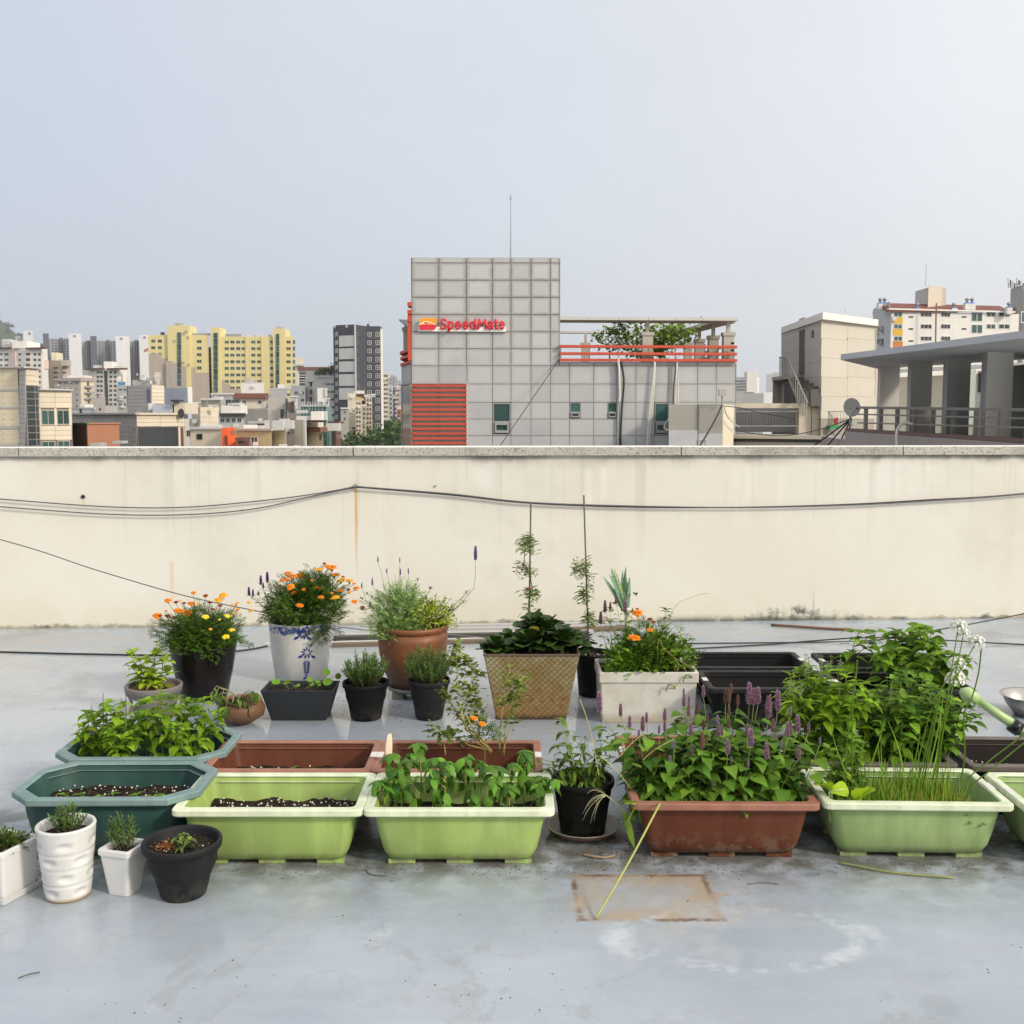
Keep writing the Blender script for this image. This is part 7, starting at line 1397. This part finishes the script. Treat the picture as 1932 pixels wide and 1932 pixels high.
for k,(cx,cy,vb,tp) in enumerate(((615,525,620,1),(692,445,600,2),(810,475,580,1),(845,445,560,2),(1080,390,520,0),(1215,460,580,0),(878,520,580,1))):
    a,b=P(*cv1(cx,vb),4.06),P(*cv1(cx,cy),4.06); pl=Plant('basil_flower_spike',['pale spent basil flower spike at far left of the teal planter','tall thin bare basil flower spike over the teal planter','cream basil flower spike over the middle of the teal planter','thin dark spike just right of the cream one over the teal planter','tallest green basil flower spike before the grey clay pot','whitish basil flower spike at right of the teal planter','short brown basil spike left of the grey clay pot'][k],a,'flower spike','basil flower spikes',seed=90+k,stem=[stg,sty,wdy][tp]); pl.twig([a-Vector((0,0,.08)),a,b],.0018,.0012); cl=[lm,lmesh('dry_calyx',STm,OV,.3,.3,0,variants=1),lmesh('brown_calyx',wdy,OV,.3,.3,0,variants=1)][tp]
    for j in range(10):
        for i in range(3 if tp!=2 else 2): pl.leaf(cl,a.lerp(b,j/9.6),j*1.1+i*2.1,.4,[.020,.012,.008][tp]*(1.1-j*.05),name='calyx')
    pl.done()
# ================= drooping basil (light green planter)
cv6=lambda cx,cy:(670.8+cx*.26455,1328.9+cy*.26455)
for k,(cx,cy,Yo,n) in enumerate(((265,350,-.03,8),(450,275,.10,5),(560,385,.02,7),(645,410,-.04,6),(785,375,.07,7),(970,440,-.05,8),(1085,590,-.05,5),(1205,330,.05,8),(1330,520,.0,6),(620,730,-.05,3),(880,720,-.05,4),(180,540,-.05,6),(420,560,.0,5))):
    Yb=3.55+Yo; top=P(*cv6(cx,cy),Yb); base=Vector((top.x*.985+.0,Yb+.02,.118))
    pl=Plant('basil_plant',['leftmost tall','second tall','third','fourth','fifth, centre','sixth','low front right','tallest right-hand','rightmost','tiny front left','small front centre','far-left low','small back-left'][k]+' drooping basil in the front light green planter',base,'basil','drooping basil in the light green planter',seed=110+k,stem=sty)
    herb(pl,base,top,b2,n-3 if n>4 else n-2,(.076,.066),(-.85,-.25),.45,.0035,.015,.12,tip=6,jit=.4,roll=.6)
    for j in range(2 if n>5 else 1): a=pl.r.uniform(0,6.28); s=base.lerp(top,pl.r.uniform(.45,.75)); herb(pl,s,s+Vector((math.cos(a)*.055,math.sin(a)*.045,.05)),b2,2,(.074,.058),(-.8,-.3),.6,.002,.01,.1,tip=5,jit=.4,roll=.6)
    pl.done()
# ================= leggy plant (terracotta 2)
pl=Plant('leggy_plant','leggy yellow-stemmed plant with sparse small leaves leaning left',(P(*cv3(1190,1590),3.95).x,3.95,.118),'plant',stem=sty,folmat=ml('sparse_leaf',(.14,.20,.06),(.22,.26,.08),per='isl'),seed=23)
for path in (((1190,1590),(1050,1470),(985,1380),(940,1310),(870,1200),(845,1140)),((1190,1590),(1010,1430),(975,1330),(960,1230),(945,1100),(940,960),(930,880),(960,800)),((1190,1590),(1060,1440),(1000,1320),(1010,1200),(1060,1130),(1050,1060)),((1180,1600),(1100,1500),(1100,1350),(1070,1250),(1075,1200)),((1275,1620),(1290,1400),(1330,1250),(1370,1150),(1415,1050)),((1240,1620),(1250,1420),(1270,1250),(1290,1120),(1320,1000)),((1260,1620),(1300,1480),(1340,1330),(1380,1180)),((1190,1590),(1020,1545),(900,1465),(855,1440)),((860,1620),(850,1540),(820,1480),(765,1410)),((945,980),(1000,1020),(1060,1015),(1105,1040)),((935,900),(900,890),(890,960)),((930,880),(1000,940),(1030,960)),((1190,1590),(1080,1530),(1000,1400),(1030,1330))):
    Yp=3.95+pl.r.uniform(-.06,.06); pts=[P(*cv3(*q),Yp) for q in path]; cvp=[]
    for i in range(len(pts)-1): cvp+=[pts[i].lerp(pts[i+1],f) for f in (0,.5)]
    cvp.append(pts[-1]); pl.twig(cvp,.0036 if len(path)>4 else .0025,.0014)
    for k in range(int(len(path)*13)):
        f=pl.r.uniform(.45,1); q=along(cvp,f)+Vector((pl.r.gauss(0,.012),pl.r.gauss(0,.012),pl.r.gauss(0,.01))); pl.fo.add([(0,0,0),(.35,.26,.06),(.8,.22,.02),(1,0,-.1),(.8,-.22,.02),(.35,-.26,.06)],[(0,1,2,3),(0,3,4,5)],0,place(q,pl.r.uniform(0,6.28),pl.r.uniform(-.5,.7),pl.r.uniform(.016,.034),pl.r.uniform(-.6,.6)))
pl.done()
pl=Plant('marigold_plant','tiny marigold with two orange flowers beside the leggy plant',(P(*cv3(1130,1500),3.92).x,3.92,.118),'plant',stem=stg,folmat=MAm,seed=25); c=P(*cv3(1140,1465),3.92); dome(pl,c,.05,.05,.045,70,.035,MAm,'frond',-.5,seed=25); flowers(pl,[(*cv3(1062,1355),O(),.013),(*cv3(1118,1395),O(),.013)],3.9,.005,.02,c); pl.twig([Vector((c.x,3.92,.118)),c],.003); pl.done()
# ================= black pot weeds
t,X,Y,sz,rt,h=POT['saucerpot']; pl=Plant('weed_plant','weedy plant with trailing stems in the black saucer pot',(X,Y,sz),'plant',stem=stg,seed=26); wl=lmesh('weed_ovate',WEm,OV,.35,.8,.06)
for cx,cy in ((1465,110),(1500,200),(1430,300),(1560,240),(1630,300),(1640,250),(1450,400),(1540,360),(1580,420),(1400,420),(1750,190),(1780,260),(1730,330),(1760,420),(1690,430),(1820,380),(1300,400),(1350,470)):
    p=P(*cv6(cx,cy),Y+pl.r.uniform(-.08,.06)); herb(pl,(X+pl.r.uniform(-.06,.06),Y+pl.r.uniform(-.05,.05),sz),p,wl if cx%20 else we,5,(.055,.038),(-.5,.3),.3,.002,.02)
for k in range(40): a=pl.r.uniform(0,6.28); pl.leaf(we,Vector((X+math.cos(a)*.05,Y+math.sin(a)*.05,sz+.02)),a,pl.r.uniform(-.1,.6),pl.r.uniform(.04,.07))
pl.done()
pl=Plant('hanging_weed','pulled grass plant with pale roots hanging over the black pot',P(*cv6(1740,610),Y-.12),'plant',stem=plain('pale_root',(.42,.40,.24),.7),seed=27)
rt0=P(*cv6(1790,650),Y-.13)
for e in ((1650,640),(1620,830),(1675,850),(1620,780),(1700,830),(1640,740),(1715,720)): 
    b=P(*cv6(*e),Y-.13); pl.twig(curve(rt0,b,Vector((-.012,0,.035))),.0016,.0009,4)
pl.twig([rt0,P(*cv6(1870,715),Y-.14),P(*cv6(1960,760),Y-.13)],.0026,.002)
for (a,b) in (((1745,630),(1650,610)),((1790,650),(1745,560)),((1950,740),(2030,690))): 
    p,q=P(*cv6(*a),Y-.13),P(*cv6(*b),Y-.13); d=q-p; pl.leaf(gb,p,math.atan2(d.y,d.x),math.atan2(d.z,math.hypot(d.x,d.y)),d.length*1.1)
pl.done()
# ================= hyssop with purple spikes
cv7=lambda cx,cy:(1086.2+cx*.26455,1277.8+cy*.26455)
SP=[(168,240,130),(320,275,85),(385,355,80),(478,380,100),(505,320,70),(635,310,85),(770,130,50),(772,205,80),(808,195,60),(805,275,80),(910,140,80),(873,252,75),(1068,180,90),(1092,180,90),(1107,120,75),(1155,200,75),(1238,185,140),(1268,195,110),(1302,185,110),(1375,285,150),(1440,230,130),(1095,270,60),(910,372,70),(938,322,60),(1010,330,60),(1090,360,70),(820,412,90),(900,505,110),(935,475,50),(1018,420,90),(1042,412,70),(1220,415,80),(1250,488,115),(1405,388,85),(1510,415,90),(1530,405,90),(1582,382,110),(1660,395,70),(1360,580,110),(1590,580,90),(1083,545,100),(830,555,70),(700,510,60),(672,620,60),(1530,275,60),(1742,480,50),(595,400,60),(635,385,70),(450,430,60),(1465,500,45),(985,780,40),(1230,640,50),(1110,605,40)]
names=['leftmost','second from left','third from left','fourth from left','fifth from left','rightmost']
pls=[]
for k in range(6):
    x=.722+(-.25+k*.10); pls.append(Plant('hyssop_plant',names[k]+' clump of purple-spiked hyssop in the front terracotta planter',(x,3.62,.118),'plant','purple-spiked hyssop in the front planter',seed=130+k,stem=stg,cap=300))
for i,(cx,cy,hh) in enumerate(SP):
    k=max(0,min(5,int((cx-250)/235))); pl=pls[k]; u,v=cv7(cx,cy); Yb=3.78-.28*min(1,max(0,(v-1310)/110))+pl.r.uniform(-.03,.03); p=P(u,v,Yb); base=Vector((.722+max(-.25,min(.25,(p.x-.722)*.8+pl.r.uniform(-.03,.03))),min(3.76,max(3.56,Yb)),.118)); big=hh/100
    if cx<420: base=Vector((.722-.25+pl.r.uniform(0,.06),3.62,.118))
    herb(pl,base,p-Vector((0,0,.0)),ag,7,(.085,.058),(-.35,.25),.15,.0025,.02,.3,tip=0,end=.80)
    kind=2 if (1050<cx<1165 and cy<370) or (860<cx<950 and 220<cy<520) else (3 if hh<61 else (i%2)); pl.put(spk[kind],'flower_spike',p,0,0,hh*.26455*pxm(Yb)*1.02)
    pl.st.tube([p,p+Vector((0,0,.01))],.002,4)
for k,pl in enumerate(pls):
    for j in range(32):
        x=.722-.25+k*.082+pl.r.uniform(-.02,.08); y=pl.r.uniform(3.555,3.74); b=Vector((x,y,.118)); tp=b+Vector((pl.r.uniform(-.05,.05),pl.r.uniform(-.05,.02),pl.r.uniform(.05,.25)))
        if k==0 and tp.z>.24: tp.z=.24
        herb(pl,b,tp,ag,3,(.082,.06),(-.4,.2),.35,.002,.015,.25,tip=2)
    pl.done()
pl=Plant('clover','patch of small bright clover at the left of the hyssop planter',(.722-.2,3.48,.118),'plant',stem=stg,folmat=CLm,seed=28)
dome(pl,(.722-.18,3.54,.17),.12,.055,.10,420,.020,CLm,'clover',-.6,seed=29); dome(pl,(.722-.07,3.53,.16),.08,.045,.07,120,.02,CLm,'clover',-.6,seed=30); pl.done()
# long grass stalk and weed at the planter's left corner
pl=Plant('grass_plant','grass weed leaning out over the terracotta planter corner',P(*cv7(430,900),3.43),'grass',stem=sty,seed=32)
for (a,b,k) in (((440,890),(330,890),.02),((440,900),(345,1060),.01),((350,960),(415,1215),.0),((325,930),(340,1010),.0),((470,880),(570,790),.03),((460,880),(490,770),.02),((400,900),(330,870),.02),((470,640),(400,610),.01)):
    p,q=P(*cv7(*a),3.40),P(*cv7(*b),3.37); d=q-p; M=place(p,math.atan2(d.y,d.x),math.atan2(d.z,math.hypot(d.x,d.y)),d.length*1.05,1.0); pl.fo.add([(0,-.05,0),(.4,-.10,.0),(.75,-.07,-.02),(1,0,-.05),(.75,.07,-.02),(.4,.10,0),(0,.05,0)],[(0,1,5,6),(1,2,4,5),(2,3,4)],0,M)
pl.fm=GRm; pl.twig([P(*cv7(430,905),3.43),P(*cv7(350,900),3.40)],.0025,.002); pl.done()
a=P(*cv7(575,950),3.36); e=G(1124,1733,.004); cable([P(*cv7(600,900),3.42),a,a.lerp(e,.5)+Vector((.01,0,.01)),e],.0035,'long yellow-green grass stalk leaning from the planter to the floor stain','grass_stalk',plain('stalk_green',(.36,.38,.10),.6,.2,10),'grass')
for k,pts in enumerate((((30,160),(90,330),(140,560),(165,700)),((490,395),(400,470),(310,570)),((700,440),(560,520),(480,590)),((430,840),(360,750),(270,640),(170,560)))):
    cable([P(*cv7(*q),3.55) for q in pts],.0016,['tall dry grass stalk rising from the black weed pot','pale dry stalk crossing the hyssop leaves at upper left','long dry stalk crossing the hyssop leaves in the middle','thin green stalk between the black weed pot and the hyssop'][k],'grass_stalk',sty,'grass')
# ================= flowering basil (brown planter) and perilla (black planters)
cv8=lambda cx,cy:(1437.6+cx*.26455,1150+cy*.26455)
T=[(200,470,0),(260,440,0),(330,420,0),(400,430,0),(470,420,0),(540,440,0),(600,470,0),(660,520,0),(720,540,0),(800,600,0),(860,560,1),(930,500,1),(1000,480,1),(1080,470,1),(1150,500,1),(1220,560,1),(1290,620,1),(900,650,1),(1350,640,1),(1000,620,1),(240,560,0),(320,600,0),(420,620,0),(520,600,0),(620,640,0),(760,680,0),(1100,640,1),(1200,700,1),(1300,720,1),(1420,690,1),(1520,680,1),(1380,800,1),(480,760,2),(380,760,2),(600,780,2),(750,800,2),(880,800,2),(1000,760,2),(1150,820,2),(420,900,2),(560,920,2)]
pls=[Plant('flowering_basil',nm+' tall flowering basil behind the chive planter',(1.10+.15*k,4.02,.118),'basil','tall basil behind the chives',seed=160+k,stem=stg,cap=300) for k,nm in enumerate(('leftmost pale','second','middle','fourth','rightmost dark'))]
for i,(cx,cy,tp) in enumerate(T):
    k=max(0,min(4,int((cx-160)/250))); pl=pls[k]; u,v=cv8(cx,cy); Yb=4.05+pl.r.uniform(-.12,.12)-(.10 if tp==2 else 0); p=P(u,v,Yb); base=Vector((1.36+max(-.27,min(.27,(p.x-1.36)*.75)),max(3.86,min(4.18,Yb)),.118)); kd=[b3 if i%3 else b5,b4,b4][tp]
    herb(pl,base,p,kd,8,(.084,.05),(-.35,.35),.2,.003,.03)
    for j in range(3): a=pl.r.uniform(0,6.28); s=base.lerp(p,pl.r.uniform(.4,.85)); herb(pl,s,s+Vector((math.cos(a)*.06,math.sin(a)*.06,.05)),kd,3,(.076,.055),(-.4,.3),.4,.0018,.01)
wf=plain('white_floret',(.72,.72,.62),.7)
fl=MB(); r=random.Random(12)
for cx,cy in ((205,560),(270,560),(330,400),(425,390),(490,390),(560,390),(230,530),(310,380),(280,575)):
    c=P(*cv8(cx,cy),3.98)
    for j in range(14): q=c+Vector((r.gauss(0,.006),r.gauss(0,.006),r.uniform(-.03,.015))); s=.005; fl.add([q,q+Vector((s,-s*.3,s*.5)),q+Vector((0,-s,s)),q+Vector((-s,-s*.3,s*.4))],[(0,1,2,3)])
    herb(pls[0 if cx<400 else 1],c-Vector((0,0,.06)),c+Vector((0,0,.03)),lm,4,(.02,.012),(.2,.6),.3,.0015,.005)
o=fl.build('white_florets',wf,pls[0].t); o['kind']='stuff'
for pl in pls: pl.done()
for k,(cx,cy,Yo) in enumerate(((690,165,0),(960,180,.05),(880,280,-.1),(1130,130,.0),(1200,160,.1),(1250,250,-.05),(1040,230,.05),(1330,330,-.1),(1180,330,-.2),(1000,350,-.15))):
    Yb=5.25+Yo; u,v=cv8(cx,cy); p=P(u,v,Yb); base=Vector((max(1.72,min(2.15,p.x)),max(5.4,Yb) if Yb>5.2 else 5.08,.118))
    pl=Plant('perilla_plant',['leftmost upright','second','front left','tallest bright','tall right','right-hand','middle back','far right low','front right low','front middle low'][k]+' broad-leaved perilla in the black planters',base,'plant','perilla in the black planters',seed=190+k,stem=stg)
    herb(pl,base,p,pe,7,(.11,.075),(-.35,.2),.25,.004,.03,.2)
    for j in range(2): a=pl.r.uniform(0,6.28); s=base.lerp(p,.55+.2*j); herb(pl,s,s+Vector((math.cos(a)*.09,math.sin(a)*.07,.07)),pe,3,(.10,.07),(-.4,.2),.4,.003,.01,.2)
    pl.done()
# ================= chives
tuft=Plant('chive_tuft','dense tuft of cut chive stubble in the right light green planter',(1.45,3.52,.118),'chives',stem=stg,folmat=STm,seed=33); r=tuft.r
def blade(mb,p,q,w_,bend=Vector()):
    pts=curve(p,q,bend,6); s=Vector((w_,r.uniform(-.3,.3)*w_,0)); vs=[]; 
    for i,x in enumerate(pts): k=1-.75*(i/5)**2; vs+=[x-s*k,x+s*k]
    mb.add(vs,[(2*i,2*i+1,2*i+3,2*i+2) for i in range(5)])
for k in range(1100): x=1.375+r.uniform(-.06,.20); y=r.uniform(3.47,3.70); p=Vector((x,y,.115)); blade(tuft.fo,p,p+Vector((r.gauss(0,.008),r.gauss(0,.008),r.uniform(.045,.10))),r.uniform(.0018,.0034))
tuft.done()
ch=Plant('chive_clump','tall green chive blades rising from the right light green planter',(1.36,3.55,.118),'chives',stem=stg,folmat=CHm,seed=34)
for k in range(620): x=1.375+r.uniform(-.24,.19); y=r.uniform(3.48,3.74); p=Vector((x,y,.115)); hgt=r.uniform(.04,.13) if r.random()<.85 else r.uniform(.13,.2); blade(ch.fo,p,p+Vector((r.gauss(.005,.02),r.gauss(0,.02),hgt)),r.uniform(.0014,.0028),Vector((r.gauss(0,.01),r.gauss(0,.01),0)))
for a,b in (((900,1390),(850,880)),((600,1300),(690,400)),((1010,1200),(900,800)),((1090,1200),(1210,700)),((1120,1200),(1260,620)),((1170,1200),(1300,560)),((1240,1230),(1330,640)),((1130,1180),(1110,950)),((1060,1180),(1130,850)),((880,1250),(830,960)),((1210,1200),(1280,700)),((620,1200),(500,870)),((700,1200),(740,880)),((760,1150),(880,780))):
    p,q=P(*cv8(*a),3.58),P(*cv8(*b),3.60); p.z=min(p.z,.13) if False else p.z; blade(ch.fo,Vector((p.x,3.58,.115)),p,.0022); blade(ch.fo,p,q,.0024,Vector((r.gauss(0,.015),0,.0)))
ch.done()
pts=[((1405,1290),(1445,1050),(1440,700),(1500,620),(1545,450),(1565,280),(1562,260),26,0),]
fls=[('uppermost white chive flower head at right','',(1240,1300),(1300,750),(1400,130),54),('white chive flower head just below the uppermost one','',(1200,1300),(1350,600),(1438,180),40),('white chive flower head leaning right of the top pair','',(1240,1250),(1330,580),(1525,240),55),('wide white chive flower head above the watering can rose','',(1150,1250),(1280,560),(1385,395),56),('lowest white chive flower head by the watering can rose','',(1130,1250),(1270,620),(1375,505),62)]
for k,(lb,_,a,m_,b,rd) in enumerate(fls):
    p=P(*cv8(*a),3.58); q=P(*cv8(*b),3.72); md=P(*cv8(*m_),3.64); base=Vector((p.x,3.58,.115)); pl=Plant('chive_flower',lb,base,'chives','white flowering chives',seed=210+k,stem=CHm); pl.st.tube([base,p,md,q],[.0028,.0026,.0024,.002],5); pl.put(umb,'flower_head',q,0,0,rd*.26455*pxm(3.72)*1.2); pl.done()
for k,pth in enumerate((((1405,1290),(1445,1050),(1440,760),(1500,620),(1545,450),(1565,280)),((640,1290),(645,700),(665,500),(680,360)),((1450,1240),(1620,1080),(1870,890),(2000,780)),((1470,1290),(1650,1130),(1870,950),(2000,850)))):
    p_=[P(*cv8(*q),3.58) for q in pth]; p_.insert(0,Vector((p_[0].x-.01,3.57,.115))); cable(p_,.0026,['thin chive stalk with a closed bud at far right','straight chive stalk with a bud before the pale basil','upper of two chive stalks leaning out to the right edge','lower of two chive stalks leaning out to the right edge'][k],'chive_stalk',CHm,'chives')
pl=Plant('lettuce','yellow-green lettuce seedling at the left of the chive planter',P(*cv8(480,1330),3.48),'lettuce',seed=35,stem=plain('pale_rib',(.45,.52,.22),.5)); ll=lmesh('young_lettuce_leaf',LMm,RO,.3,.6,.2); c=P(*cv8(490,1340),3.50); c.z=.12
for a,b in (((500,1300),(390,1150)),((500,1300),(500,1190)),((690,1390),(740,1200)),((690,1390),(700,1200)),((480,1300),(660,1265))):
    p,q=P(*cv8(*a),3.49),P(*cv8(*b),3.47); d=q-p; pl.leaf(ll,p,math.atan2(d.y,d.x)-1.2*(pl.r.random()-.5),math.atan2(d.z,math.hypot(d.x,d.y)),d.length*.85,pl.r.uniform(-1,1)); pl.twig([c,p,p.lerp(q,.6)],.004,.002)
pl.done()
pl=Plant('weed_plant','small bright leafy weed at the right end of the chive stubble',Vector((1.60,3.5,.118)),'plant',seed=36,stem=stg,folmat=CLm); dome(pl,(1.585,3.49,.14),.05,.04,.045,90,.028,CLm,'oval',-.4,seed=36); pl.done()
pl=Plant('weed_plant','thin yellow-flowered weed at the left of the chive planter',Vector((1.2,3.6,.118)),'plant',seed=37,stem=stg)
for cx,cy in ((600,1080),(520,1150),(660,1050),(720,960),(580,1000),(450,1080),(420,1180),(540,1060),(480,1000),(640,1120),(560,1180)): herb(pl,(1.2+pl.r.uniform(-.05,.05),3.6,.118),P(*cv8(cx,cy),3.62),we if cx%40 else b4,8,(.07,.04),(-.3,.5),.2,.0016,.02)
dome(pl,(1.19,3.64,.16),.07,.07,.075,260,.03,B4i,'oval',-.3,seed=91)
pl.done()
# seedlings on bare soil
def sprouts(label,pts,mat,seed,base,s=.02):
    pl=Plant('seedlings',label,base,'seedlings',seed=seed,stem=stg,cap=80); kd=lmesh('sprout_leaf',mat,OV,.3,.4,.05,variants=3)
    for p in pts:
        p=Vector(p); pl.twig([p,p+Vector((0,0,s*.8))],.0014,.001,4)
        for j in range(4): pl.leaf(kd,p+Vector((0,0,s*.7)),j*1.6+pl.r.random(),pl.r.uniform(.1,.6),s*pl.r.uniform(.7,1.2))
    return pl.done()
tX=P(188,1530,3.43).x
sprouts('row of small seedlings in the front teal planter',[(tX-.19+.04*k+R.uniform(-.012,.012),3.58+R.uniform(-.05,.05),.15) for k in range(10)],B4m,40,(tX,3.58,.145),.028)
sprouts('few tiny sprouts in the empty light green planter',[(-.812+x,3.52+y,.122) for x,y in ((-.12,.0),(-.08,.03),(-.06,.0),(-.01,-.01),(.03,-.03),(.19,.02),(-.04,.03))],LMm,41,(-.812,3.52,.118),.016)
sprouts('few sprouts in the empty terracotta-red planter',[(-.835+x,3.95+y,.122) for x,y in ((-.22,.0),(-.20,.02),(-.02,.06),(.03,.02),(.05,.05),(-.15,.05))],B4m,42,(-.835,3.95,.118),.02)
sprouts('few tiny sprouts in the front black planter',[(1.262+x,5.12+y,.122) for x,y in ((.06,.0),(.1,.02),(-.1,.03))],B4m,43,(1.262,5.1,.118),.02)
# ================= litter on the floor
lt=MB(); r=random.Random(44)
def crumb(p,s): lt.add([p+Vector((s,0,0)),p+Vector((-s*.6,s*r.uniform(.5,1),0)),p+Vector((-s*.5,-s*.8,0)),p+Vector((0,0,s*.8))],[(0,1,3),(1,2,3),(2,0,3)])
for k in range(420):
    u=r.uniform(330,1900); p=G(u,r.gauss(1640,9)); crumb(p,r.uniform(.0012,.004)) if p.y<3.6 else None
for k in range(300): p=G(r.gauss(1190,60),r.gauss(1612,10)); crumb(p,r.uniform(.0015,.006)*r.random()+.001)
cl_=[(r.uniform(0,1932),r.uniform(1670,1930)) for _ in range(16)]
for k in range(130): q=cl_[r.randrange(16)]; p=G(q[0]+r.gauss(0,45),min(1950,max(1655,q[1]+r.gauss(0,18)))); crumb(p,.0008+.003*r.random()**2)
for k in range(260): p=G(r.uniform(620,1150),r.gauss(1330,28)); crumb(p,r.uniform(.002,.005))
o=lt.build('soil_crumbs',plain('spilled_soil',(.05,.038,.028),.95)); tag(o,'spilled soil crumbs and leaf bits scattered over the roof floor','debris',kind='stuff')
def stick(label,pts,rad,mat,name='twig'): cable([G(u,v,z) for u,v,z in pts],rad,label,name,mat,'twig',n=5,sub=4)
stick('long thorny dead branch on the floor by the wall',((1455,1179,.012),(1500,1182,.014),(1560,1186,.012),(1608,1188,.008)),.010,plain('dead_branch',(.15,.08,.05),.8),'dead_branch')
stick('pulled green stalk lying before the right light green planter',((1582,1627,.006),(1620,1634,.008),(1690,1647,.006),(1800,1656,.006)),.0035,plain('cut_stalk',(.24,.25,.09),.7),'cut_stalk')
stick('small dark twig at the lower left of the floor',((35,1845,.003),(55,1838,.005),(75,1834,.004)),.0018,wdy)
stick('curved root bit in front of the charcoal pot',((690,1578+62,.003),(700,1650,.003),(730,1652,.003)),.0015,wdy)
stick('pale root piece beside the black weed pot saucer',((1100,1612,.005),(1115,1615,.007),(1140,1618,.005),(1160,1614,.005)),.004,plain('pale_root_bit',(.30,.22,.14),.8))
stick('thin twig right of the rust stain',((1410,1690-22,.003),(1440,1665,.004),(1470,1668,.003)),.0012,wdy)
# ================= air
hm=bpy.data.materials.new('thin_haze'); hm.use_nodes=True; nt=hm.node_tree; nt.nodes.clear(); ou=nt.nodes.new('ShaderNodeOutputMaterial'); pv=nt.nodes.new('ShaderNodeVolumePrincipled')
pv.inputs['Color'].default_value=(.97,.985,1,1); pv.inputs['Density'].default_value=HAZE; pv.inputs['Anisotropy'].default_value=.2; nt.links.new(pv.outputs[0],ou.inputs['Volume'])
if HAZE: o=MB().box(-2620,2620,-60,2760,Z0-1.2,310).build('haze',hm); o['kind']='stuff'; o['label']='thin pale haze over the city'; o['category']='haze'
